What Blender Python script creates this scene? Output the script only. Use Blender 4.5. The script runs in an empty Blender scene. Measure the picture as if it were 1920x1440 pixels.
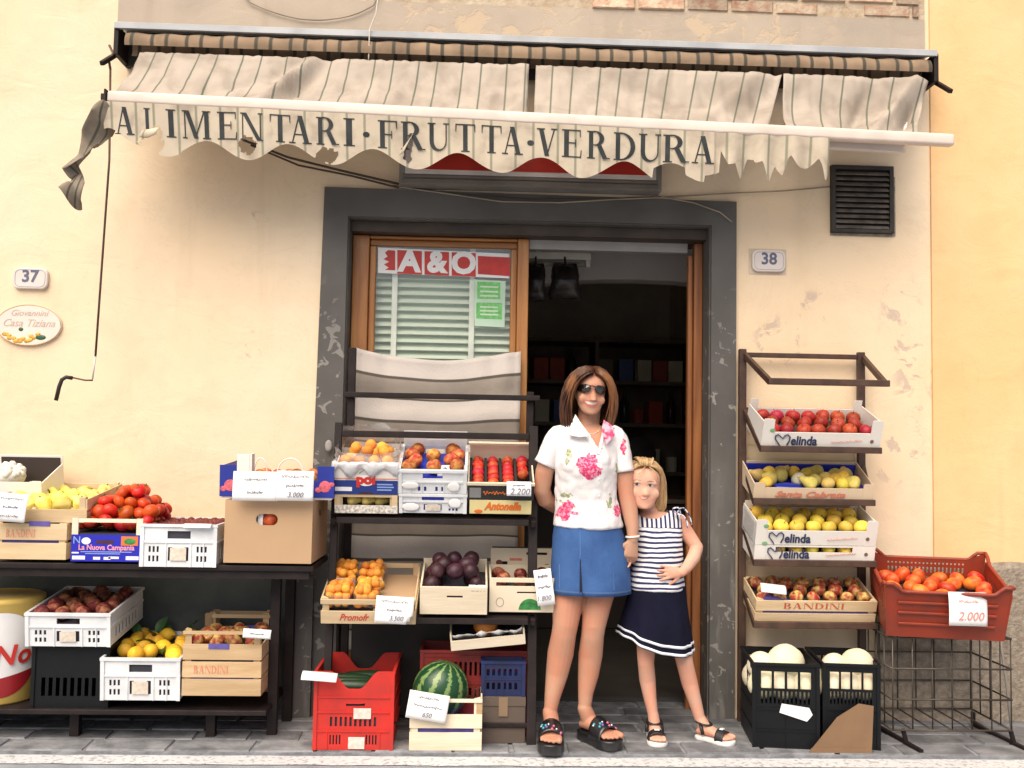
import bpy, bmesh, math, random
from mathutils import Vector, Matrix, Euler, noise
from mathutils.bvhtree import BVHTree
R = math.radians
rng = random.Random(7)
SC = bpy.context.scene
COL = SC.collection

# ---------------------------------------------------------------- camera
CAM = Vector((0.0, -4.93, 1.35))
YAW, PITCH, ROLL, FPX = R(2.2), R(3.5), R(1.0), 1850.0
_f = Vector((math.sin(YAW) * math.cos(PITCH), math.cos(YAW) * math.cos(PITCH), math.sin(PITCH)))
_r = Vector((math.cos(YAW), -math.sin(YAW), 0.0))
_u = _r.cross(_f)
RT = _r * math.cos(ROLL) + _u * math.sin(ROLL)
UP = _u * math.cos(ROLL) - _r * math.sin(ROLL)
cam_data = bpy.data.cameras.new('camera')
cam = bpy.data.objects.new('camera', cam_data)
COL.objects.link(cam)
cam_data.sensor_width = 36.0
cam_data.lens = 36.0 * FPX / 1920.0
cam_data.clip_end = 400.0
cam.matrix_world = Matrix(((RT.x, UP.x, -_f.x, CAM.x), (RT.y, UP.y, -_f.y, CAM.y), (RT.z, UP.z, -_f.z, CAM.z), (0, 0, 0, 1)))
SC.camera = cam

# ---------------------------------------------------------------- sky, sun, exposure
SUN_EL, SUN_AZ = R(52), R(-22)          # azimuth measured from behind the camera, towards its left
world = bpy.data.worlds.new('World')
SC.world = world
world.use_nodes = True
wn = world.node_tree.nodes
sky = wn.new('ShaderNodeTexSky')
sky.sky_type = 'NISHITA'
sky.sun_disc = False
sky.sun_elevation = SUN_EL
sky.sun_rotation = R(180) - SUN_AZ
sky.dust_density = 4.0
sky.air_density = 0.8
sky.ozone_density = 0.6
wn['Background'].inputs['Strength'].default_value = 0.08
world.node_tree.links.new(sky.outputs[0], wn['Background'].inputs['Color'])
sun_data = bpy.data.lights.new('sun', 'SUN')
sun_data.energy = 2.45
sun_data.angle = R(62)
sun_data.color = (1.0, 0.86, 0.69)
sun = bpy.data.objects.new('sun', sun_data)
COL.objects.link(sun)
sd = Vector((math.sin(SUN_AZ) * math.cos(SUN_EL), -math.cos(SUN_AZ) * math.cos(SUN_EL), math.sin(SUN_EL)))
sun.rotation_euler = sd.to_track_quat('Z', 'Y').to_euler()
sun.location = (0, -6, 8)
SC.view_settings.view_transform = 'Standard'
SC.view_settings.look = 'None'
SC.view_settings.exposure = 0.82
SC.view_settings.gamma = 1.0
SC.view_settings.use_curve_mapping = False

# ---------------------------------------------------------------- measuring helpers (photo pixel on a plane of given depth)
def ray(px, py):
    return (_f + RT * ((px - 960) / FPX) - UP * ((py - 720) / FPX))

def P(px, py, Y=0.0):
    d = ray(px, py)
    return CAM + d * ((Y - CAM.y) / d.y)

def PG(px, py, z=0.0):
    d = ray(px, py)
    return CAM + d * ((z - CAM.z) / d.z)

def S(px, py, Y):
    return FPX / (P(px, py, Y) - CAM).dot(_f)

# ---------------------------------------------------------------- materials
MATS = {}
def lin(c):
    return tuple(((v / 255) / 12.92 if v / 255 <= .04045 else ((v / 255 + .055) / 1.055) ** 2.4) for v in c)

def base_mat(name):
    m = bpy.data.materials.new(name)
    m.use_nodes = True
    return m, m.node_tree.nodes, m.node_tree.links, m.node_tree.nodes['Principled BSDF']

def mat(name, col, rough=.6, var=.12, sc=6.0, bump=0.0, bsc=60.0, metal=0.0, col2=None, rnd=0.0, spec=.5, sub=0.0,
        stretch=(1, 1, 1), lo=.35, hi=.65, detail=4.0, coat=0.0, alpha=1.0):
    if name in MATS:
        return MATS[name]
    m, n, l, b = base_mat(name)
    tc = n.new('ShaderNodeTexCoord')
    mp = n.new('ShaderNodeMapping')
    mp.inputs['Scale'].default_value = stretch
    l.new(tc.outputs['Object'], mp.inputs['Vector'])
    nz = n.new('ShaderNodeTexNoise')
    nz.inputs['Scale'].default_value = sc
    nz.inputs['Detail'].default_value = detail
    l.new(mp.outputs[0], nz.inputs['Vector'])
    rp = n.new('ShaderNodeValToRGB')
    rp.color_ramp.elements[0].position = lo
    rp.color_ramp.elements[1].position = hi
    c1 = tuple(v * (1 - var) for v in col)
    c2 = col2 or tuple(min(1, v * (1 + var)) for v in col)
    if col2:
        c1 = col
    rp.color_ramp.elements[0].color = (*c1, 1)
    rp.color_ramp.elements[1].color = (*c2, 1)
    l.new(nz.outputs['Fac'], rp.inputs['Fac'])
    out = rp.outputs['Color']
    if rnd:
        oi = n.new('ShaderNodeObjectInfo')
        if rnd < 1:
            mr = n.new('ShaderNodeMapRange')
            mr.inputs['To Min'].default_value = 1 - rnd
            mr.inputs['To Max'].default_value = 1 + rnd
            l.new(oi.outputs['Random'], mr.inputs['Value'])
            hs = n.new('ShaderNodeHueSaturation')
            l.new(mr.outputs[0], hs.inputs['Value'])
            l.new(out, hs.inputs['Color'])
            out = hs.outputs[0]
        ad = n.new('ShaderNodeVectorMath')
        ad.operation = 'ADD'
        sca = n.new('ShaderNodeMath')
        sca.operation = 'MULTIPLY'
        sca.inputs[1].default_value = 37.0
        l.new(oi.outputs['Random'], sca.inputs[0])
        l.new(mp.outputs[0], ad.inputs[0])
        l.new(sca.outputs[0], ad.inputs[1])
        l.new(ad.outputs[0], nz.inputs['Vector'])
    l.new(out, b.inputs['Base Color'])
    b.inputs['Roughness'].default_value = rough
    b.inputs['Metallic'].default_value = metal
    b.inputs['Specular IOR Level'].default_value = spec
    b.inputs['Coat Weight'].default_value = coat
    if sub:
        b.inputs['Subsurface Weight'].default_value = sub
        b.inputs['Subsurface Radius'].default_value = (.012, .005, .003)
        b.inputs['Subsurface Scale'].default_value = 1.0
    if bump:
        n2 = n.new('ShaderNodeTexNoise')
        n2.inputs['Scale'].default_value = bsc
        n2.inputs['Detail'].default_value = 5
        l.new(mp.outputs[0], n2.inputs['Vector'])
        bp = n.new('ShaderNodeBump')
        bp.inputs['Strength'].default_value = bump
        bp.inputs['Distance'].default_value = .01
        l.new(n2.outputs['Fac'], bp.inputs['Height'])
        l.new(bp.outputs[0], b.inputs['Normal'])
    if alpha < 1:
        b.inputs['Alpha'].default_value = alpha
    MATS[name] = m
    return m

class NT:
    """small helper for hand-wired materials"""
    def __init__(s, name):
        s.m, s.n, s.l, s.b = base_mat(name)
        MATS[name] = s.m
        s.tc = s.n.new('ShaderNodeTexCoord')
    def math(s, op, a, b=None, c=None, clamp=False):
        x = s.n.new('ShaderNodeMath'); x.operation = op; x.use_clamp = clamp
        for i, v in enumerate((a, b, c)):
            if v is None: continue
            if isinstance(v, (int, float)): x.inputs[i].default_value = v
            else: s.l.new(v, x.inputs[i])
        return x.outputs[0]
    def noise(s, scale, detail=4, vec=None, dist=0.0, rough=.5):
        x = s.n.new('ShaderNodeTexNoise'); x.inputs['Scale'].default_value = scale; x.inputs['Detail'].default_value = detail
        x.inputs['Distortion'].default_value = dist; x.inputs['Roughness'].default_value = rough
        s.l.new(vec or s.tc.outputs['Object'], x.inputs['Vector'])
        return x.outputs['Fac']
    def ss(s, v, a, b):
        x = s.n.new('ShaderNodeMapRange'); x.interpolation_type = 'SMOOTHSTEP'
        x.inputs['From Min'].default_value = a; x.inputs['From Max'].default_value = b
        s.l.new(v, x.inputs['Value'])
        return x.outputs[0]
    def mix(s, f, a, b):
        x = s.n.new('ShaderNodeMix'); x.data_type = 'RGBA'
        ins = [i for i in x.inputs if i.type == 'RGBA']
        if isinstance(f, (int, float)): x.inputs[0].default_value = f
        else: s.l.new(f, x.inputs[0])
        for i, v in zip(ins, (a, b)):
            if isinstance(v, tuple): i.default_value = (*v[:3], 1)
            else: s.l.new(v, i)
        return [o for o in x.outputs if o.type == 'RGBA'][0]
    def xyz(s, out='Object'):
        x = s.n.new('ShaderNodeSeparateXYZ'); s.l.new(s.tc.outputs[out], x.inputs[0]); return x.outputs
    def mapped(s, scale):
        x = s.n.new('ShaderNodeMapping'); x.inputs['Scale'].default_value = scale; s.l.new(s.tc.outputs['Object'], x.inputs[0]); return x.outputs[0]
    def dist(s, c, squash=(1, 1, 1)):
        x = s.n.new('ShaderNodeVectorMath'); x.operation = 'SUBTRACT'; s.l.new(s.tc.outputs['Object'], x.inputs[0]); x.inputs[1].default_value = c
        y = s.n.new('ShaderNodeVectorMath'); y.operation = 'MULTIPLY'; s.l.new(x.outputs[0], y.inputs[0]); y.inputs[1].default_value = squash
        z = s.n.new('ShaderNodeVectorMath'); z.operation = 'LENGTH'; s.l.new(y.outputs[0], z.inputs[0])
        return z.outputs['Value']
    def color(s, c): s.l.new(c, s.b.inputs['Base Color'])
    def bump(s, h, strength=.3, dist=.01):
        x = s.n.new('ShaderNodeBump'); x.inputs['Strength'].default_value = strength; x.inputs['Distance'].default_value = dist
        s.l.new(h, x.inputs['Height']); s.l.new(x.outputs[0], s.b.inputs['Normal'])

# ---------------------------------------------------------------- mesh building
class MB:
    def __init__(s): s.v = []; s.f = []
    def add(s, vs, fs, M=None):
        o = len(s.v)
        s.v += [(M @ Vector(v)) if M else Vector(v) for v in vs]
        s.f += [tuple(i + o for i in f) for f in fs]
        return s
    def box(s, x0, x1, y0, y1, z0, z1, M=None):
        vs = [(x, y, z) for z in (z0, z1) for y in (y0, y1) for x in (x0, x1)]
        return s.add(vs, [(0, 2, 3, 1), (4, 5, 7, 6), (0, 1, 5, 4), (2, 6, 7, 3), (0, 4, 6, 2), (1, 3, 7, 5)], M)
    def bar(s, a, b, w, h=None, up=(0, 0, 1)):
        a, b = Vector(a), Vector(b); h = h or w
        d = (b - a).normalized(); u = Vector(up)
        if abs(d.dot(u)) > .95: u = Vector((0, 1, 0))
        x = d.cross(u).normalized(); z = x.cross(d)
        vs = [p + x * (sx * w / 2) + z * (sz * h / 2) for p in (a, b) for sz in (-1, 1) for sx in (-1, 1)]
        return s.add(vs, [(0, 1, 3, 2), (4, 6, 7, 5), (0, 4, 5, 1), (2, 3, 7, 6), (0, 2, 6, 4), (1, 5, 7, 3)])
    def loft(s, rings, cap0=True, cap1=True, closed=True):
        n = len(rings[0]); vs = [p for r in rings for p in r]; fs = []
        for i in range(len(rings) - 1):
            for j in range(n if closed else n - 1):
                k = (j + 1) % n
                fs.append((i * n + j, i * n + k, (i + 1) * n + k, (i + 1) * n + j))
        if cap0: fs.append(tuple(range(n - 1, -1, -1)))
        if cap1: fs.append(tuple((len(rings) - 1) * n + j for j in range(n)))
        return s.add(vs, fs)
    def tube(s, pts, r, n=8, flat=None, taper_ends=False):
        pts = [Vector(p) for p in pts]
        rs = r if isinstance(r, (list, tuple)) else [r] * len(pts)
        rings = []; prev = None
        for i, p in enumerate(pts):
            d = (pts[min(i + 1, len(pts) - 1)] - pts[max(i - 1, 0)]).normalized()
            if prev is None:
                a = Vector((0, 0, 1)) if abs(d.z) < .9 else Vector((0, 1, 0))
                x = d.cross(a).normalized()
            else:
                x = (prev - d * prev.dot(d)).normalized()
            prev = x; y = d.cross(x)
            k = flat or 1.0
            rings.append([p + x * (math.cos(t) * rs[i]) + y * (math.sin(t) * rs[i] * k) for t in [2 * math.pi * j / n for j in range(n)]])
        return s.loft(rings)
    def limb(s, pts, rs, n=14):
        """rounded tapered limb"""
        pts = [Vector(p) for p in pts]; rs = list(rs)
        d0 = (pts[0] - pts[1]).normalized(); d1 = (pts[-1] - pts[-2]).normalized()
        a = [pts[0] + d0 * rs[0] * math.sin(t) for t in (1.4, .9, .45)]; ar = [rs[0] * math.cos(t) for t in (1.4, .9, .45)]
        b = [pts[-1] + d1 * rs[-1] * math.sin(t) for t in (.45, .9, 1.4)]; br = [rs[-1] * math.cos(t) for t in (.45, .9, 1.4)]
        return s.tube(a + pts + b, ar + rs + br, n)
    def lathe(s, prof, n=16, M=None, cap=True):
        rings = [[Vector((r * math.cos(2 * math.pi * j / n), r * math.sin(2 * math.pi * j / n), z)) for j in range(n)] for r, z in prof]
        if M: rings = [[M @ p for p in r] for r in rings]
        return s.loft(rings, cap, cap)
    def ell(s, c, r, M=None, n=14):
        c = Vector(c); r = (r, r, r) if isinstance(r, (int, float)) else r
        rings = []
        for i in range(1, n // 2 + 1):
            t = math.pi * (i - .5) / (n // 2) - math.pi / 2
            rings.append([c + Vector((r[0] * math.cos(t) * math.cos(2 * math.pi * j / n), r[1] * math.cos(t) * math.sin(2 * math.pi * j / n), r[2] * math.sin(t))) for j in range(n)])
        if M: rings = [[M @ p for p in q] for q in rings]
        return s.loft(rings)
    def prism(s, poly, y0, y1, M=None):
        """polygon in x,z extruded along y"""
        n = len(poly)
        vs = [(x, y0, z) for x, z in poly] + [(x, y1, z) for x, z in poly]
        fs = [tuple(range(n)), tuple(range(2 * n - 1, n - 1, -1))] + [(i, i + n, (i + 1) % n + n, (i + 1) % n) for i in range(n)]
        return s.add(vs, fs, M)
    def holey(s, W, H, t, holes, frame, ucuts=()):
        """flat panel u in 0..W, v in 0..H, thickness t along w, rectangular holes; frame maps (u,v,w)"""
        us = sorted(set([0, W] + [round(h[k], 5) for h in holes for k in (0, 1)] + list(ucuts)))
        vs = sorted(set([0, H] + [round(h[k], 5) for h in holes for k in (2, 3)]))
        solid = {}
        for i in range(len(us) - 1):
            for j in range(len(vs) - 1):
                cu, cv = (us[i] + us[i + 1]) / 2, (vs[j] + vs[j + 1]) / 2
                solid[i, j] = not any(h[0] < cu < h[1] and h[2] < cv < h[3] for h in holes)
        idx = {}; V = []; F = []
        def vid(i, j, k):
            if (i, j, k) not in idx:
                idx[i, j, k] = len(V); V.append(frame(us[i], vs[j], t * k))
            return idx[i, j, k]
        for (i, j), ok in solid.items():
            if not ok: continue
            F.append((vid(i, j, 0), vid(i + 1, j, 0), vid(i + 1, j + 1, 0), vid(i, j + 1, 0)))
            F.append((vid(i, j, 1), vid(i, j + 1, 1), vid(i + 1, j + 1, 1), vid(i + 1, j, 1)))
            for di, dj, a, b in ((-1, 0, (0, 1), (0, 0)), (1, 0, (1, 0), (1, 1)), (0, -1, (0, 0), (1, 0)), (0, 1, (1, 1), (0, 1))):
                if not solid.get((i + di, j + dj), False):
                    F.append((vid(i + a[0], j + a[1], 0), vid(i + a[0], j + a[1], 1), vid(i + b[0], j + b[1], 1), vid(i + b[0], j + b[1], 0)))
        return s.add(V, F)
    def mesh(s, name='mesh'):
        me = bpy.data.meshes.new(name)
        me.from_pydata([tuple(v) for v in s.v], [], s.f)
        bm = bmesh.new(); bm.from_mesh(me)
        bmesh.ops.recalc_face_normals(bm, faces=bm.faces[:])
        bm.to_mesh(me); bm.free()
        return me

def smooth(me, on=True):
    me.polygons.foreach_set('use_smooth', [on] * len(me.polygons))
    return me

def put(name, mb, material, parent=None, sm=False, bevel=0.0, solid=0.0, loc=None, rot=None, local_of=None):
    """link ONE mesh object"""
    me = mb.mesh(name) if isinstance(mb, MB) else mb
    if local_of is not None: me.transform(local_of.inverted())
    if sm: smooth(me)
    if material and not me.materials: me.materials.append(material)
    o = bpy.data.objects.new(name, me)
    COL.objects.link(o)
    if parent: o.parent = parent
    if loc: o.location = loc
    if rot: o.rotation_euler = rot
    if solid:
        md = o.modifiers.new('thickness', 'SOLIDIFY'); md.thickness = solid; md.offset = 0
    if bevel:
        md = o.modifiers.new('edges', 'BEVEL'); md.width = bevel; md.segments = 2; md.limit_method = 'ANGLE'; md.angle_limit = R(62)
        if not sm: smooth(me)
        ng = o.modifiers.new('normals', 'WEIGHTED_NORMAL'); ng.keep_sharp = True
    return o

MW = {}
def tag(o, label, cat, group=None, kind=None):
    o['label'] = label
    if cat: o['category'] = cat
    if group: o['group'] = group
    if kind: o['kind'] = kind
    return o

def thing(name, label, cat, loc=(0, 0, 0), rot=(0, 0, 0), group=None):
    o = bpy.data.objects.new(name, None)
    o.empty_display_size = .1
    COL.objects.link(o)
    o.location = loc; o.rotation_euler = rot
    MW[o] = Matrix.Translation(loc) @ Euler(rot).to_matrix().to_4x4()
    return tag(o, label, cat, group)

def struct(name, mb, material, parent=None, **k):
    o = put(name, mb, material, parent, **k)
    if not parent: o['kind'] = 'structure'
    return o

def sheet(name, fn, nu, nv, uvfn, material, parent=None, solid=0.0, keep=None, sm=True):
    """curved cloth or paper from a (u,v) function, with its own UV map"""
    bm = bmesh.new(); uvl = bm.loops.layers.uv.new('uv')
    g = [[bm.verts.new(fn(i / nu, j / nv)) for j in range(nv + 1)] for i in range(nu + 1)]
    for i in range(nu):
        for j in range(nv):
            if keep and not keep((i + .5) / nu, (j + .5) / nv): continue
            f = bm.faces.new((g[i][j], g[i + 1][j], g[i + 1][j + 1], g[i][j + 1]))
            f.smooth = sm
            for lp, (a, b) in zip(f.loops, ((i, j), (i + 1, j), (i + 1, j + 1), (i, j + 1))):
                lp[uvl].uv = uvfn(a / nu, b / nv)
    bmesh.ops.delete(bm, geom=[v for v in bm.verts if not v.link_faces], context='VERTS')
    me = bpy.data.meshes.new(name); bm.to_mesh(me); bm.free()
    return put(name, me, material, parent, solid=solid)

def evaluated(me, setup):
    o = bpy.data.objects.new('temporary', me); COL.objects.link(o); setup(o)
    dg = bpy.context.evaluated_depsgraph_get()
    dg.update()
    r = bpy.data.meshes.new_from_object(o.evaluated_get(dg))
    bpy.data.objects.remove(o)
    return r

def voxel(mb, size, it=3):
    def setup(o):
        m = o.modifiers.new('r', 'REMESH'); m.mode = 'VOXEL'; m.voxel_size = size
        q = o.modifiers.new('s', 'SMOOTH'); q.iterations = it; q.factor = .5
    return smooth(evaluated(mb.mesh(), setup))

def bvh_of(me):
    return BVHTree.FromPolygons([v.co.copy() for v in me.vertices], [tuple(p.vertices) for p in me.polygons])

def decal(bvh, poly, Y, material, name, parent, off=.001, thick=0.0, seg=.006, local=None, dirn=Vector((0, 1, 0)), back=.6):
    """a patch that lies on a body surface: outline given in the plane Y, laid onto the surface along dirn"""
    bm = bmesh.new()
    vs = [bm.verts.new(P(x, y, Y)) for x, y in poly]
    f = bm.faces.new(vs)
    bmesh.ops.triangulate(bm, faces=[f])
    for _ in range(7):
        es = [e for e in bm.edges if e.calc_length() > seg]
        if not es: break
        bmesh.ops.subdivide_edges(bm, edges=es, cuts=1)
        bmesh.ops.triangulate(bm, faces=bm.faces[:])
    for v in bm.verts:
        h = bvh.ray_cast(v.co - dirn * back, dirn)
        if h[0] is None:
            h = bvh.find_nearest(v.co)
        v.co = h[0] - dirn * off
    bmesh.ops.recalc_face_normals(bm, faces=bm.faces[:])
    if thick:
        r = bmesh.ops.extrude_face_region(bm, geom=bm.faces[:])
        for v in [g for g in r['geom'] if isinstance(g, bmesh.types.BMVert)]: v.co -= dirn * thick
        bmesh.ops.recalc_face_normals(bm, faces=bm.faces[:])
    me = bpy.data.meshes.new(name); bm.to_mesh(me); bm.free(); smooth(me)
    return put(name, me, material, parent, local_of=local)

def oval(cx, cy, rx, ry, n=18, a=0.0):
    return [(cx + rx * math.cos(t) * math.cos(a) - ry * math.sin(t) * math.sin(a), cy + rx * math.cos(t) * math.sin(a) + ry * math.sin(t) * math.cos(a)) for t in [2 * math.pi * i / n for i in range(n)]]

FRONT = Matrix.Rotation(R(90), 4, 'X')           # text plane xy -> xz, facing -y
def txt(s, size, material, parent, M, ext=.0006, shear=0.0, off=0.0, name='lettering', width=None, spacing=1.0, line=1.0, align='CENTER'):
    cu = bpy.data.curves.new(name, 'FONT')
    cu.body = s; cu.size = size; cu.extrude = ext; cu.shear = shear; cu.offset = off
    cu.align_x = align; cu.align_y = 'CENTER'; cu.space_character = spacing; cu.space_line = line; cu.resolution_u = 3
    o = bpy.data.objects.new(name, cu); COL.objects.link(o)
    dg = bpy.context.evaluated_depsgraph_get(); dg.update()
    me = bpy.data.meshes.new_from_object(o.evaluated_get(dg))
    bpy.data.objects.remove(o); bpy.data.curves.remove(cu)
    if width:
        xs = [v.co.x for v in me.vertices]
        k = width / (max(xs) - min(xs)); me.transform(Matrix.Diagonal((k, 1, 1, 1)))
    me.transform(M)
    return put(name, me, material, parent)

# serif capitals: list of polygons on a unit-high cell
def glyph(ch):
    T, t, s, q = .17, .05, .075, .045
    def stem(x, w=T, a=s, b=s): return [[(x, 0), (x + w, 0), (x + w, 1), (x, 1)], [(x - a, 0), (x + w + b, 0), (x + w + b, q), (x - a, q)], [(x - a, 1 - q), (x + w + b, 1 - q), (x + w + b, 1), (x - a, 1)]]
    def diag(x0, z0, x1, z1, w): return [[(x0, z0), (x0 + w, z0), (x1 + w, z1), (x1, z1)]]
    def foot(x0, x1, z): return [[(x0, z), (x1, z), (x1, z + q), (x0, z + q)]]
    def bowl(x, z0, z1, w, full=False):
        cz, rz = (z0 + z1) / 2, (z1 - z0) / 2; out = []
        A = [R(-90 + 180 * i / 10) for i in range(11)]
        for a, b in zip(A, A[1:]):
            out.append([(x + (w - T * 1.05) * math.cos(a), cz + (rz - t) * math.sin(a)), (x + w * math.cos(a), cz + rz * math.sin(a)), (x + w * math.cos(b), cz + rz * math.sin(b)), (x + (w - T * 1.05) * math.cos(b), cz + (rz - t) * math.sin(b))])
        return out
    if ch == 'I': return stem(s), T + 2 * s
    if ch == 'L': return stem(s) + foot(s + T, .72, 0) + [[(.67, 0), (.72, 0), (.72, .3), (.69, .3)]], .74
    if ch == 'A': return diag(.1, 0, .38, 1, .055) + diag(.62, 0, .34, 1, .19) + foot(.2, .66, .3) + foot(0, .26, 0) + foot(.54, .9, 0), .9
    if ch == 'M': return stem(s, t, s, 0.06) + diag(.44, .02, .1, 1, .17) + diag(.46, .02, .84, 1, .05) + stem(.86, T), 1.12
    if ch == 'E': return stem(s) + foot(s + T, .68, 0) + foot(s + T, .66, 1 - q) + foot(s + T, .5, .5) + [[(.64, 0), (.68, 0), (.7, .27), (.67, .27)], [(.62, 1), (.66, 1), (.66, .75), (.635, .75)], [(.47, .38), (.5, .38), (.5, .66), (.47, .66)]], .74
    if ch == 'F': return stem(s) + foot(s + T, .68, 1 - q) + foot(s + T, .5, .48) + [[(.62, 1), (.68, 1), (.68, .73), (.65, .73)], [(.47, .36), (.5, .36), (.5, .64), (.47, .64)]], .7
    if ch == 'N': return stem(s, t, s, s) + diag(.7, 0, .08, 1, .18) + stem(.82, t, s, s), .95
    if ch == 'T': return stem(.31, T) + foot(.02, .31 - s, 1 - q) + foot(.31 + T + s, .77, 1 - q) + [[(.02, 1), (.07, 1), (.045, .72), (.02, .72)], [(.72, 1), (.77, 1), (.77, .72), (.745, .72)]], .79
    if ch == 'R': return stem(s) + bowl(s + T + .08, .47, 1, .36) + foot(s + T, .34, .47) + foot(s + T, .34, 1 - q) + diag(.62, .03, .38, .5, .19) + foot(.62, .92, 0), .9
    if ch == 'B': return stem(s) + bowl(s + T + .06, .5, 1, .34) + bowl(s + T + .06, 0, .54, .4) + foot(s + T, .32, .5) + foot(s + T, .32, 1 - q) + foot(s + T, .32, 0), .76
    if ch == 'D': return stem(s) + bowl(s + T + .02, 0, 1, .56) + foot(s + T, .28, 0) + foot(s + T, .28, 1 - q), .86
    if ch == 'U':
        out = [[(s, .35), (s + T, .35), (s + T, 1), (s, 1)], [(.72, .35), (.77, .35), (.77, 1), (.72, 1)]] + foot(0, s * 2 + T, 1 - q) + foot(.63, .86, 1 - q)
        A = [R(180 + 180 * i / 10) for i in range(11)]; cx, rx = (s + .77) / 2, (.77 - s) / 2
        ix0, ix1 = s + T, .72; icx, irx = (ix0 + ix1) / 2, (ix1 - ix0) / 2
        for a, b in zip(A, A[1:]):
            out.append([(cx + rx * math.cos(a), .35 + .36 * math.sin(a)), (cx + rx * math.cos(b), .35 + .36 * math.sin(b)), (icx + irx * math.cos(b), .35 + .29 * math.sin(b)), (icx + irx * math.cos(a), .35 + .29 * math.sin(a))])
        return out, .86
    if ch == 'V': return diag(.34, 0, .08, 1, .19) + diag(.4, 0, .72, 1, .055) + foot(0, .34, 1 - q) + foot(.6, .86, 1 - q), .86
    if ch == '.': return [[(.1 + .1 * math.cos(2 * math.pi * i / 12), .45 + .1 * math.sin(2 * math.pi * i / 12)) for i in range(12)]], .2
    return [], .4

def serif_mesh(ch, mapf, seg=.03):
    """mapf(x, z, k): glyph cell -> world; k lifts each stroke a hair so that none share a plane"""
    polys, w = glyph(ch)
    bm = bmesh.new()
    for k, p in enumerate(polys):
        vs = [bm.verts.new((x / w, z, k)) for x, z in p]
        bm.faces.new(vs)
    for _ in range(3):
        es = [e for e in bm.edges if math.hypot(e.verts[0].co.x - e.verts[1].co.x, e.verts[0].co.y - e.verts[1].co.y) > .3]
        if es: bmesh.ops.subdivide_edges(bm, edges=es, cuts=1)
    bmesh.ops.triangulate(bm, faces=[f for f in bm.faces if len(f.verts) > 4])
    for v in bm.verts: v.co = mapf(v.co.x, v.co.y, v.co.z)
    bmesh.ops.recalc_face_normals(bm, faces=bm.faces[:])
    me = bpy.data.meshes.new('letter'); bm.to_mesh(me); bm.free()
    return me

def serif_text(word, x0, z0, w, h, material, parent, y=-.001, name='lettering'):
    """word in serif capitals laid flat on a local x,z plane"""
    tot = sum(glyph(c)[1] + .12 for c in word) - .12
    x = x0; MBt = MB()
    for c in word:
        g = glyph(c)[1]; cw = g / tot * w
        me = serif_mesh(c, lambda a, b, k, x=x, cw=cw: Vector((x + a * cw, y - .0002 * k, z0 + b * h)))
        MBt.add([v.co for v in me.vertices], [tuple(p.vertices) for p in me.polygons])
        bpy.data.meshes.remove(me)
        x += (g + .12) / tot * w
    me = MBt.mesh(name)
    return put(name, me, material, parent)
# ================================================================ materials used widely
def plaster(name, base, deep, peel=(), peelcol=(.5, .4, .33), seed=0.0, strength=1.0):
    k = NT(name)
    big = k.noise(.9, 5); mid = k.noise(5, 6); fine = k.noise(120, 3)
    c = k.mix(k.ss(big, .3, .7), base, deep)
    c = k.mix(k.math('MULTIPLY', k.ss(mid, .45, .75), .35), c, tuple(v * .86 for v in base))
    sp = k.ss(k.noise(14, 2), .74, .78)
    c = k.mix(k.math('MULTIPLY', sp, .25), c, peelcol)
    chips = k.ss(k.noise(9, 6, dist=.6, rough=.65), .52, .60)
    tot = None
    for (ctr, r, sq) in peel:
        m = k.math('MULTIPLY', k.ss(k.dist(ctr, sq), r, r * .45), chips)
        tot = m if tot is None else k.math('MAXIMUM', tot, m)
    if tot is not None:
        c = k.mix(k.math('MULTIPLY', tot, .75), c, peelcol)
    run = k.ss(k.noise(3.2, 5, k.mapped((1.6, 1.6, .16)), rough=.6), .55, .78)
    c = k.mix(k.math('MULTIPLY', run, .28), c, tuple(v * f for v, f in zip(base, (.70, .66, .62))))
    scr = k.math('MULTIPLY', k.ss(k.noise(2.2, 8, dist=1.4, rough=.7), .50, .505), k.ss(k.noise(2.2, 8, dist=1.4, rough=.7), .515, .51))
    c = k.mix(k.math('MULTIPLY', scr, .18), c, peelcol)
    h = k.math('ADD', k.math('MULTIPLY', mid, .6), k.math('MULTIPLY', fine, .25))
    if tot is not None: h = k.math('SUBTRACT', h, k.math('MULTIPLY', tot, .5))
    h = k.math('ADD', h, k.math('MULTIPLY', k.noise(3.5, 3, k.mapped((1, 1, 1.6)), dist=1.0), 1.6))
    k.color(c); k.bump(h, .45, .007); k.b.inputs['Roughness'].default_value = .9; k.b.inputs['Specular IOR Level'].default_value = .2
    return k.m

def wx(px, py, Y=0): return P(px, py, Y).x
def wz(px, py, Y=0): return P(px, py, Y).z

PEEL = [(P(1690, 600), .17, (1.2, 1, .6)), (P(1715, 720), .18, (1.3, 1, .5)), (P(1460, 640), .17, (1, 1, 1)), (P(1420, 860), .2, (1, 1, 1)), (P(1680, 850), .2, (1, 1, 1)),
        (P(1520, 580), .13, (1, 1, 1)), (P(470, 650), .10, (1, 1, 1)), (P(485, 410), .06, (1, 1, 1)), (P(240, 820), .05, (1, 1, 1))]
WALL = plaster('cream_plaster', (.79, .615, .415), (.80, .665, .49), PEEL, (.50, .40, .34))
WALL2 = plaster('yellow_plaster', (.80, .50, .24), (.82, .56, .31), [(P(1775, 60), .12, (1, 1, 1)), (P(1770, 180), .07, (1, 1, 1))], (.55, .36, .2))
PANEL = plaster('bare_cement', (.40, .34, .28), (.50, .42, .33), [(P(900, 30), .35, (.5, 1, 1)), (P(1350, 40), .3, (.4, 1, 1))], (.55, .43, .30))
DADO = mat('dark_dado', (.065, .078, .076), rough=.8, var=.35, sc=3, bump=.4, bsc=40, col2=(.12, .135, .125), detail=6)
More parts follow.
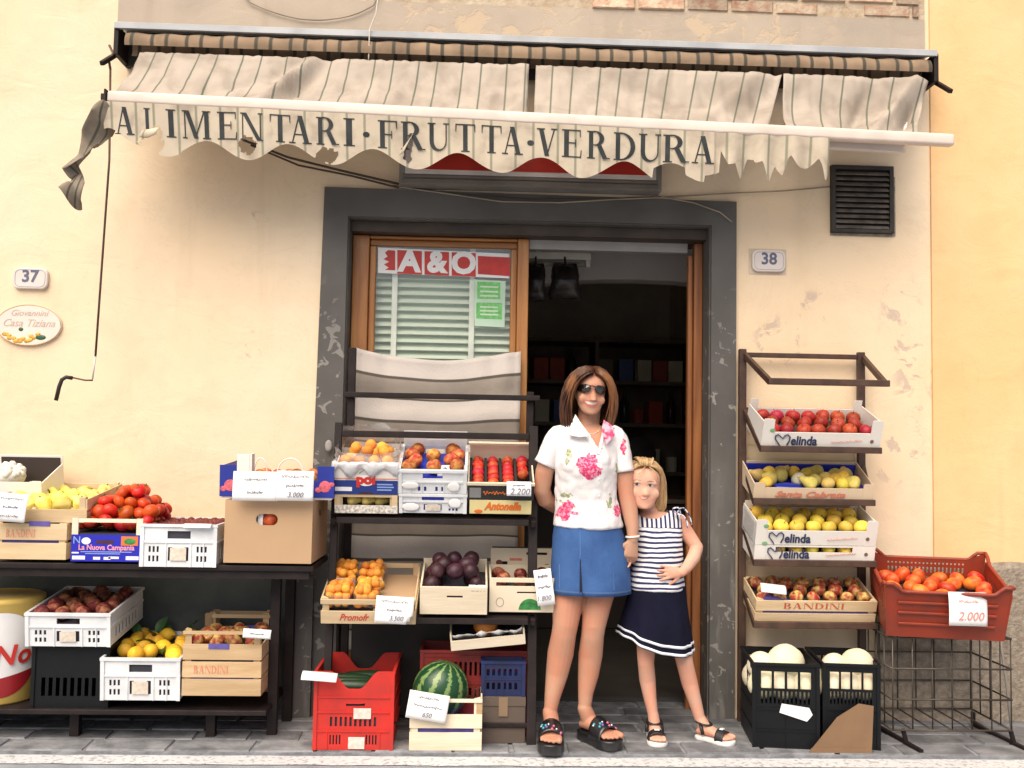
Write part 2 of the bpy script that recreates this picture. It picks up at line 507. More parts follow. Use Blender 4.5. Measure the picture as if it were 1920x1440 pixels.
ROUGH = mat('rough_cast', (.22, .18, .14), rough=.95, sc=30, bump=1.0, bsc=70, col2=(.34, .29, .23))
def surround_mat():
    k = NT('grey_paint_surround')
    n = k.noise(3, 6); sc = k.noise(19, 6, dist=.7)
    x = k.xyz()
    low = k.ss(x[2], 1.5, .3)
    c = k.mix(k.ss(n, .3, .7), (.078, .074, .070), (.112, .107, .102))
    chip = k.math('MULTIPLY', k.ss(sc, .615, .64), k.ss(x[2], 2.3, 1.7))
    c = k.mix(k.math('MULTIPLY', chip, .8), c, (.27, .26, .24))
    st = k.ss(k.noise(6, 5, k.mapped((3, 3, .5))), .52, .70)
    c = k.mix(k.math('MULTIPLY', k.math('MULTIPLY', st, low), .6), c, (.24, .24, .22))
    k.color(c); k.bump(k.math('ADD', n, k.math('MULTIPLY', sc, .5)), .3, .006); k.b.inputs['Roughness'].default_value = .75
    return k.m
SURR = surround_mat()
BLACKMETAL = mat('dark_brown_steel', (.014, .009, .009), rough=.6, spec=.3, var=.3, sc=14, bump=.08)
BROWNMETAL = mat('brown_steel', (.060, .030, .019), rough=.5, var=.3, sc=14, bump=.06)
VOID = mat('black_void', (.008, .008, .008), rough=.9)
GREYMETAL = mat('grey_metal', (.20, .19, .18), rough=.5, var=.15, sc=8)
WHITEPAINT = mat('white_paint', (.72, .66, .62), rough=.45, var=.06, sc=5)

def wood(name, c1, c2, stretch=(14, 14, 1.2), rough=.5, coat=0, rnd=.12):
    return mat(name, c1, rough=rough, col2=c2, sc=2.2, stretch=stretch, bump=.15, bsc=9, rnd=rnd, lo=.3, hi=.7, detail=6, coat=coat)
DOORWOOD = wood('varnished_wood', (.30, .11, .028), (.50, .23, .065), rough=.4, coat=.2)
DOORWOOD_H = wood('varnished_wood_rail', (.30, .11, .028), (.50, .23, .065), stretch=(1.2, 14, 14), rough=.4, coat=.2)
CRATEWOOD = wood('poplar_slat', (.56, .41, .23), (.70, .55, .35), stretch=(1.5, 12, 12), rough=.8, rnd=.1)
CRATEWOOD_D = wood('older_poplar_slat', (.46, .31, .16), (.60, .44, .26), stretch=(1.5, 12, 12), rough=.8, rnd=.1)
PALEWOOD = wood('pale_board', (.68, .58, .42), (.78, .69, .54), stretch=(1.5, 12, 12), rough=.75, rnd=.05)
CARD = mat('brown_cardboard', (.47, .31, .18), rough=.85, var=.05, sc=3)
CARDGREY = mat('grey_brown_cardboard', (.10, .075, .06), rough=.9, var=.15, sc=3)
PAPER = mat('white_paper', (.80, .80, .80), rough=.8, var=.03, sc=9)
WHITECARD = mat('white_cardboard', (.78, .75, .70), rough=.7, var=.04, sc=4)
WHITEPLASTIC = mat('white_plastic', (.60, .62, .65), rough=.45, col2=(.74, .76, .78), sc=9, spec=.4, detail=9, lo=.3, hi=.55)
REDPLASTIC = mat('red_plastic', (.58, .022, .014), rough=.5, col2=(.44, .025, .018), sc=10, detail=9, bump=.05, bsc=40)
RUSTPLASTIC = mat('rust_red_plastic', (.30, .034, .012), rough=.5, col2=(.21, .034, .016), sc=10, detail=9, bump=.05, bsc=40)
BLACKPLASTIC = mat('black_plastic', (.005, .006, .008), rough=.5, spec=.25, var=.2, sc=5)
BLUEPRINT = mat('blue_print', (.008, .012, .42), rough=.5, var=.08, sc=5)
NAVYPRINT = mat('dark_blue_print', (.012, .035, .22), rough=.5, var=.1, sc=5)
REDPRINT = mat('red_print', (.55, .03, .02), rough=.6, var=.08)
FADERED = mat('faded_red_print', (.62, .20, .13), rough=.7, var=.15, sc=30)
ORANGEPRINT = mat('orange_print', (.70, .16, .02), rough=.6, var=.1)
BLACKPRINT = mat('black_print', (.02, .02, .022), rough=.6)
INK = mat('grey_ink', (.13, .14, .19), rough=.8)
PINKPRINT = mat('pink_print', (.75, .30, .42), rough=.6)
WHITEPRINT = mat('white_print', (.80, .80, .80), rough=.6, var=.03)
LIGHTBLUE = mat('pale_blue_print', (.25, .38, .75), rough=.6)
GREENPRINT = mat('green_print', (.03, .20, .05), rough=.6, var=.4, sc=40)
PURPLE = mat('purple_tissue', (.10, .08, .32), rough=.7, var=.2, sc=20)
DARKLINER = mat('dark_tray_liner', (.03, .03, .045), rough=.6)
BLUELINER = mat('blue_tray_liner', (.01, .03, .40), rough=.35, var=.2, sc=8)

# ================================================================ ground
ROADM = mat('asphalt', (.24, .26, .29), rough=.85, col2=(.36, .39, .42), sc=7, bump=.5, bsc=260, detail=8)
struct('road', MB().box(-30, 30, -40, 2.0, -.3, 0), ROADM)
k = NT('worn_white_line')
n1 = k.noise(45, 6, dist=.4); n2 = k.noise(7, 4)
k.color(k.mix(k.ss(n1, .50, .66), k.mix(n2, (.66, .67, .68), (.54, .55, .56)), (.34, .35, .36)))
k.bump(n1, .3, .004); k.b.inputs['Roughness'].default_value = .8
def wob(x): return .010 * noise.noise(Vector((x * 5, 0, 0))) + .008 * noise.noise(Vector((x * 21, 3, 0)))
mb = MB()
xs = [-6 + i * .04 for i in range(301)]
mb.loft([[Vector((x, -.705 + wob(x), .004)), Vector((x, -.590 + wob(x + 40), .004))] for x in xs], False, False, False)
struct('road_edge_line', mb, k.m)

pave = struct('pavement', MB().box(-6, 6, -.57, .30, .0005, .012), mat('paving_mortar', (.22, .23, .25), rough=.9, var=.25, sc=20, bump=.4, bsc=120))
STONE = mat('paving_stone', (.12, .125, .135), rough=.65, col2=(.26, .265, .28), sc=9, bump=.5, bsc=50, rnd=.3, detail=7)
def paving():
    rows = [(-.565, -.415), (-.405, -.27), (-.26, -.115), (-.105, .03), (.04, .17), (.18, .29)]
    x0, x1 = -2.75, 2.85
    for i, (a, b) in enumerate(rows):
        x = x0 - rng.uniform(0, .3)
        while x < x1:
            w = rng.uniform(.22, .42)
            if not (i > 3 and (x > 1.35 or x < -.95)):
                z = .012 + .005 + rng.uniform(0, .004)
                j = lambda: rng.uniform(-.005, .005)
                m = MB()
                lo = [Vector((x + .006 + j(), a + j(), .006)), Vector((x + w - .006 + j(), a + j(), .006)), Vector((x + w - .006 + j(), b + j(), .006)), Vector((x + .006 + j(), b + j(), .006))]
                c = sum(lo, Vector()) / 4
                hi = [Vector((p.x + (c.x - p.x) * .04, p.y + (c.y - p.y) * .06, z + rng.uniform(-.001, .001))) for p in lo]
                m.loft([lo, hi])
                put('paving_stone', m, STONE, pave)
            x += w
paving()

# ================================================================ the shop building
XL, XR = -6.0, wx(1745, 500)
OX0, OX1 = wx(651, 500), wx(1331, 700)
OTOP = wz(980, 415)
building = thing('shop_building', 'cream plastered old house front with a grey framed shop doorway', 'building', (0, 0, 0))
wall = put('wall', MB().holey(XR - XL, 6.5, .38, [(OX0 - XL, OX1 - XL, -1, OTOP)], lambda u, v, w: Vector((XL + u, w, v))), WALL, building)
# exposed strip above the awning
PX0, PX1 = wx(222, 20), wx(1733, 60)
PZ0 = wz(960, 85)
put('cement_panel', MB().box(PX0, PX1, -.006, -.0005, PZ0, wz(960, 12)), PANEL, building)
bz = wz(960, 12)
mort = put('old_masonry', MB().box(PX0, PX1, -.004, -.0005, bz + .001, bz + .6), mat('crumbling_mortar', (.42, .32, .22), rough=.95, col2=(.55, .46, .34), sc=14, bump=1, bsc=35), building)
BRICK = mat('old_brick', (.38, .19, .12), rough=.9, col2=(.54, .43, .31), sc=16, bump=.7, bsc=60, rnd=.35, lo=.3, hi=.6)
for r_ in range(4):
    x = PX0 + (.05 if r_ % 2 else .16)
    while x < PX1 - .05:
        w = min(rng.uniform(.22, .27), PX1 - .02 - x)
        if r_ > 0 or (wx(1050, 15) < x and rng.random() < .93):
            z0 = bz + .008 + r_ * .072 + rng.uniform(-.006, .006)
            m = MB(); d = rng.uniform(.008, .02)
            lo = [Vector((x, -.003, z0)), Vector((x + w - .014, -.003, z0 + rng.uniform(-.004, .004))), Vector((x + w - .014, -.003, z0 + .056)), Vector((x, -.003, z0 + .056))]
            c = sum(lo, Vector()) / 4
            hi = [p + (c - p) * .07 + Vector((0, -d, 0)) for p in lo]
            m.loft([lo, hi]); put('brick', m, BRICK, mort)
        x += w
# dado and door surround
put('dado', MB().box(XL, wx(592, 1200), -.012, -.001, 0, .76), DADO, building)
sx0, sx1 = wx(598, 600), wx(1378, 700)
sm_ = MB()
st0, st1 = wz(603, 352), wz(1375, 380)
sm_.add([(sx0 - .02, -.022, 0), (OX0, -.022, 0), (OX0, -.022, OTOP), (OX1, -.022, OTOP), (OX1, -.022, 0), (sx1, -.022, 0), (sx1, -.022, st1 - .01), (sx1, -.022, st1), (sx0 + .012, -.022, st0),
         (sx0 - .02, 0, 0), (OX0, 0, 0), (OX0, 0, OTOP), (OX1, 0, OTOP), (OX1, 0, 0), (sx1, 0, 0), (sx1, 0, st1 - .01), (sx1, 0, st1), (sx0 + .012, 0, st0)],
        [(0, 1, 2, 8), (2, 3, 7, 8), (3, 4, 5, 6), (3, 6, 7), (0, 8, 17, 9), (8, 7, 16, 17), (7, 6, 15, 16), (6, 5, 14, 15), (1, 10, 11, 2), (2, 11, 12, 3), (3, 12, 13, 4)])
put('door_surround', sm_, SURR, building)
put('plinth', MB().box(wx(533, 1300), sx0 + .02, -.06, -.002, 0, wz(560, 1080)), SURR, building)
rv = MB().box(OX0 - .002, OX0 + .006, .001, .36, 0, OTOP).box(OX1 - .006, OX1 + .002, .001, .36, 0, OTOP).box(OX0 + .006, OX1 - .006, .001, .36, OTOP - .006, OTOP + .002)
put('door_reveal', rv, SURR, building)
put('shutter_slot', MB().box(OX0 + .008, OX1 - .008, .05, .20, OTOP - .06, OTOP - .008), mat('dark_slot', (.05, .035, .025), rough=.6, var=.3, sc=5), building)

# neighbouring house
nb = thing('neighbouring_building', 'warm yellow plastered house front to the side of the shop', 'building', (XR, 0, 0))
put('wall', MB().box(XR + .001, 8, -.012, .38, 0, 6.5), WALL2, nb, local_of=MW[nb])
dz = wz(1890, 1055)
mbd = MB()
n_ = 60
xs = [wx(1640, 1200) + (8 - wx(1640, 1200)) * i / n_ for i in range(n_ + 1)]
mbd.loft([[Vector((x, -.001, 0)), Vector((x, -.035, 0)), Vector((x, -.033, dz - .03 + .02 * noise.noise(Vector((x * 6, 0, 0))))), Vector((x, -.014, dz + .02 * noise.noise(Vector((x * 6, 5, 0))))), Vector((x, -.001, dz))] for x in xs])
put('rough_dado', mbd, ROUGH, nb, local_of=MW[nb])

# ================================================================ inside of the shop
IN = mat('dim_interior_paint', (.80, .70, .60), rough=.9, var=.1, sc=2)
IN2 = mat('interior_plaster', (.80, .76, .73), rough=.9, var=.08, sc=2)
struct('shop_back_wall', MB().box(-3, 3, 4.6, 4.8, 0, 3.6), IN)
struct('shop_side_wall', MB().box(1.9, 2.05, .39, 4.6, 0, 3.6), IN)
struct('shop_side_wall', MB().box(-2.6, -2.45, .39, 4.6, 0, 3.6), IN)
struct('shop_ceiling', MB().box(-3, 3, .39, 4.8, 3.6, 3.75), IN)
struct('shop_floor', MB().box(-2.6, 2.05, .31, 4.6, -.05, .012), mat('dark_floor_tile', (.055, .048, .042), rough=.5, var=.2, sc=4))
# arched cross wall
ac, aw = P(1195, 524, 1.25), 1.15
arch = []
ax0, ax1 = -2.44, 1.89
pts = [(ax0, 3.59)] + [(ax0, 1.9)]
A = [R(180 - 180 * i / 24) for i in range(25)]
R_ = 1.75
for a in A:
    x = ac.x + R_ * math.cos(a)
    if ax0 < x < ax1: pts.append((x, ac.z - .62 + .62 * math.sin(a)))
pts += [(ax1, 2.3), (ax1, 3.59)]
struct('shop_arched_wall', MB().prism(pts, 1.25, 1.4), IN2)
# ================================================================ awning
YR, YB = -.155, -.43
FAB = NT('striped_canvas')
u = FAB.xyz('UV')
def stripes(k, ux, per=.215, w=.0056):
    a = k.math('ABSOLUTE', k.math('SUBTRACT', k.math('FRACT', k.math('DIVIDE', ux, per)), .2))
    b = k.math('ABSOLUTE', k.math('SUBTRACT', k.math('FRACT', k.math('DIVIDE', ux, per)), .78))
    return k.ss(k.math('MINIMUM', a, b), w / per, w / per * .45)
dirt = FAB.noise(6, 6, dist=.5)
cl = FAB.mix(FAB.ss(dirt, .35, .75), (.42, .365, .305), (.28, .235, .19))
FAB.color(FAB.mix(FAB.math('MULTIPLY', stripes(FAB, u[0]), .85), cl, (.09, .11, .075)))
FAB.bump(FAB.noise(22, 4), .25, .006); FAB.b.inputs['Roughness'].default_value = .85
FABR = NT('dirty_rolled_canvas')
u = FABR.xyz('UV')
FABR.color(FABR.mix(FABR.math('MULTIPLY', stripes(FABR, u[0], .172, .0125), .9), FABR.mix(FABR.ss(FABR.noise(9, 5), .3, .7), (.30, .21, .135), (.20, .14, .09)), (.045, .045, .035)))
FABR.b.inputs['Roughness'].default_value = .9
VAL = NT('valance_canvas')
u = VAL.xyz('UV')
vd = VAL.noise(10, 6, dist=.4)
VAL.color(VAL.mix(VAL.math('MULTIPLY', stripes(VAL, u[0], .19, .0075), .7), VAL.mix(VAL.ss(vd, .4, .8), (.58, .50, .385), (.36, .30, .23)), (.16, .18, .12)))
VAL.bump(VAL.noise(25, 4), .2, .005); VAL.b.inputs['Roughness'].default_value = .85

OLD = NT('grimy_canvas')
u = OLD.xyz('UV')
OLD.color(OLD.mix(OLD.math('MULTIPLY', stripes(OLD, u[0], .12, .009), .85), OLD.mix(OLD.ss(OLD.noise(11, 6), .3, .7), (.30, .25, .19), (.19, .155, .115)), (.06, .065, .045)))
OLD.b.inputs['Roughness'].default_value = .9
def bar_y(px): return 181 + (262 - 181) * (px - 205) / (1787 - 205) + 2   # centre line of the front bar in the photo
def roll_y(px): return 84 + (131 - 79) * (px - 215) / (1757 - 215)
aw_o = P(980, 150, YR)
awn = thing('awning', 'worn striped canvas shop awning with a white front bar and scalloped lettered valance', 'awning', aw_o)
L = MW[awn]
# hood: pale blue-grey metal strip with the dark slot under it
a, b = P(214, 47, -.2), P(1758, 100, -.2)
mh = MB()
prof = [(-.20, .0), (-.20, .028), (-.185, .036), (-.002, .06), (-.002, .05), (-.18, .02), (-.18, .0)]
mh.loft([[Vector((e.x, y, e.z - .012 + z)) for y, z in prof] for e in (a, b)])
put('hood', mh, mat('pale_metal_hood', (.40, .42, .44), rough=.45, var=.12, sc=6), awn, local_of=L)
ra, rb = P(222, roll_y(222), YR), P(1750, roll_y(1750), YR)
put('backboard', MB().bar(ra + Vector((0, .11, .03)), rb + Vector((0, .11, .03)), .012, .19), mat('dark_awning_board', (.035, .028, .024), rough=.8, var=.3), awn, local_of=L)
def roll(uu, vv):
    p = ra.lerp(rb, .012 + uu * .98); t = R(200) - vv * R(235)
    rr = .058 + .0025 * math.sin(uu * 160) + .002 * noise.noise(Vector((uu * 40, vv * 2, 0)))
    return p + Vector((0, math.cos(t) * rr, math.sin(t) * rr))
sheet('roller', lambda q, w: roll(q, w), 220, 14, lambda q, w: (q * 4.1, w * .2), FABR.m, awn).data.transform(L.inverted())
for e, s_ in ((ra, -1), (rb, 1)):
    put('end_bracket', MB().box(e.x - .012, e.x + .012, -.19, -.001, e.z - .06, e.z + .085).bar(e + Vector((s_ * .015, .05, -.02)), e + Vector((s_ * .03, -.12, -.14)), .022), BLACKMETAL, awn, bevel=.004, local_of=L)
# front bar
ba, bb = P(203, bar_y(203), YB), P(1787, bar_y(1787), YB)
put('front_bar', MB().bar(ba, bb, .05, .058), mat('cream_white_bar', (.68, .58, .51), rough=.45, var=.12, sc=5, detail=8), awn, bevel=.014, local_of=L)
put('end_cap', MB().bar(ba + Vector((-.012, 0, 0)), ba + Vector((-.002, 0, 0)), .054, .066).bar(ba + Vector((-.03, 0, 0)), ba + Vector((-.012, 0, 0)), .03, .03), BLACKMETAL, awn, bevel=.003, local_of=L)
# folding arms, seen beneath the bar
put('arm', MB().bar(P(1510, bar_y(1510) + 18, YB + .08), P(1690, bar_y(1690) + 20, YB + .13), .035, .045), WHITEPAINT, awn, bevel=.005, local_of=L)
put('arm', MB().bar(P(1690, bar_y(1690) + 22, YB + .14), P(1700, 190, -.10), .035, .045), WHITEPAINT, awn, bevel=.005, local_of=L)
put('arm', MB().bar(P(330, bar_y(330) + 8, YB + .10), P(290, 110, -.10), .035, .045), WHITEPAINT, awn, bevel=.005, local_of=L)

# canopy cloth: top edge on the roller, bottom edge on the bar; torn into three panels
def canopy(x0t, x1t, x0b, x1b, folds, slack, seed):
    def fn(q, w):
        t = P(x0t + (x1t - x0t) * q, roll_y(x0t + (x1t - x0t) * q) + 12, YR - .058)
        b = P(x0b + (x1b - x0b) * q, bar_y(x0b + (x1b - x0b) * q) - 6, YB + .012)
        p = t.lerp(b, w)
        sag = math.sin(math.pi * w)
        x = p.x
        d = slack * sag * (.6 + .6 * noise.noise(Vector((x * 3.1 + seed, w * 1.3, 0)))) + .016 * sag * noise.noise(Vector((x * 16 + seed, w * 3, 2))) + .007 * noise.noise(Vector((x * 34, w * 6, seed)))
        for (fx, fw, fd, sk) in folds:
            d += fd * math.exp(-((q - fx + sk * (w - .5)) / fw) ** 2) * (.3 + .7 * sag)
        return p + Vector((0, d * .75, -d * .7))
    wdt = (P(x1b, 200, YB).x - P(x0b, 200, YB).x)
    off = P(x0b, 200, YB).x + 5
    o = sheet('canopy', fn, int(90 * wdt / 1.5) + 20, 16, lambda q, w: (off + q * wdt, w * .4), FAB.m, awn, solid=.0015)
    o.data.transform(L.inverted())
canopy(262, 992, 208, 988, [(.40, .02, -.05, .10), (.43, .025, .045, .10), (.30, .03, .02, .3), (.985, .02, -.03, 0)], .045, 0)
canopy(1005, 1466, 1001, 1440, [(.93, .05, .035, .1), (.80, .04, -.02, .2)], .04, 3)
canopy(1469, 1742, 1477, 1722, [(.55, .06, .04, .15), (.78, .05, -.05, .25), (.92, .04, .05, .2)], .07, 8)

# valance
VX0, VX1 = 196, 1552
rv_ = random.Random(3)
jag = [rv_.uniform(.0, 1) for _ in range(40)]
def vlen(px):
    if px < 340: return 84 + 20 * math.exp(-((px - 312) / 40) ** 2) - 26 * math.exp(-((px - 205) / 30) ** 2)
    if px > 1225:
        if px < 1350: return 80 - 10 * math.sin((px - 1225) / 20) + (12 if px > 1285 and px < 1320 else 0)
        i = (px - 1350) / 26; f = i - math.floor(i)
        return 40 + 62 * (jag[int(i) % 40] * (1 - abs(2 * f - 1)) * .8 + .42 * abs(math.sin(i * 1.3)))
    return 88 - 16.5 * math.cos((px - 387) / 157 * 2 * math.pi) * 1.0 + 3 * noise.noise(Vector((px * .02, 0, 0)))
def vwave(px, w):
    a = .007 * math.sin(px / 33.0) + .006 * math.sin(px / 71.0 + 1) + .012 * noise.noise(Vector((px * .011, w, 0)))
    if px > 1340: a += .022 * math.sin(px / 9.0)
    return a * (.25 + .75 * w)
def vfn(px, d):
    """px: photo column, d: drop below the bar centre in photo px"""
    return P(px, bar_y(px) + d, YB) + Vector((0, -.028 - vwave(px, d / 95) + .03 * d / 95, 0))
def vsheet(q, w):
    px = VX0 + (VX1 - VX0) * q
    return vfn(px, 10 + (max(30, vlen(px)) - 10) * w)
tears = [(285, 84, 24, 16), (293, 62, 11, 12), (466, 78, 16, 16), (612, 88, 22, 14), (764, 75, 8, 18), (770, 50, 5, 14), (1247, 92, 8, 12)]
def vkeep(q, w):
    px = VX0 + (VX1 - VX0) * q; d = 10 + (max(30, vlen(px)) - 10) * w
    return not any(((px - x) / rx) ** 2 + ((d - y) / ry) ** 2 < 1 + .3 * math.sin(px * .4 + d * .3) for x, y, rx, ry in tears)
val = sheet('valance', vsheet, 640, 32, lambda q, w: (q * 3.27, w * .25), VAL.m, awn, keep=vkeep)
val.data.transform(L.inverted())
# flaps of torn cloth
def flap(x0, d0, x1, d1, ln, curl):
    def fn(q, w):
        p = vfn(x0 + (x1 - x0) * q, d0 + (d1 - d0) * q)
        return p + Vector((.05 * w * curl, -.004 - .012 * math.sin(w * 2.4), -ln * w * (1 - .5 * abs(q - .5))))
    sheet('torn_flap', fn, 8, 8, lambda q, w: (.02 + q * .1, w * .2), VAL.m, awn, solid=.0012).data.transform(L.inverted())
flap(268, 60, 300, 52, .045, -.15)
flap(757, 64, 775, 40, .06, -.4)
# lettering on the valance
LET = [('A', 217, 254), ('L', 272, 299), ('I', 313, 331), ('M', 343, 397), ('E', 409, 449), ('N', 453, 495), ('T', 507, 547), ('A', 543, 585), ('R', 594, 636), ('I', 645, 666), ('.', 681, 694),
       ('F', 709, 746), ('R', 752, 797), ('U', 802, 842), ('T', 853, 892), ('T', 902, 941), ('A', 941, 980), ('.', 988, 1001),
       ('V', 1006, 1044), ('E', 1053, 1092), ('R', 1100, 1142), ('D', 1150, 1192), ('U', 1197, 1238), ('R', 1242, 1289), ('A', 1295, 1337)]
PAINT = mat('black_sign_paint', (.020, .026, .028), rough=.7, var=.3, sc=20)
for ch, x0, x1 in LET:
    me = serif_mesh(ch, lambda x, z, k, x0=x0, x1=x1: vfn(x0 + (x1 - x0) * x, 69 - 50 * z) + Vector((0, -.0015 - .0003 * k, 0)))
    if ch in 'AL' and x0 < 300:
        bm = bmesh.new(); bm.from_mesh(me)
        cut = [f for f in bm.faces if f.calc_center_median().z < vfn(285, 52).z and 262 < x0 + 20 and ch == 'L']
        bmesh.ops.delete(bm, geom=cut, context='FACES'); bm.to_mesh(me); bm.free()
    put('letter', me, PAINT, val, local_of=L)
# torn strip hanging off the end of the bar
cen = [P(203, 205, YB), P(190, 232, YB - .02), P(168, 262, YB - .02), P(158, 292, YB), P(132, 312, YB - .02), P(146, 335, YB - .01), P(140, 358, YB), P(132, 375, YB - .02)]
wid = [.085, .075, .085, .065, .055, .065, .075, .08]
def strip(q, w):
    f = q * (len(cen) - 1); i = min(int(f), len(cen) - 2); t = f - i; t = t * t * (3 - 2 * t)
    c = cen[i].lerp(cen[i + 1], t); wd = wid[i] + (wid[i + 1] - wid[i]) * t
    an = .5 * math.sin(q * 9) + .3
    return c + Vector((math.cos(an) * wd * (w - .5), math.sin(an) * wd * (w - .5) * 1.2 - .03 * math.sin(q * 14 + w * 3), .03 * math.sin(w * 4 + q * 8) - .03 * (w - .5)))
o = sheet('torn_strip', strip, 40, 10, lambda q, w: (.03 + w * .16, q * .5), OLD.m, awn, solid=.0015)
o.data.transform(L.inverted())

# crank rod with its bent handle
cr = thing('awning_crank', 'thin awning crank rod with a black bent grip hanging on the wall', 'crank', P(178, 690, -.16))
top, mid, bot = P(207, 128, -.2), P(205, 300, -.23), P(179, 668, -.20)
RUST = mat('rusty_rod', (.10, .06, .04), rough=.6, var=.3, sc=12)
put('rod', MB().tube([top, mid, bot], .0055, 8), RUST, cr, sm=True, local_of=MW[cr])
put('sleeve', MB().tube([bot, P(173, 713, -.20)], .0045, 8), mat('pale_rod', (.52, .50, .48), rough=.4), cr, sm=True, local_of=MW[cr])
put('crank_bar', MB().tube([P(174, 713, -.20), P(160, 713, -.205), P(136, 708, -.21)], .004, 8), RUST, cr, sm=True, local_of=MW[cr])
put('grip', MB().tube([P(136, 709, -.21), P(124, 707, -.215), P(116, 712, -.22), P(111, 725, -.22), P(105, 751, -.22)], .0095, 10), mat('black_rubber', (.015, .015, .015), rough=.6), cr, sm=True, local_of=MW[cr])
put('hook', MB().tube([P(205, 85, -.17), P(212, 100, -.19), P(204, 112, -.2), P(207, 130, -.2)], .006, 8), RUST, cr, sm=True, local_of=MW[cr])

# ================================================================ light box and cables over the door
lb = thing('sign_light_box', 'grey metal light box with a white and red face above the doorway', 'light box', P(993, 350, 0))
q0, q1 = P(752, 262, -.03), P(1236, 351, -.03)
z0, z1, x0, x1 = wz(990, 358, -.03), wz(990, 262, -.03), q0.x, q1.x
put('case', MB().box(x0, x1, -.10, -.001, z0, z1), GREYMETAL, lb, bevel=.005, local_of=MW[lb])
put('frame_rail', MB().box(x0 + .02, x1 - .02, -.112, -.101, z0 + .0, z0 + .028).box(x0 + .02, x1 - .02, -.108, -.101, z0 + .034, z0 + .05), mat('brown_grey_rail', (.16, .14, .12), rough=.5, var=.15), lb, bevel=.003, local_of=MW[lb])
put('face', MB().box(x0 + .03, x1 - .03, -.106, -.1005, z0 + .052, z1 - .005), mat('white_acrylic', (.62, .58, .55), rough=.3), lb, local_of=MW[lb])
put('red_field', MB().box(x0 + .075, x1 - .06, -.109, -.1065, z0 + .075, z1 - .02), mat('red_acrylic', (.42, .03, .02), rough=.35), lb, local_of=MW[lb])
CAB = mat('grey_cable', (.30, .25, .19), rough=.7, var=.2)
CABD = mat('dark_cable', (.06, .045, .035), rough=.7)
def cable(pts, r, m, label, sag=0):
    c = thing('cable', label, 'cable', pts[0])
    P3 = []
    for a, b in zip(pts, pts[1:]):
        for i in range(6): P3.append(a.lerp(b, i / 6) + Vector((0, 0, -sag * math.sin(math.pi * i / 6))))
    P3.append(pts[-1])
    put('sheath', MB().tube(P3, r, 6), m, c, sm=True, local_of=MW[c])
cable([P(745, 350, -.03), P(830, 362, -.03), P(940, 378, -.03), P(1050, 380, -.03), P(1150, 374, -.03), P(1245, 370, -.03), P(1300, 380, -.03), P(1350, 398, -.03), P(1372, 416, -.03)], .004, CAB, 'pale cable sagging over the grey lintel and ending at the corner of the frame')
cable([P(720, 346, -.03), P(860, 364, -.03), P(1000, 374, -.03), P(1120, 373, -.03), P(1240, 369, -.03)], .0035, CABD, 'dark cable sagging beneath the light box above the lintel')
cable([P(1240, 370, -.012), P(1380, 362, -.012), P(1470, 358, -.012), P(1556, 350, -.012)], .0035, CAB, 'thin cable on the plaster running to the louvred vent')
cable([P(455, 262, -.2), P(540, 295, -.12), P(640, 320, -.07), P(748, 345, -.03)], .006, CABD, 'dark cable running behind the tattered valance to the light box')
cable([P(470, 272, -.16), P(560, 310, -.06), P(660, 330, -.04), P(748, 352, -.03)], .005, CABD, 'lower dark cable looping from the valance down to the lintel')
cable([P(712, -30, -.21), P(705, 25, -.213), P(693, 55, -.215), P(691, 115, -.2)], .003, mat('white_string', (.62, .58, .52), rough=.8), 'white string hanging over the awning hood')
cable([P(440, -40, -.02), P(470, 5, -.02), P(560, 35, -.02), P(640, 33, -.02), P(700, 10, -.02), P(715, -30, -.02)], .004, CAB, 'slack grey cable looping across the bare cement panel', .01)

# vent
vx0, vx1, vz0, vz1 = wx(1556, 375), wx(1672, 375), wz(1614, 438), wz(1614, 313)
vt = thing('vent', 'square black louvred vent in the cream wall', 'vent', ((vx0 + vx1) / 2, 0, vz0))
LM = MW[vt]
DK = mat('sooty_metal', (.030, .026, .022), rough=.6, var=.4, sc=12)
put('backing', MB().box(vx0, vx1, -.004, -.001, vz0, vz1), VOID, vt, local_of=LM)
put('frame', MB().holey(vx1 - vx0, vz1 - vz0, .026, [(.022, vx1 - vx0 - .022, .018, vz1 - vz0 - .02)], lambda u, v, w: Vector((vx0 + u, -.03 + w, vz0 + v))), DK, vt, bevel=.003, local_of=LM)
for i in range(11):
    z = vz0 + .03 + i * (vz1 - vz0 - .055) / 10.5
    put('slat', MB().bar((vx0 + .02, -.017, z), (vx1 - .02, -.017, z), .024, .003, up=(0, -.8, .7)), mat('dusty_slat', (.13, .11, .09), rough=.6, var=.4, sc=18), vt, local_of=LM)
put('mortar_edge', MB().box(vx1 + .001, vx1 + .016, -.006, -.001, vz0 - .01, vz1 - .05).box(vx0, vx1, -.006, -.001, vz0 - .014, vz0 - .001), ROUGH, vt, local_of=LM)

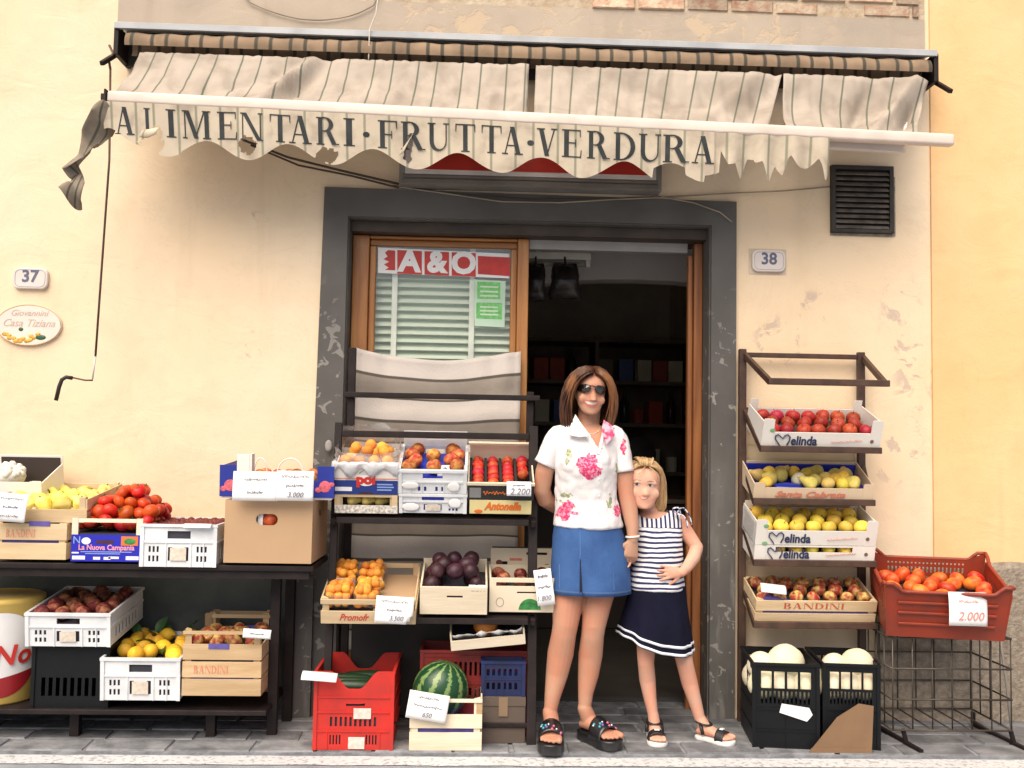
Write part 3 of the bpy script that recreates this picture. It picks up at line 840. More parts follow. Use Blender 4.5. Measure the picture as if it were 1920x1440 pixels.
# house numbers and oval plaque
def tile(n, x0, y0, x1, y1, label):
    c = P((x0 + x1) / 2, (y0 + y1) / 2, 0); s = S((x0 + x1) / 2, y0, 0); w, h = (x1 - x0) / s, (y1 - y0) / s
    t = thing('house_number', label, 'house number', c)
    poly = []
    for cx, cz, a0 in ((w / 2 - .03, h / 2 - .03, 0), (-w / 2 + .03, h / 2 - .03, 90), (-w / 2 + .03, -h / 2 + .03, 180), (w / 2 - .03, -h / 2 + .03, 270)):
        poly += [(cx + .03 * math.cos(R(a0 + i * 22.5)), cz + .03 * math.sin(R(a0 + i * 22.5))) for i in range(5)]
    put('plate', MB().prism(poly, -.022, -.001), mat('glazed_white_tile', (.66, .60, .56), rough=.25, var=.05), t, bevel=.006)
    rim = [(x * .86, z * .80) for x, z in poly]
    mr = MB().tube([(x, -.0222, z) for x, z in rim + rim[:1]], .0014, 5)
    put('rim_line', mr, mat('tile_line', (.33, .30, .34), rough=.4), t)
    txt(n, .083, mat('blue_grey_numeral', (.10, .11, .17), rough=.4), t, Matrix.Translation((0, -.0232, .008)) @ FRONT, off=.002)
    return t
t = tile('37', 28, 503, 92, 543, 'white tile with the number 37 above the oval plaque')
t = tile('38', 1408, 470, 1471, 511, 'white tile with the number 38 beside the grey door frame')
c38 = P(1439, 491, 0)
put('mortar_bed', MB().box(-.098, .094, -.003, -.001, -.066, .064), mat('bed_plaster', (.60, .50, .40), rough=.9, var=.08), t)
c = P(56, 610, 0); s = S(56, 610, 0)
pl = thing('oval_plaque', 'oval white ceramic plaque with painted yellow flowers and script', 'plaque', c)
rx, rz = 61 / s, 39 / s
put('plate', MB().prism([(rx * math.cos(2 * math.pi * i / 40), rz * math.sin(2 * math.pi * i / 40)) for i in range(40)], -.016, -.001), mat('ceramic_plaque', (.72, .64, .57), rough=.3, var=.05), pl, bevel=.006)
put('border', MB().tube([(rx * .97 * math.cos(2 * math.pi * i / 40), -.0155, rz * .97 * math.sin(2 * math.pi * i / 40)) for i in range(41)], .0022, 6), mat('ochre_line', (.62, .36, .15), rough=.4), pl, sm=True)
fl = MB(); rp = random.Random(5)
for i in range(16):
    fl.ell((-.115 + i * .0105 + rp.uniform(-.006, .006), -.0165, -.052 - .025 * math.sin(i / 15 * 3.1) + rp.uniform(-.008, .010)), (.013, .002, .010), n=8)
put('painted_flowers', fl, mat('yellow_glaze', (.60, .24, .02), rough=.4, col2=(.72, .50, .08), sc=60), pl, sm=True)
put('painted_leaves', MB().ell((.062, -.0165, -.060), (.026, .002, .013), n=10).ell((-.035, -.0165, -.022), (.012, .002, .010), n=8), mat('green_glaze', (.02, .09, .04), rough=.4), pl, sm=True)
SCR = mat('faded_brown_script', (.52, .40, .34), rough=.6)
txt('Giovannini', .042, SCR, pl, Matrix.Translation((.0, -.0166, .058)) @ FRONT, shear=.4)
txt('Casa Tiziana', .052, SCR, pl, Matrix.Translation((.0, -.0166, .008)) @ FRONT, shear=.4, width=.25)
# ================================================================ shop window and doorway joinery
YW = .13
fx0, fx1, fz1 = OX0 + .009, wx(990, 600, YW), OTOP - .062
win = thing('shop_window', 'fixed varnished wooden shop window filling one half of the doorway', 'window', ((fx0 + fx1) / 2, YW, .012))
LM = MW[win]
sx_a, sx_b = wx(703, 550, YW), wx(957, 550, YW)
zt = wz(830, 462, YW)
put('stile', MB().box(fx0, sx_a - .035, YW, YW + .07, .013, fz1), DOORWOOD, win, bevel=.006, local_of=LM)
put('stile', MB().box(sx_b + .035, fx1, YW, YW + .07, .013, fz1), DOORWOOD, win, bevel=.006, local_of=LM)
put('top_rail', MB().box(sx_a - .034, sx_b + .034, YW + .002, YW + .068, zt + .034, fz1), DOORWOOD_H, win, bevel=.006, local_of=LM)
put('bead', MB().box(sx_a - .034, sx_a, YW + .018, YW + .06, .5, zt), DOORWOOD, win, bevel=.008, local_of=LM)
put('bead', MB().box(sx_b, sx_b + .034, YW + .018, YW + .06, .5, zt), DOORWOOD, win, bevel=.008, local_of=LM)
put('bead', MB().box(sx_a - .034, sx_b + .034, YW + .020, YW + .058, zt + .001, zt + .033), DOORWOOD_H, win, bevel=.008, local_of=LM)
put('bottom_panel', MB().box(sx_a - .034, sx_b + .034, YW + .02, YW + .06, .013, .5), DOORWOOD, win, bevel=.004, local_of=LM)
g = NT('window_glass')
tr = g.n.new('ShaderNodeBsdfTransparent'); tr.inputs[0].default_value = (.985, .995, .985, 1)
gl = g.n.new('ShaderNodeBsdfGlossy'); gl.inputs['Roughness'].default_value = .03
mx = g.n.new('ShaderNodeMixShader'); mx.inputs[0].default_value = .06
g.l.new(tr.outputs[0], mx.inputs[1]); g.l.new(gl.outputs[0], mx.inputs[2]); g.l.new(mx.outputs[0], g.n['Material Output'].inputs[0])
put('pane', MB().box(sx_a + .001, sx_b - .001, YW + .036, YW + .040, .501, zt), g.m, win, local_of=LM)
# blind behind the pane
bl = thing('venetian_blind', 'pale green slatted blind hanging inside the shop window', 'blind', ((sx_a + sx_b) / 2, YW + .09, zt))
BL = mat('pale_green_slat', (.78, .86, .74), rough=.5, var=.05, sc=3)
zz = zt + .02; i = 0
m0 = None
while zz > 1.35:
    m = MB().bar((-(sx_b - sx_a) / 2 - .02, 0, 0), ((sx_b - sx_a) / 2 + .02, 0, 0), .052, .0025, up=(0, -.62, .8)) if m0 is None else m0
    if m0 is None: m0 = m.mesh('slat'); m0.materials.append(BL)
    o = put('slat', m0, BL, bl, loc=(0, .0, zz - zt)); zz -= .0415
for px in (737, 884):
    x = wx(px, 600, YW) - (sx_a + sx_b) / 2
    put('ladder_tape', MB().box(x - .014, x + .014, -.032, -.030, -1.15, .03), mat('blind_tape', (.80, .84, .76), rough=.7), bl)
put('back_curtain', MB().box(-(sx_b - sx_a) / 2 - .05, (sx_b - sx_a) / 2 + .05, .07, .075, -1.9, .06), mat('grey_green_backing', (.55, .64, .54), rough=.9), bl)
# sign on the glass
sg = thing('shop_sign', 'red and white sticker sign lettered A&O on the window glass', 'sign', P(832, 492, YW))
LM = MW[sg]
yy = YW + .0355
def fx(px, py): return P(px, py, yy)
a0, a1 = fx(708, 466), fx(957, 521)
put('backing_strip', MB().prism([(fx(709, 464).x, fx(709, 464).z), (fx(709, 512).x, fx(709, 512).z), (fx(955, 522).x, fx(955, 522).z), (fx(955, 476).x, fx(955, 476).z)], yy - .0015, yy - .0002), WHITEPRINT, sg, local_of=LM)
SR = mat('sign_red', (.50, .022, .016), rough=.4, var=.1, sc=20)
def quadpx(name, pts, y0, y1, m, par):
    return put(name, MB().prism([(fx(*p).x, fx(*p).z) for p in pts], y0, y1), m, par, local_of=LM)
quadpx('red_band', [(896, 480), (896, 514), (956, 518), (956, 483)], yy - .003, yy - .0016, SR, sg)
quadpx('red_band', [(722, 474), (727, 481), (719, 486), (730, 491), (720, 496), (729, 502), (722, 506), (741, 507), (741, 470), (728, 469)], yy - .003, yy - .0016, SR, sg)
for ch, x0, x1, dy in (('A', 745, 791, 0), ('&', 796, 842, 2), ('O', 847, 892, 4)):
    quadpx('tile', [(x0, 469 + dy), (x0, 513 + dy), (x1, 515 + dy), (x1, 471 + dy)], yy - .003, yy - .0016, SR, sg)
    cc = fx((x0 + x1) / 2, 492 + dy)
    txt(ch, .155 if ch != '&' else .150, WHITEPRINT, sg, LM.inverted() @ Matrix.Translation((cc.x, yy - .0042, cc.z + .002)) @ FRONT @ Matrix.Rotation(R(-1.2), 4, 'Z'), off=.007)
# green notice
nt = thing('notice', 'small green printed notice taped to the window glass under the sign', 'notice', P(918, 568, YW))
LM = MW[nt]
quadpx('sheet', [(888, 524), (890, 611), (946, 614), (948, 527)], yy - .001, yy - .0002, mat('pale_green_paper', (.48, .66, .52), rough=.7), nt)
GP = mat('leaf_green_print', (.16, .50, .16), rough=.7, var=.2, sc=60)
quadpx('print_block', [(895, 528), (895, 560), (938, 561), (938, 530)], yy - .002, yy - .0011, GP, nt)
quadpx('print_block', [(893, 567), (893, 597), (941, 599), (941, 568)], yy - .002, yy - .0011, GP, nt)
for py_ in (536, 545, 553, 574, 581, 588):
    quadpx('print_line', [(900, py_), (900, py_ + 3), (934, py_ + 4), (934, py_ + 1)], yy - .0028, yy - .0021, mat('pale_print_line', (.55, .72, .52), rough=.7), nt)

# door frame on the open half
REDWOOD = wood('reddish_post_wood', (.17, .055, .016), (.33, .125, .036), rough=.45, coat=.15)
df = thing('door_frame', 'varnished wooden door post and lintel of the open shop doorway', 'door frame', (OX1 - .06, YW, .012))
LM = MW[df]
dx0 = wx(1290, 800, YW)
put('post', MB().box(dx0 + .028, OX1 - .008, YW, YW + .07, .013, fz1), REDWOOD, df, bevel=.006, local_of=LM)
put('bead', MB().box(dx0, dx0 + .027, YW + .02, YW + .065, .013, fz1 - .06), REDWOOD, df, bevel=.008, local_of=LM)
put('lintel', MB().box(fx1 + .001, OX1 - .009, YW + .06, YW + .10, fz1 - .012, fz1 + .001), mat('dark_lintel', (.05, .035, .025), rough=.6), df, local_of=LM)
put('track', MB().box(fx1 + .001, dx0, YW + .03, YW + .07, wz(1130, 468, YW), wz(1130, 449, YW)), mat('grey_door_track', (.33, .32, .31), rough=.5, var=.1), df, bevel=.004, local_of=LM)
put('threshold', MB().box(fx1 + .001, OX1 - .008, .295, .36, .011, .024), mat('worn_threshold', (.06, .06, .062), rough=.7), df, local_of=LM)

# inside: lamp fitting, hanging bags, shelf with goods
lf = thing('lamp_fitting', 'unlit white strip lamp fitting under the shop ceiling', 'lamp', P(1040, 478, .7))
LM = MW[lf]
b0, b1 = P(930, 478, .7), P(1108, 482, .7)
put('channel', MB().box(b0.x, b1.x, .68, .74, b1.z - .02, b1.z + .022), mat('pale_lamp_metal', (.72, .70, .62), rough=.4), lf, bevel=.004, local_of=LM)
put('tube', MB().tube([(b0.x, .70, b1.z - .045), (b1.x - .03, .70, b1.z - .045)], .014, 8), mat('dull_tube', (.30, .28, .25), rough=.3), lf, sm=True, local_of=LM)
put('end_socket', MB().box(b1.x - .028, b1.x - .005, .685, .715, b1.z - .062, b1.z - .021), mat('pale_lamp_metal', (.55, .53, .48)), lf, local_of=LM)
put('bracket', MB().box(b0.x + .2, b0.x + .23, .695, .715, b1.z + .022, 3.6), mat('dull_tube', (.3, .28, .25)), lf, local_of=LM)
BAG = mat('black_film', (.035, .030, .028), rough=.22, var=.4, sc=9, bump=.6, bsc=18)
for (x0, x1, y1, lab) in ((985, 1022, 566, 'dark shiny bag hanging under the lamp fitting beside the window'), (1030, 1086, 562, 'larger dark shiny bag hanging under the end of the lamp fitting')):
    a, b = P(x0, 497, .70), P(x1, y1, .70)
    t = thing('hanging_bag', lab, 'bag', ((a.x + b.x) / 2, .66, b.z), group='dark bags hanging under the lamp fitting')
    w, h = b.x - a.x, a.z - b.z
    m = MB(); rings = []
    for i in range(9):
        v = i / 8; ww = w / 2 * (1 - .28 * (1 - v) ** 2 * 1.0); dp = .004 + .05 * math.sin(min(1, v * 1.1) * 2.9)
        rings.append([Vector((math.copysign(abs(math.cos(q)) ** .5, math.cos(q)) * ww + .006 * math.sin(v * 9 + q * 3), math.sin(q) * dp, h * (1 - v) + .006 * math.sin(q * 2 + v * 5))) for q in [2 * math.pi * j / 16 for j in range(16)]])
    m.loft(rings); put('sack', m, BAG, t, sm=True)
    put('tie', MB().tube([(0, 0, h - .005), (0, .02, h + .045)], .006, 6), BAG, t)
DARKW = mat('dark_shelf_wood', (.15, .105, .075), rough=.6, var=.3, sc=4)
sh = thing('shop_shelves', 'dark wooden shelving with goods at the back of the shop', 'shelves', (.9, 3.2, .012))
put('back_panel', MB().box(-1.6, .95, .44, .46, 0, 2.25), DARKW, sh)
for z in (.25, .7, 1.1, 1.5, 1.85, 2.2): put('shelf', MB().box(-1.6, .95, .0, .44, z, z + .03), DARKW, sh)
for x in (-1.6, -.75, .1, .92): put('upright', MB().box(x, x + .03, -.01, .44, 0, 2.25), DARKW, sh)
rg = random.Random(11)
goods = [mat('dull_green_glass', (.02, .05, .03), rough=.15), mat('dim_tin', (.22, .20, .18), rough=.3, metal=.6), mat('cream_packet', (.75, .68, .52), rough=.6), mat('red_packet', (.50, .08, .05), rough=.6), mat('blue_packet', (.12, .18, .42), rough=.6), mat('brown_glass', (.05, .02, .01), rough=.12)]
jars = MB(); bot = MB().lathe([(.03, 0), (.036, .01), (.036, .17), (.014, .22), (.014, .27), (.016, .275)], 12).mesh('bottle'); smooth(bot)
box_ = MB().box(-.06, .06, -.04, .04, 0, .19).mesh('packet'); tin_ = MB().lathe([(.045, 0), (.047, .005), (.047, .12), (.044, .125)], 14).mesh('tin')
for z in (.28, .73, 1.13, 1.53, 1.88):
    x = -1.5
    while x < .85:
        if abs(x + .75) > .1 and abs(x - .1) > .1 and rg.random() < .95:
            kind = rg.choice(['bottle', 'packet', 'tin', 'packet'])
            me = {'bottle': bot, 'packet': box_, 'tin': tin_}[kind].copy()
            mm = rg.choice(goods[:1] + goods[5:]) if kind == 'bottle' else rg.choice(goods[1:5])
            me.materials.append(mm)
            o = put(kind, me, mm, None, loc=(.9 + x, 3.2 + .14 + rg.uniform(0, .1), .012 + z + .0005), rot=(0, 0, rg.uniform(-.3, .3)))
            hue = {goods[0]: 'green glass', goods[1]: 'grey metal', goods[2]: 'cream', goods[3]: 'red', goods[4]: 'blue', goods[5]: 'brown glass'}[mm]
            tag(o, f'{hue} {kind} standing in the gloom on the back shop shelves', kind, f'{hue} {kind} goods on the back shelves')
        x += rg.uniform(.12, .17)
# counter edge inside and a pale carton on it
ct = thing('shop_counter', 'dark wooden counter inside the shop', 'counter', (.75, 2.35, .012))
put('body', MB().box(-.75, .95, 0, .5, 0, .92), mat('black_counter_front', (.03, .022, .018), rough=.7), ct, bevel=.01)
put('top', MB().box(-.78, .97, -.03, .52, .921, .955), mat('counter_top', (.20, .15, .11), rough=.35), ct, bevel=.006)
a = P(1215, 806, 2.5)
o = put('carton', MB().box(-.09, .09, -.06, .06, 0, .07), mat('cream_packet', (.42, .36, .26)), None, loc=(a.x, 2.5, .9675)); tag(o, 'flat cream carton lying on the dim shop counter', 'carton')
# scale on the counter
scl = thing('weighing_scale', 'dark weighing scale standing on the shop counter', 'scale', (1.25, 2.6, .968))
put('base', MB().box(-.13, .13, -.1, .1, 0, .1), DK, scl, bevel=.02); put('dial', MB().lathe([(.13, -.04), (.15, -.02), (.15, .02), (.13, .04)], 24, Matrix.Translation((0, 0, .32)) @ FRONT), DK, scl, sm=True); put('pan', MB().lathe([(.04, .1), (.13, .13), (.14, .14), (.02, .12)], 20), mat('dim_tin', (.2, .2, .2)), scl, sm=True)
put('column', MB().box(-.03, .03, -.02, .02, .1, .2), DK, scl)

# striped cloth hanging in front of the window
CL = NT('striped_cloth')
uu = CL.xyz('UV')
def band(k, v, c, w): return k.ss(k.math('ABSOLUTE', k.math('SUBTRACT', v, c)), w, w * .5)
fr = CL.math('FRACT', CL.math('ADD', uu[1], CL.math('MULTIPLY', CL.noise(3, 3), .0)))
wv = CL.noise(400, 2, CL.mapped((1, 1, .2)))
grey = CL.mix(CL.ss(CL.noise(4, 5), .3, .7), (.36, .31, .26), (.28, .245, .21))
pale = (.58, .53, .49)
c = CL.mix(CL.math('GREATER_THAN', fr, .5), pale, grey)
c = CL.mix(CL.math('MAXIMUM', band(CL, fr, .5, .045), CL.math('MAXIMUM', band(CL, fr, .98, .03), band(CL, fr, .40, .0))), c, (.10, .085, .07))
CL.color(c); CL.bump(CL.math('ADD', wv, CL.math('MULTIPLY', CL.noise(11, 5), 3)), .35, .006); CL.b.inputs['Roughness'].default_value = .9
YC = .06
cx0, cx1, cz1, cz0 = wx(668, 655, YC), wx(977, 655, YC), wz(820, 655, YC), .32
def clo(q, w):
    x = cx0 + (cx1 - cx0) * q
    s_ = .055 * math.sin(math.pi * q) * max(0, 1 - w * 2.2)
    z = cz1 - s_ - (cz1 - cz0 - s_) * w
    tw = .018 * math.exp(-(w / .12) ** 2) * (abs(2 * q - 1) ** 2) * math.sin(q * 40)
    return Vector((x + .008 * noise.noise(Vector((w * 5, q * 3, 1))), YC + .015 * noise.noise(Vector((q * 4, w * 6, 0))) + .006 * math.sin(w * 46 + q) + tw, z + .01 * noise.noise(Vector((q * 3, 0, 7)))))
ch = sheet('striped_cloth', clo, 40, 60, lambda q, w: (q, w * (cz1 - cz0) / .235), CL.m, None, solid=.0015)
ch.location = (0, 0, 0); tag(ch, 'grey and cream striped cloth hung across the lower shop window', 'cloth')
# ================================================================ crate builders (local: origin at bottom middle of the front, x along, y inwards, z up)
def root_at(name, label, cat, x0, x1, yb, Y, tilt=0.0, group=None, yaw=0.0):
    c = P((x0 + x1) / 2, yb, Y)
    W = (x1 - x0) / S((x0 + x1) / 2, yb, Y)
    t = thing(name, label, cat, c, (R(tilt), 0, R(yaw)), group)
    return t, W

def wooden_crate(t, W, D, H, slats=((0, .45), (.55, 1)), m=None, front=None, posth=None, text=None, sides=None, base_z=.006, tk=.007, endcol=None):
    m = m or CRATEWOOD
    front = front or slats
    made = []
    for (a, b) in front:
        made.append(put('slat', MB().box(-W / 2, W / 2, 0, tk, a * H, b * H), m, t, bevel=.0012))
    for (a, b) in slats:
        put('slat', MB().box(-W / 2, W / 2, D - tk, D, a * H, b * H), m, t, bevel=.0012)
        for s in (-1, 1):
            put('slat', MB().box(-tk / 2, tk / 2, tk + .001, D - tk - .001, a * H, b * H), m, t, bevel=.0012, loc=(s * (W / 2 - tk / 2), 0, 0))
    ph = posth or H * 1.02
    for sx in (-1, 1):
        for y0 in (tk + .001, D - tk - .029):
            x = sx * (W / 2 - tk - .001)
            put('corner_post', MB().add([(x, y0, .001), (x - sx * .028, y0 if y0 < D / 2 else y0 + .028, .001), (x, y0 + .028, .001), (x, y0, ph), (x - sx * .028, y0 if y0 < D / 2 else y0 + .028, ph), (x, y0 + .028, ph)],
                                        [(0, 1, 2), (3, 5, 4), (0, 3, 4, 1), (1, 4, 5, 2), (2, 5, 3, 0)]), m, t)
    put('base', MB().box(-W / 2 + tk + .001, W / 2 - tk - .001, tk + .001, D - tk - .001, .001, base_z), m, t)
    return made

def plastic_crate(t, W, D, H, m, holes, shole=None, dip=0.0, tk=.006, ribs=(), backdip=None, name='shell', back=True):
    """one moulded shell: four pierced walls, floor, rim and ribs"""
    mb = MB()
    n = 16
    def saddle(u, Wd, d):
        q = abs(2 * u / Wd - 1)
        s = min(1, max(0, (q - .12) / .5)); s = s * s * (3 - 2 * s)
        return d * (1 - s)
    def fr(y0, d, sgn):
        def f(u, v, w):
            k = max(0, (v - .55 * H) / (.45 * H))
            return Vector((-W / 2 + u, y0 + sgn * w, v - saddle(u, W, d) * k))
        return f
    cuts = [W * i / n for i in range(1, n)] if dip or backdip else []
    mb.holey(W, H, tk, holes, fr(0, dip, 1), cuts)
    if back: mb.holey(W, H, tk, holes, fr(D, backdip if backdip is not None else dip, -1), cuts)
    sh = shole or []
    for s in (-1, 1):
        mb.holey(D - 2 * tk, H, tk, sh, lambda u, v, w, s=s: Vector((s * (W / 2 - w), tk + u, v)))
    mb.box(-W / 2 + tk, W / 2 - tk, tk, D - tk, 0, tk)
    if not dip:
        mb.box(-W / 2 - .006, W / 2 + .006, -.008, -.0005, H - .012, H).box(-W / 2 - .006, W / 2 + .006, D + .0005, D + .008, H - .012, H)
    for s in (-1, 1):
        x = s * W / 2
        mb.box(min(x + s * .0005, x + s * .006), max(x + s * .0005, x + s * .006), .0, D, H - .012, H)
        mb.box(min(x - s * .012, x + s * .004), max(x - s * .012, x + s * .004), -.006, -.0005, 0, H - .013)
    for z in ribs:
        mb.box(-W / 2 + .013, W / 2 - .013, -.005, -.0005, z, z + .008)
        for s in (-1, 1):
            x = s * W / 2
            mb.box(min(x + s * .0005, x + s * .005), max(x + s * .0005, x + s * .005), 0, D, z, z + .008)
    for z in (0,):
        for i in range(1, 6):
            x = -W / 2 + W * i / 6
            if ribs and not any(h[0] < x + W / 2 < h[1] for h in holes): mb.box(x - .0025, x + .0025, -.004, -.0005, 0, ribs[0])
    return put(name, mb, m, t)

def slots(x0, x1, z0, z1, n, fill=.55):
    st = (x1 - x0) / n
    return [(x0 + st * i, x0 + st * (i + fill), z0, z1) for i in range(n)]

def cardboard_tray(t, W, D, H, m, hs=None, hc=None, inner=None, tk=.005, hb=None, frontholes=()):
    """low printed tray: front, taller sides and corners"""
    hs = hs or H * 1.15; hc = hc or H * 1.3; hb = hb or H
    mb = MB()
    mb.holey(W, H, tk, list(frontholes), lambda u, v, w: Vector((-W / 2 + u, w, v)))
    mb.box(-W / 2, W / 2, D - tk, D, 0, hb)
    for s in (-1, 1):
        x0, x1 = sorted((s * W / 2, s * (W / 2 - tk)))
        mb.add([(x0, tk + .0005, 0), (x1, tk + .0005, 0), (x1, D - tk - .0005, 0), (x0, D - tk - .0005, 0), (x0, tk + .0005, hc * .92), (x1, tk + .0005, hc * .92), (x1, D - tk - .0005, hs), (x0, D - tk - .0005, hs)],
               [(0, 1, 2, 3), (4, 7, 6, 5), (0, 4, 5, 1), (1, 5, 6, 2), (2, 6, 7, 3), (3, 7, 4, 0)])
        a, b = sorted((s * (W / 2 - .052), s * (W / 2 + .001)))
        mb.box(a, b, -.002, -.0003, 0 if s < 2 else 0, hc)          # folded corner flap
        a, b = sorted((s * (W / 2 - .045), s * (W / 2 - tk - .0005)))
        mb.box(a, b, tk + .0005, tk + .003, H * .3, hc)
        mb.box(a, b, D - tk - .003, D - tk - .0005, H * .3, hc)
    mb.box(-W / 2 + tk, W / 2 - tk, tk, D - tk, .0005, .004)
    return put('tray_shell', mb, m, t)

def local_box(t, name, m, x0, x1, y0, y1, z0, z1, bevel=0): return put(name, MB().box(x0, x1, y0, y1, z0, z1), m, t, bevel=bevel)

# ---------------------------------------------------------------- fruit
def fruit_mat(name, c1, c2, rough=.4, sc=25, rnd=.28, lo=.35, hi=.65, bump=.0, coat=.0):
    m = mat(name, c1, rough=rough + .16, col2=c2, sc=sc * .2, rnd=rnd, lo=lo, hi=hi, bump=.06, bsc=6, spec=.35, coat=coat, sub=0, detail=6)
    n, l = m.node_tree.nodes, m.node_tree.links
    b = n['Principled BSDF']; src = b.inputs['Base Color'].links[0].from_socket
    tc = [q for q in n if q.type == 'TEX_COORD'][0]; oi = [q for q in n if q.type == 'OBJECT_INFO'][0]
    hq = [q for q in n if q.type == 'HUE_SAT']
    if hq:
        m7 = n.new('ShaderNodeMath'); m7.operation = 'MULTIPLY'; m7.inputs[1].default_value = 17.3; l.new(oi.outputs['Random'], m7.inputs[0])
        f7 = n.new('ShaderNodeMath'); f7.operation = 'FRACT'; l.new(m7.outputs[0], f7.inputs[0])
        r7 = n.new('ShaderNodeMapRange'); r7.inputs['To Min'].default_value = .484; r7.inputs['To Max'].default_value = .518; l.new(f7.outputs[0], r7.inputs['Value']); l.new(r7.outputs[0], hq[0].inputs['Hue'])
    nz = n.new('ShaderNodeTexNoise'); nz.noise_dimensions = '4D'; nz.inputs['Scale'].default_value = 3.2; nz.inputs['Detail'].default_value = 3
    ml = n.new('ShaderNodeMath'); ml.operation = 'MULTIPLY'; ml.inputs[1].default_value = 50; l.new(oi.outputs['Random'], ml.inputs[0]); l.new(ml.outputs[0], nz.inputs['W'])
    l.new(tc.outputs['Object'], nz.inputs['Vector'])
    mr = n.new('ShaderNodeMapRange'); mr.inputs['From Min'].default_value = .66; mr.inputs['From Max'].default_value = .74; mr.inputs['To Max'].default_value = .55; l.new(nz.outputs['Fac'], mr.inputs['Value'])
    mx = n.new('ShaderNodeMix'); mx.data_type = 'RGBA'; ins = [q for q in mx.inputs if q.type == 'RGBA']
    l.new(mr.outputs[0], mx.inputs[0]); l.new(src, ins[0]); ins[1].default_value = (c1[0] * .5, c1[1] * .45 + .01, c1[2] * .4, 1)
    l.new([q for q in mx.outputs if q.type == 'RGBA'][0], b.inputs['Base Color'])
    return m
def prof_mesh(name, prof, mats, n=16, stem=None, squash=None, lobes=0, lobe=.05, bend=0):
    mb = MB(); rings = []
    for r, z in prof:
        rings.append([Vector((r * (1 + lobe * math.cos(lobes * t)) * math.cos(t) + bend * z * z, r * (1 + lobe * math.cos(lobes * t)) * math.sin(t), z)) for t in [2 * math.pi * j / n for j in range(n)]])
    mb.loft(rings); nf = len(mb.f)
    if stem: stem(mb)
    me = mb.mesh(name); smooth(me)
    for m in mats: me.materials.append(m)
    if stem:
        for p in me.polygons[nf:]: p.material_index = 1
    return me
def ball(dimple=.18, tall=1.0, n=11, point=0):
    out = []
    for i in range(n):
        t = -math.pi / 2 + math.pi * (i + .15) / (n - .7)
        r = max(.02, math.cos(t)); z = math.sin(t) * tall
        z -= dimple * math.exp(-(r / .3) ** 2) * (1 if z > 0 else -.5)
        out.append((r, z))
    return out
def st_stem(mb): mb.tube([(0, 0, .75), (.03, .02, 1.12)], [.05, .04], 5)
def st_calyx(mb):
    for i in range(5):
        a = 2 * math.pi * i / 5
        mb.add([(0, 0, .90), (.22 * math.cos(a - .3), .22 * math.sin(a - .3), .93), (.55 * math.cos(a), .55 * math.sin(a), .85), (.22 * math.cos(a + .3), .22 * math.sin(a + .3), .93)], [(0, 1, 2, 3)])
    mb.tube([(0, 0, .85), (.05, 0, 1.08)], [.06, .04], 5)
STEM = mat('dry_stem', (.10, .065, .03), rough=.8)
CALYX = mat('green_calyx', (.03, .10, .02), rough=.6)
F = {}
F['red_apple'] = prof_mesh('red_apple', ball(.3, .9), [fruit_mat('red_apple_skin', (.30, .012, .014), (.42, .035, .025), .28), STEM], stem=st_stem, lobes=5, lobe=.02)
F['yellow_apple'] = prof_mesh('yellow_apple', ball(.3, .95), [fruit_mat('yellow_apple_skin', (.72, .48, .05), (.80, .60, .10), .35, 8), STEM], stem=st_stem, lobes=5, lobe=.02)
F['striped_apple'] = prof_mesh('striped_apple', ball(.3, .9), [fruit_mat('striped_apple_skin', (.30, .03, .025), (.60, .42, .13), .35, 7, rnd=.25, lo=.42, hi=.66), STEM], stem=st_stem, lobes=5, lobe=.02)
F['tomato'] = prof_mesh('tomato', ball(.22, .80), [fruit_mat('tomato_skin', (.50, .028, .010), (.64, .075, .016), .22, 6), CALYX], stem=st_calyx, lobes=6, lobe=.025)
F['plum_tomato'] = prof_mesh('plum_tomato', ball(.12, 1.35), [fruit_mat('plum_tomato_skin', (.58, .05, .012), (.72, .20, .03), .25, 4), CALYX], lobes=3, lobe=.03)
F['peach'] = prof_mesh('peach', ball(.22, .93), [fruit_mat('peach_skin', (.36, .04, .025), (.70, .34, .08), .6, 7, lo=.40, hi=.70, coat=0)], lobes=1, lobe=.03)
F['dark_peach'] = prof_mesh('dark_peach', ball(.22, .93), [fruit_mat('dark_peach_skin', (.14, .018, .016), (.48, .20, .09), .5, 6, lo=.45, hi=.75, coat=0)], lobes=1, lobe=.03)
F['apricot'] = prof_mesh('apricot', ball(.2, .95), [fruit_mat('apricot_skin', (.80, .36, .05), (.78, .22, .04), .55, 6, lo=.45, hi=.8, coat=0)], lobes=1, lobe=.03)
F['cherry'] = prof_mesh('cherry', ball(.2, .95, 8), [fruit_mat('cherry_skin', (.10, .010, .014), (.18, .02, .02), .25, 9)], n=10)
F['plum'] = prof_mesh('plum', ball(.12, 1.2), [fruit_mat('plum_skin', (.022, .007, .014), (.055, .018, .025), .3, 8)])
F['nectarine'] = prof_mesh('nectarine', ball(.2, .95), [fruit_mat('nectarine_skin', (.36, .014, .014), (.60, .06, .025), .3, 6)], lobes=1, lobe=.03)
F['lemon'] = prof_mesh('lemon', [(.04, -1.35), (.14, -1.28), (.4, -1.08), (.78, -.7), (.98, -.25), (1, .1), (.9, .5), (.62, .9), (.3, 1.15), (.14, 1.25), (.04, 1.3)], [fruit_mat('lemon_skin', (.78, .40, .02), (.82, .52, .05), .4, 5, bump=.1)])
F['pear'] = prof_mesh('pear', [(.05, -1.0), (.5, -.95), (.85, -.7), (1, -.3), (.95, .1), (.72, .55), (.5, .95), (.4, 1.3), (.3, 1.5), (.06, 1.56)], [fruit_mat('pear_skin', (.44, .36, .08), (.66, .48, .16), .5, 6), STEM], stem=lambda mb: mb.tube([(0, 0, 1.5), (.06, 0, 1.9)], [.05, .04], 5), bend=.06)
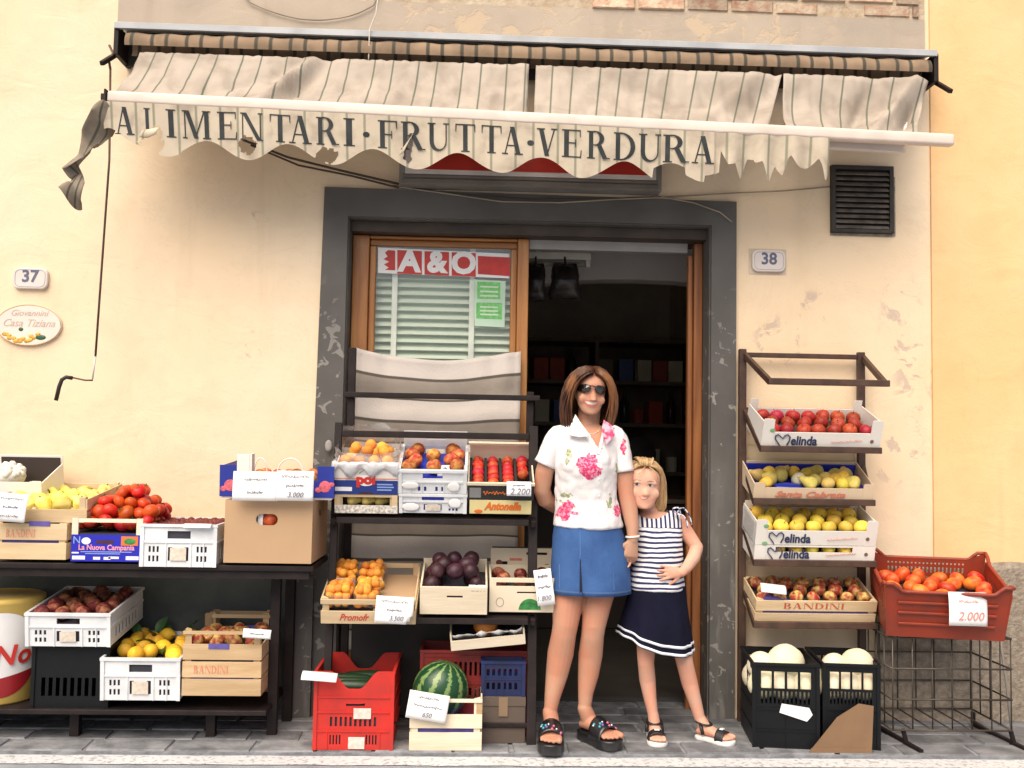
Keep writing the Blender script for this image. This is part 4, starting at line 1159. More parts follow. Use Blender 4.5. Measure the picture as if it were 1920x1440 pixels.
F['yellow_pepper'] = prof_mesh('yellow_pepper', [(.1, -1.3), (.45, -1.2), (.75, -.8), (.9, -.2), (1, .4), (.95, .8), (.6, 1.0), (.2, .85), (.05, .8)], [fruit_mat('yellow_pepper_skin', (.76, .62, .08), (.80, .70, .22), .3, 5), CALYX], lobes=4, lobe=.08, stem=lambda mb: mb.tube([(0, 0, .8), (.08, 0, 1.35)], [.12, .09], 6))
F['melon'] = prof_mesh('melon', ball(.05, 1.08, 14), [fruit_mat('melon_rind', (.72, .66, .44), (.80, .75, .56), .5, 3, rnd=.08)], n=24)
F['orange_melon'] = prof_mesh('orange_melon', ball(.1, .9, 14), [fruit_mat('orange_melon_rind', (.36, .12, .015), (.55, .22, .03), .3, 5)], n=24, lobes=10, lobe=.03)
wm = NT('watermelon_rind')
q = wm.xyz()
an = wm.math('ARCTAN2', q[1], q[0])
wv = wm.math('SINE', wm.math('ADD', wm.math('MULTIPLY', an, 11), wm.math('MULTIPLY', wm.noise(9, 4), 5)))
wm.color(wm.mix(wm.ss(wv, .25, .85), wm.mix(wm.noise(30, 3), (.008, .045, .018), (.018, .08, .03)), (.20, .30, .10)))
wm.b.inputs['Roughness'].default_value = .3
F['watermelon'] = prof_mesh('watermelon', ball(.05, 1.12, 16), [wm.m], n=32)

def add_fruit(kind, pos, r, label, cat, group=None, tumble=1.0, rot=None):
    o = bpy.data.objects.new(kind, F[kind]); COL.objects.link(o)
    o.location = pos; o.scale = (r * rng.uniform(.95, 1.05), r * rng.uniform(.95, 1.05), r * rng.uniform(.94, 1.04))
    o.rotation_euler = rot or (rng.uniform(-1, 1) * tumble, rng.uniform(-1, 1) * tumble, rng.uniform(0, 6.28))
    tag(o, label, cat, group)
    return o

def fill(t, kind, r, x0, x1, y0, y1, z, label, group, cat, jit=.12, tumble=.9, levels=1, shrink=.8, drop=0.0, vary=.06):
    """close rows of fruit on a liner; z is the height of the liner top in the crate's own frame"""
    M = MW[t]; out = []
    for lv in range(levels):
        k = shrink * lv
        xa, xb, ya, yb = x0 + k * r, x1 - k * r, y0 + k * r, y1 - k * r
        rows = max(1, int((yb - ya) / (r * 1.78)))
        for j in range(rows):
            y = ya + r + (yb - ya - 2 * r) * (j / max(1, rows - 1))
            n = max(1, int((xb - xa) / (2 * r)) - (j % 2 if rows > 1 else 0))
            span = xb - xa - 2 * r - (r if j % 2 and rows > 1 else 0)
            for i in range(n):
                if rng.random() < drop: continue
                x = xa + r + (r * .5 if j % 2 and rows > 1 else 0) + (span * i / max(1, n - 1) if n > 1 else span / 2)
                rr = r * rng.uniform(1 - vary, 1 + vary * .3)
                p = Vector((x + rng.uniform(-jit, jit) * r, y + rng.uniform(-jit, jit) * r, z + rr * .9 + lv * r * 1.45 + rng.uniform(0, jit) * r))
                out.append(add_fruit(kind, M @ p, rr, label, cat, group, tumble))
    return out

# ---------------------------------------------------------------- price cards
def card(x0, y0, x1, y1, Y, label, lines, roll=0.0, lean=-8, sizes=None, torn=False, ink=None, group=None):
    s = S((x0 + x1) / 2, (y0 + y1) / 2, Y); w, h = (x1 - x0) / s, (y1 - y0) / s
    t = thing('price_card', label, 'price card', P((x0 + x1) / 2, (y0 + y1) / 2, Y), (R(lean), R(roll), 0), group)
    def fn(q, v):
        x, z = (q - .5) * w, (.5 - v) * h
        c = .012 if torn and q > .85 and v > .8 else 0
        return Vector((x - c, .05 * (x * x) * 3 - .006 * math.sin(v * 3), z + c))
    sheet('sheet', fn, 12, 6, lambda q, v: (q, v), PAPER, t, solid=.0012)
    n = len(lines)
    for i, ln in enumerate(lines):
        sz = (sizes or [h * .24] * n)[i]
        if ln.startswith('~'):
            ww = w * float(ln[1:] or .7); q0 = rng.uniform(0, 9); pts_ = []
            for j in range(46):
                u_ = j / 45
                pts_.append((-ww / 2 + ww * u_ + .003 * math.sin(u_ * 60), -.0085, h * (.5 - (i + .62) / (n + .25)) + h * .045 * (math.sin(u_ * 70 + q0) * (.5 + .5 * math.sin(u_ * 17 + q0)) + .8 * noise.noise(Vector((u_ * 14, q0, 0))))))
            put('handwriting', MB().tube(pts_, .0011, 4), ink or INK, t)
            continue
        if ln == ' ': continue
        txt(ln, sz, ink or INK, t, Matrix.Translation((rng.uniform(-.01, .01), -.0085, h * (.5 - (i + .62) / (n + .25)))) @ FRONT, shear=.25)
    return t
# ================================================================ long table on the plastered wall side
TZ = .80
ty = -.50
tx1 = wx(592, 1060, -.45)
tb = thing('long_table', 'long dark market table covered in crates against the cream wall', 'table', (-1.9, -.3, 0.012))
LM = MW[tb]
put('table_top', MB().box(-3.4, tx1, -.52, -.07, TZ - .026, TZ), BLACKMETAL, tb, bevel=.004, local_of=LM)
put('front_rail', MB().box(-3.38, tx1 - .02, -.505, -.475, TZ - .06, TZ - .027), BLACKMETAL, tb, local_of=LM)
for x, y in ((wx(517, 1200, -.3), -.32), (wx(541, 1200, -.12), -.10), (-3.2, -.32), (-3.2, -.10)):
    put('leg', MB().box(x - .022, x + .022, y - .02, y + .02, .013, TZ - .061), BLACKMETAL, tb, bevel=.003, local_of=LM)
put('low_shelf', MB().box(-3.3, wx(505, 1330, -.4), -.47, -.03, .138, .160), BLACKMETAL, tb, bevel=.003, local_of=LM)
for x in (-2.6, -1.75, -1.15): put('shelf_support', MB().box(x - .02, x + .02, -.38, -.34, .013, .1375), BLACKMETAL, tb, local_of=LM)

# two printed wooden crates with yellow peppers
t, W = root_at('wooden_crate', 'pale slatted crate with faded red lettering under the crate of yellow peppers', 'crate', -14, 122, 1049, -.52)
sl = wooden_crate(t, W, .40, .155, slats=((0, .46), (.54, 1)))
serif_text('BANDINI', -W / 2 + .055, .096, .125, .034, FADERED, sl[1], name='lettering')
local_box(t, 'tissue_strip', PURPLE, -W / 2 + .02, W / 2 - .04, .012, .016, .060, .092)
local_box(t, 'tissue_tab', PURPLE, -.005, .085, -.003, -.0005, .145, .166)
z1 = .156
t2 = thing('wooden_crate', 'pale slatted crate of yellow peppers on top of another crate', 'crate', MW[t] @ Vector((.02, .03, .158)), (R(7), 0, 0))
wooden_crate(t2, .42, .44, .105, slats=((0, .42), (.5, .98)), front=((0, .56),), posth=.112)
local_box(t2, 'liner', PALEWOOD, -.2, .2, .01, .43, .007, .035)
fill(t2, 'yellow_pepper', .034, -.19, .19, .03, .42, .036, 'pale yellow pepper lying in the topmost crate by the white carton', 'yellow peppers in the upper crate', 'pepper', tumble=1.5)
# white carton with cauliflower
t3 = thing('white_carton', 'white cardboard carton with a dark inside holding a cauliflower', 'carton', P(18, 950, -.30), (R(10), 0, R(-3)))
cardboard_tray(t3, .30, .22, .115, WHITECARD, hs=.16, hc=.12, hb=.20)
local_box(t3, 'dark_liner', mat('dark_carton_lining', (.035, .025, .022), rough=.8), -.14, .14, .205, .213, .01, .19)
local_box(t3, 'stand', WHITECARD, -.14, .14, .01, .21, -.09, -.001)
cf = MB(); rq = random.Random(9)
cf.ell((0, 0, 0), (.075, .07, .055))
for i in range(46):
    a, b_ = rq.uniform(0, 6.28), rq.uniform(.1, 1.4)
    cf.ell((.066 * math.cos(a) * math.cos(b_), .062 * math.sin(a) * math.cos(b_), .052 * math.sin(b_)), rq.uniform(.012, .02), n=8)
cfl = put('cauliflower', cf, mat('cauliflower_curd', (.76, .73, .64), rough=.8, var=.08, sc=60), None, sm=True, loc=MW[t3] @ Vector((-.045, .09, .125)))
tag(cfl, 'white cauliflower resting in the white carton', 'cauliflower')
card(-8, 925, 50, 978, -.56, 'white handwritten card leaning on the stacked pepper crates', ['~.75', '~.5', '~.6'], roll=4)

# blue printed box of tomatoes
t, W = root_at('printed_crate', 'royal blue printed crate heaped with red tomatoes', 'crate', 133, 264, 1053, -.53)
H, D = .185, .42
fz = .115
put('front_panel', MB().box(-W / 2, W / 2, 0, .007, 0, fz), BLUEPRINT, t)
put('top_rail', MB().box(-W / 2 + .028, W / 2 - .028, .001, .008, H - .016, H), PALEWOOD, t)
for s_ in (-1, 1):
    a, b = sorted((s_ * W / 2, s_ * (W / 2 - .027)))
    put('corner_board', MB().box(a, b, .0005, .009, fz + .0005, H + .002), PALEWOOD, t)
    a, b = sorted((s_ * W / 2, s_ * (W / 2 - .007)))
    put('side_panel', MB().box(a, b, .010, D, 0, fz + .02), PALEWOOD, t)
put('back_panel', MB().box(-W / 2 + .008, W / 2 - .008, D - .007, D, 0, H), PALEWOOD, t)
put('base', MB().box(-W / 2 + .008, W / 2 - .008, .008, D - .008, 0, .12), DARKLINER, t)
for (x0, x1, z0, z1_) in ((.01, .055, .012, .022), (-.145, -.09, .008, .024), (-.055, -.025, .008, .02), (-.01, .02, .008, .02), (.085, .14, .008, .024), (-.148, -.118, .034, .04)):
    put('print_block', MB().box(x0, x1, -.0012, -.0002, z0, z1_), WHITEPRINT, t)
put('picture_print', MB().box(.062, .135, -.0012, -.0002, .070, .110), ORANGEPRINT, t)
put('picture_print', MB().ell((.1, -.0014, .088), (.026, .0012, .014), n=12), GREENPRINT, t)
put('emblem', MB().ell((-.088, -.001, .088), (.020, .0012, .015), n=14), WHITEPRINT, t)
put('handle_slot', MB().box(-.045, .03, -.0012, -.0002, .078, .092), mat('dark_red_slot', (.06, .012, .012)), t)
txt('La Nuova Campania', .032, PINKPRINT, t, Matrix.Translation((0, -.001, .060)) @ FRONT, off=.001, width=.24)
put('print_line', MB().box(-.11, .11, -.0012, -.0002, .040, .0435).box(-.09, .06, -.0012, -.0002, .032, .0355), LIGHTBLUE, t)
txt('N', .045, LIGHTBLUE, t, Matrix.Translation((-.128, -.001, .09)) @ FRONT)
M = MW[t]
lab = 'ripe red tomato heaped in the royal blue printed crate'
for (n_x, n_y, lv) in ((6, 6, 0), (6, 5, 1), (4, 4, 2), (2, 3, 3)):
    for i in range(n_x):
        for j in range(n_y):
            fx_, fy_ = (i - (n_x - 1) / 2) * .055, .22 + (j - (n_y - 1) / 2) * .06
            if lv == 0 and j > 4: continue
            r_ = .034 * rng.uniform(.85, 1.12)
            add_fruit('tomato', M @ Vector((fx_ + .012 * lv + rng.uniform(-.015, .015), fy_ + rng.uniform(-.014, .014), .165 + lv * .043 + rng.uniform(-.010, .008))), r_, lab, 'tomato', 'tomatoes in the blue crate')
# spilled to the side over the rim of the next crate

# white plastic crate of cherries
def white_crate(label, x0, x1, yb, Y, D, H, tilt=0, yaw=0):
    t, W = root_at('plastic_crate', label, 'crate', x0, x1, yb, Y, tilt, yaw=yaw)
    hz = [(W / 2 - .05, W / 2 + .05, H * .66, H * .84)]
    for a, b in ((.10, .26), (.74, .90)):
        hz += slots(W * a, W * b, H * .12, H * .26, 3) + slots(W * a, W * b, H * .34, H * .48, 3)
    hz += slots(W * .36, W * .42, H * .14, H * .46, 1, .9) + slots(W * .58, W * .64, H * .14, H * .46, 1, .9)
    plastic_crate(t, W, D, H, WHITEPLASTIC, hz, slots(D * .15, D * .85, H * .15, H * .45, 7), ribs=(H * .56,))
    put('label_sticker', MB().box(-.035, .035, -.0065, -.0055, H * .15, H * .45), mat('beige_label', (.62, .55, .46), rough=.6, var=.15, sc=60), t)
    return t, W
t, W = white_crate('white plastic crate of cherries between the tomatoes and the brown box', 264, 403, 1063, -.53, .40, .185)
local_box(t, 'liner', DARKLINER, -W / 2 + .01, W / 2 - .01, .01, .39, .01, .152)
fill(t, 'cherry', .0175, -W / 2 + .012, W / 2 - .012, .012, .385, .153, 'dark red cherry in the white plastic crate on the long table', 'cherries in the white crate', 'cherry', levels=1, jit=.25)
card(345, 979, 396, 993, -.55, 'blank white slip lying on the rim of the cherry crate', [' '], lean=-60)

# brown cardboard box with a blue fruit carton on top
t, W = root_at('cardboard_box', 'plain brown cardboard box with an oval hand hole', 'box', 419, 583, 1056, -.53, yaw=-1)
H, D = .275, .40
hole = (W / 2 - .055, W / 2 + .04, H * .60, H * .78)
mb = MB()
mb.holey(W, H, .005, [hole], lambda u, v, w: Vector((-W / 2 + u, w, v)), )
for s_ in (-1, 1):
    mb.holey(D - .011, H, .005, [(D / 2 - .03, D / 2 + .03, H * .72, H * .82)], lambda u, v, w, s_=s_: Vector((s_ * (W / 2 - w), .0055 + u, v)))
mb.box(-W / 2, W / 2, D - .005, D, 0, H).box(-W / 2 + .006, W / 2 - .006, .006, D - .006, 0, .005)
put('carton_body', mb, CARD, t)
op = [((hole[0] + hole[1]) / 2 - W / 2, (hole[2] + hole[3]) / 2), (hole[1] - hole[0]) / 2, (hole[3] - hole[2]) / 2]
for sx in (-1, 1):                                     # rounded ends of the hand hole
    for sz in (-1, 1):
        cx, cz = op[0][0] + sx * op[1], op[0][1] + sz * op[2]
        r_ = op[2]
        poly = [(cx + sx * .001, cz + sz * .001)] + [(op[0][0] + sx * (op[1] - r_) + sx * r_ * math.sin(a), op[0][1] + sz * r_ * math.cos(a)) for a in [R(90 * i / 5) for i in range(6)]]
        put('hole_corner', MB().prism(poly, .0006, .0044), CARD, t)
local_box(t, 'inner_shelf', CARD, -W / 2 + .007, W / 2 - .007, .02, D - .007, .006, H * .52)
add_fruit('nectarine', MW[t] @ Vector((.0, .05, H * .52 + .038)), .04, 'red fruit showing through the hand hole of the brown box', 'fruit')
local_box(t, 'white_tissue', PAPER, -.052, -.03, .02, .05, H * .525, H * .80)
BB = MW[t]
put('lid_flap', MB().box(-W / 2 + .006, W / 2 - .006, .045, D - .006, H - .03, H - .025), CARD, t)
# blue carton standing on it, wider than the box
tt = thing('fruit_carton', 'dark blue cardboard fruit carton on top of the brown box', 'carton', BB @ Vector((.02, .05, H + .0005)), (R(4), 0, R(-1)))
w2 = .50
for x0, x1, hh in ((-w2 / 2 - .002, -w2 / 2 + .085, .15), (w2 / 2 - .07, w2 / 2 + .004, .15)):
    put('corner_panel', MB().box(x0, x1, .0, .005, .01, hh), mat('carton_blue', (.012, .028, .28), rough=.5, var=.1), tt)
put('front_panel', MB().box(-w2 / 2 + .086, w2 / 2 - .071, .001, .005, .01, .085), mat('carton_blue', (.012, .028, .28)), tt)
for s_ in (-1, 1):
    a, b = sorted((s_ * w2 / 2, s_ * (w2 / 2 - .005)))
    put('side_panel', MB().box(a, b, .006, .29, .01, .145), mat('carton_blue', (.012, .028, .28)), tt)
put('back_panel', MB().box(-w2 / 2 + .006, w2 / 2 - .006, .285, .29, .01, .10), WHITECARD, tt)
put('tray_floor', MB().box(-w2 / 2 + .006, w2 / 2 - .006, .006, .284, 0, .055), WHITECARD, tt)
put('folded_flap', MB().box(-w2 / 2 + .075, -w2 / 2 + .13, -.004, -.0005, .09, .20).box(-w2 / 2 + .132, -w2 / 2 + .14, -.002, .05, .09, .20), WHITECARD, tt)
EM = mat('pink_red_emblem', (.62, .12, .16), rough=.6, var=.3, sc=80)
for x in (-w2 / 2 + .045, w2 / 2 - .035):
    put('emblem', MB().ell((x, -.001, .06), (.026, .0015, .026), n=14).ell((x - .03, -.001, .045), (.014, .0013, .012), n=10).ell((x + .028, -.001, .07), (.014, .0013, .010), n=10), EM, tt)
fill(tt, 'peach', .033, -w2 / 2 + .10, w2 / 2 - .08, .02, .27, .056, 'pale peach in the dark blue carton above the brown box', 'peaches in the blue carton', 'peach', tumble=.8)
film = NT('clear_film')
tr = film.n.new('ShaderNodeBsdfTransparent'); gl = film.n.new('ShaderNodeBsdfGlossy'); gl.inputs['Roughness'].default_value = .15
df_ = film.n.new('ShaderNodeBsdfDiffuse'); df_.inputs[0].default_value = (.8, .8, .82, 1)
m1 = film.n.new('ShaderNodeMixShader'); m1.inputs[0].default_value = .5; film.l.new(gl.outputs[0], m1.inputs[1]); film.l.new(df_.outputs[0], m1.inputs[2])
m2 = film.n.new('ShaderNodeMixShader'); m2.inputs[0].default_value = .32; film.l.new(tr.outputs[0], m2.inputs[1]); film.l.new(m1.outputs[0], m2.inputs[2])
film.l.new(m2.outputs[0], film.n['Material Output'].inputs[0]); FILM = film.m
put('handle_hoop', MB().tube([(.04 + .06 * math.cos(a), .10, .10 + .075 * math.sin(a)) for a in [math.pi * i / 12 for i in range(13)]], .003, 6), WHITEPRINT, tt, sm=True)
put('handle_hoop', MB().tube([(-.095 + .03 * math.cos(a), .10, .10 + .075 * math.sin(a)) for a in [math.pi * i / 12 for i in range(13)]], .003, 6), WHITEPRINT, tt, sm=True)
card(437, 884, 521, 939, -.585, 'white handwritten card on the blue carton, next to the priced card', ['~.5', '~.35'], lean=-4)
card(519, 883, 588, 939, -.59, 'white handwritten price card at the outer corner of the brown box', ['~.75', '~.5', '3.000'], lean=-4)

# ---------------------------------------------------------------- under the table
yb = thing('ice_cream_bin', 'yellow drum bin with a white round emblem under the long table', 'bin', Vector((P(-12, 1250, -.26).x, -.26, .1605)))
rb_ = .20
put('drum', MB().lathe([(rb_ * .96, 0), (rb_, .01), (rb_, .435), (rb_ * 1.03, .44), (rb_ * 1.03, .458), (rb_ * .98, .462)], 40), mat('yellow_enamel', (.80, .56, .14), rough=.35, var=.08, sc=3), yb, sm=True)
def cyl_patch(a0, a1, z0, z1, rr, m, name, shape=None):
    mb = MB(); n = 24; rings = []
    for i in range(n + 1):
        q = i / n; a = a0 + (a1 - a0) * q
        zz0, zz1 = shape(q) if shape else (z0, z1)
        rings.append([Vector((rr * math.sin(a), -rr * math.cos(a), zz0)), Vector((rr * math.sin(a), -rr * math.cos(a), zz1))])
    mb.loft(rings, False, False, False); put(name, mb, m, yb, sm=True)
rc = .185
def circ(q): h = math.sqrt(max(0, 1 - (2 * q - 1) ** 2)) * rc + .0005; return (.22 - h, .22 + h)
cyl_patch(-.35, 1.45, 0, 0, rb_ + .0015, WHITEPRINT, 'emblem_disc', circ)
def wedge(q): h = math.sqrt(max(0, 1 - (2 * q - 1) ** 2)) * rc; return (.22 - h - .0005, min(.22 + h, max(.22 - h, .09 + .06 * q)))
cyl_patch(-.33, 1.43, 0, 0, rb_ + .003, mat('dark_red_enamel', (.30, .015, .02), rough=.4), 'emblem_band', wedge)
for i, chx in enumerate('No'):
    a = .62 + i * .42
    c = Vector((rb_ * math.sin(a), -rb_ * math.cos(a), .215))
    txt(chx, .12, REDPRINT, yb, Matrix.Translation(c * 1.0 + Vector((math.sin(a), -math.cos(a), 0)) * .006) @ Matrix.Rotation(a, 4, 'Z') @ FRONT, shear=.2, off=.003)

t, W = white_crate('white plastic crate of dark peaches beside the yellow drum bin', 51, 205, 1212, -.48, .43, .148, tilt=7)
local_box(t, 'liner', DARKLINER, -W / 2 + .01, W / 2 - .01, .01, .42, .01, .098)
fill(t, 'dark_peach', .036, -W / 2 + .012, W / 2 - .012, .012, .41, .099, 'dark red peach in the white crate by the yellow bin', 'dark peaches under the table', 'peach')
s3 = thing('dark_crate', 'upturned dark crate propping the white peach crate', 'crate', (MW[t].translation.x, -.44, .1605))
plastic_crate(s3, W * .92, .36, MW[t].translation.z - .163, BLACKPLASTIC, slots(.04, W * .92 - .04, .05, .13, 8))
t, W = white_crate('white plastic crate of lemons with green leaves under the table', 191, 335, 1313, -.47, .42, .187, tilt=5)
local_box(t, 'liner', DARKLINER, -W / 2 + .01, W / 2 - .01, .01, .41, .01, .15)
fill(t, 'lemon', .033, -W / 2 + .012, W / 2 - .012, .02, .41, .151, 'yellow lemon among leaves in the white crate', 'lemons under the table', 'lemon', tumble=1.6, drop=.1)
LEAF = mat('lemon_leaf', (.020, .075, .022), rough=.45, col2=(.035, .12, .03), sc=9, rnd=.3)
lf_ = MB()
rings = []
for i in range(7):
    q = i / 6; w = .022 * math.sin(math.pi * min(.98, max(.02, q))) + .0006
    rings.append([Vector((-w, q * .1, .012 * math.sin(q * 3) + .006)), Vector((0, q * .1, .012 * math.sin(q * 3))), Vector((w, q * .1, .012 * math.sin(q * 3) + .006))])
lf_.loft(rings, False, False, False)
leaf_me = smooth(lf_.mesh('leaf')); leaf_me.materials.append(LEAF)
for i, (x, y, z, a, b) in enumerate(((-.12, .33, .17, .5, .9), (-.06, .38, .18, -.3, 1.0), (.03, .36, .175, .7, .5), (.10, .33, .18, -.8, .8), (-.13, .14, .175, 1.3, .2), (.01, .2, .18, 2.2, .3), (.13, .24, .18, -1.8, .4), (-.04, .3, .18, 2.9, .6), (.06, .12, .17, .2, .2))):
    o = bpy.data.objects.new('leaf', leaf_me); COL.objects.link(o); o.location = MW[t] @ Vector((x, y, z)); o.rotation_euler = (b, rng.uniform(-.5, .5), a)
    tag(o, 'dark green citrus leaf lying among the lemons', 'leaf', 'leaves among the lemons')
t, W = root_at('wooden_crate', 'tall slatted wooden crate of mixed apples next to the lemons', 'crate', 341, 488, 1305, -.48, 2)
sl = wooden_crate(t, W, .36, .285, slats=((0, .255), (.28, .52), (.55, .79)), front=((0, .255), (.28, .52), (.55, .79)), posth=.29, m=CRATEWOOD_D)
put('top_rail', MB().box(-W / 2, W / 2, .0, .006, .268, .282), CRATEWOOD_D, t)
serif_text('BANDINI', -W / 2 + .05, .098, .15, .034, FADERED, sl[1])
local_box(t, 'tissue_tab', PURPLE, -.06, .03, -.003, -.0006, .205, .228); local_box(t, 'tissue_strip', PURPLE, -W / 2 + .03, W / 2 - .04, .008, .011, .072, .080)
local_box(t, 'liner', DARKLINER, -W / 2 + .012, W / 2 - .012, .012, .35, .01, .19)
fill(t, 'striped_apple', .036, -W / 2 + .015, W / 2 - .015, .02, .34, .191, 'streaky apple in the tall slatted crate under the table', 'apples in the tall slatted crate', 'apple')
card(456, 1180, 508, 1197, -.52, 'small white price slip on the rim of the tall apple crate', ['~.5'], roll=3)
t, W = root_at('wooden_crate', 'empty wooden crate with purple tissue behind the tall apple crate', 'crate', 388, 505, 1205, -.14, 0)
t.location.z = .162 + .0; MW[t] = Matrix.Translation(t.location)
wooden_crate(t, W, .10, .36, slats=((0, .28), (.34, .62), (.68, .80), (.95, 1)), m=CRATEWOOD_D)
local_box(t, 'tissue_strip', PURPLE, -.02, W / 2 - .01, -.003, -.0005, .25, .31)
# ================================================================ stepped display rack in front of the shop window
rx0, rx1 = wx(634, 800, -.30), wx(1001, 810, -.30)
rk = thing('display_rack', 'dark stepped steel display rack before the shop window', 'rack', ((rx0 + rx1) / 2, -.3, .018))
LM = MW[rk]
BM = BLACKMETAL
zt_ = wz(660, 652, -.09)
def bar(name, a, b, w=.03, h=.03): return put(name, MB().bar(a, b, w, h), BM, rk, bevel=.003, local_of=LM)
xa, xb = wx(660, 700, -.09), wx(994, 760, -.09)
bar('rear_post', (xa, -.085, .018), (xa, -.085, zt_), .035, .035)
bar('rear_post', (xb, -.085, .018), (xb, -.085, wz(1000, 735, -.09)), .035, .035)
bar('rail', (wx(646, 738, -.11), -.118, wz(650, 740, -.11)), (wx(1012, 748, -.11), -.118, wz(1008, 747, -.11)), .028, .026)
zf = wz(820, 808, -.29)
bar('front_post', (rx0, -.27, zf + .03), (rx0, -.455, .018), .034, .034)
bar('front_post', (rx1, -.27, zf + .03), (rx1, -.455, .018), .042, .034)
bar('rail', (rx0 + .018, -.29, zf - .02), (rx1 - .022, -.29, zf - .02), .028, .03)
def fy(z): return -.27 + (-.455 + .27) * (zf + .03 - z) / (zf + .012)
ZA = wz(815, 972, -.37)
ZB = wz(815, 1156, -.43)
for nm, z, y in (('shelf', ZA, -.37), ('shelf', ZB, -.43)):
    rise = .085
    put('shelf', MB().add([(rx0 + .02, y - .035, z - .015), (rx1 - .024, y - .035, z - .015), (rx1 - .024, -.11, z + rise - .015), (rx0 + .02, -.11, z + rise - .015),
                           (rx0 + .02, y - .035, z), (rx1 - .024, y - .035, z), (rx1 - .024, -.11, z + rise), (rx0 + .02, -.11, z + rise)],
                          [(0, 1, 2, 3), (4, 7, 6, 5), (0, 4, 5, 1), (1, 5, 6, 2), (2, 6, 7, 3), (3, 7, 4, 0)]), BM, rk, local_of=LM)
    put('shelf_lip', MB().box(rx0 + .02, rx1 - .024, y - .052, y - .036, z - .024, z + .002), BM, rk, bevel=.002, local_of=LM)
    for x in (rx0, rx1):
        bar('side_rail', (x, y - .02, z - .02), (x, -.105, z + rise - .02), .022, .03)
bar('rail', (rx0, -.445, .10), (rx1, -.445, .10), .02, .02)
put('back_sheet', MB().box(xa + .03, xb - .03, -.075, -.070, .04, ZB - .06), mat('dark_back_sheet', (.03, .026, .024), rough=.7), rk, local_of=LM)

TA = math.degrees(math.atan2(.085, .30))
sA = -.43
FILM2 = mat('cloudy_film', (.66, .67, .70), rough=.3, var=.06, sc=20, bump=.5, bsc=30, alpha=.72)
# -- poi carton with a bag of yellow plums, on a wooden crate of pears
t, W = root_at('wooden_crate', 'low wooden crate of yellow pears under the white and blue carton', 'crate', 628, 745, 962, -.405, TA)
wooden_crate(t, W, .26, .088, slats=((0, .4), (.85, 1)), m=CRATEWOOD, tk=.006)
put('front_board', MB().box(-W / 2, W / 2, -.003, -.0005, .0, .038), mat('speckled_print', (.62, .58, .52), rough=.7, var=.4, sc=90), t)
for s_ in (-1, 1):
    a, b = sorted((s_ * W / 2, s_ * (W / 2 - .026)))
    put('end_board', MB().box(a, b, -.003, -.0005, .0385, .087), CRATEWOOD, t)
local_box(t, 'liner', DARKLINER, -W / 2 + .01, W / 2 - .01, .01, .25, .008, .02)
for x in (-.065, .0, .06):
    add_fruit('pear', MW[t] @ Vector((x, .045, .045)), .026, 'yellow pear seen through the slot of the low crate', 'pear', 'pears in the low crate', rot=(R(90), rng.uniform(-.4, .4), R(90)))
B0 = MW[t]
t = thing('printed_carton', 'white and blue printed carton with a red lettered emblem', 'carton', B0 @ Vector((0, .0, .0905)), (R(TA + 2), 0, 0))
W = .285; H = .125
cardboard_tray(t, W, .27, H, WHITECARD, hs=.13, hc=.125, hb=.13)
put('print_band', MB().box(-W / 2, W / 2, -.0034, -.0024, .0, .066), NAVYPRINT, t)
put('print_line', MB().box(-W / 2, W / 2, -.0034, -.0024, .072, .076), FADERED, t)
put('emblem', MB().prism([(.0 + .042 * math.cos(2 * math.pi * i / 20), .066 + .026 * math.sin(2 * math.pi * i / 20)) for i in range(20)], -.0045, -.0036), WHITEPRINT, t)
txt('poi', .062, REDPRINT, t, Matrix.Translation((0, -.0052, .070)) @ FRONT, off=.004, width=.085)
put('white_panel', MB().box(-W / 2 + .004, -W / 2 + .08, -.0045, -.0036, .015, .034), WHITEPRINT, t)
put('print_line', MB().box(.05, .12, -.0045, -.0036, .045, .051).box(.05, .125, -.0045, -.0036, .032, .038).box(.05, .115, -.0045, -.0036, .019, .025), LIGHTBLUE, t)
put('handle_slot', MB().box(-.03, .03, -.0045, -.0036, .002, .010), mat('dark_red_slot', (.06, .012, .012)), t)
put('crest', MB().tube([(-.03, -.003, .10), (0, -.003, .12), (.03, -.003, .10)], .0015, 5), GREYMETAL, t)
M0 = MW[t]
fill(t, 'apricot', .028, -W / 2 + .02, W / 2 - .02, .05, .25, .105, 'yellow plum lying in the cloudy bag on the white and blue carton', 'yellow plums in the bag', 'plum', levels=2, drop=.3)
bagm = MB(); nb_ = 36
for lay, (hh, rr_) in enumerate(((.12, 1.0),)):
    rings = []
    for i in range(9):
        v = i / 8
        ring = []
        for j in range(nb_):
            a = 2 * math.pi * j / nb_
            rx_, ry_ = (W / 2 + .012) * (1 - .04 * v), .14 * (1 - .05 * v)
            zz_ = .10 + v * (.09 + .06 * max(0, math.sin(a)) + .03 * noise.noise(Vector((a * 1.5, 0, 3)))) - .012 * (1 - v)
            d = .012 * noise.noise(Vector((math.cos(a) * 4, math.sin(a) * 4, v * 4))) + .006 * noise.noise(Vector((math.cos(a) * 12, math.sin(a) * 12, v * 9)))
            ring.append(Vector(((rx_ + d * 2) * math.copysign(abs(math.cos(a)) ** .6, math.cos(a)), .14 + (ry_ + d * 2) * math.copysign(abs(math.sin(a)) ** .6, math.sin(a)), zz_ + d)))
        rings.append(ring)
    bagm.loft(rings, False, False)
bg = put('plastic_bag', bagm, FILM, None, sm=True); bg.location = M0.translation; bg.rotation_euler = (R(TA + 2), 0, 0)
tag(bg, 'crumpled translucent bag of yellow plums in the white and blue carton', 'bag')
whb = MB(); rings = []
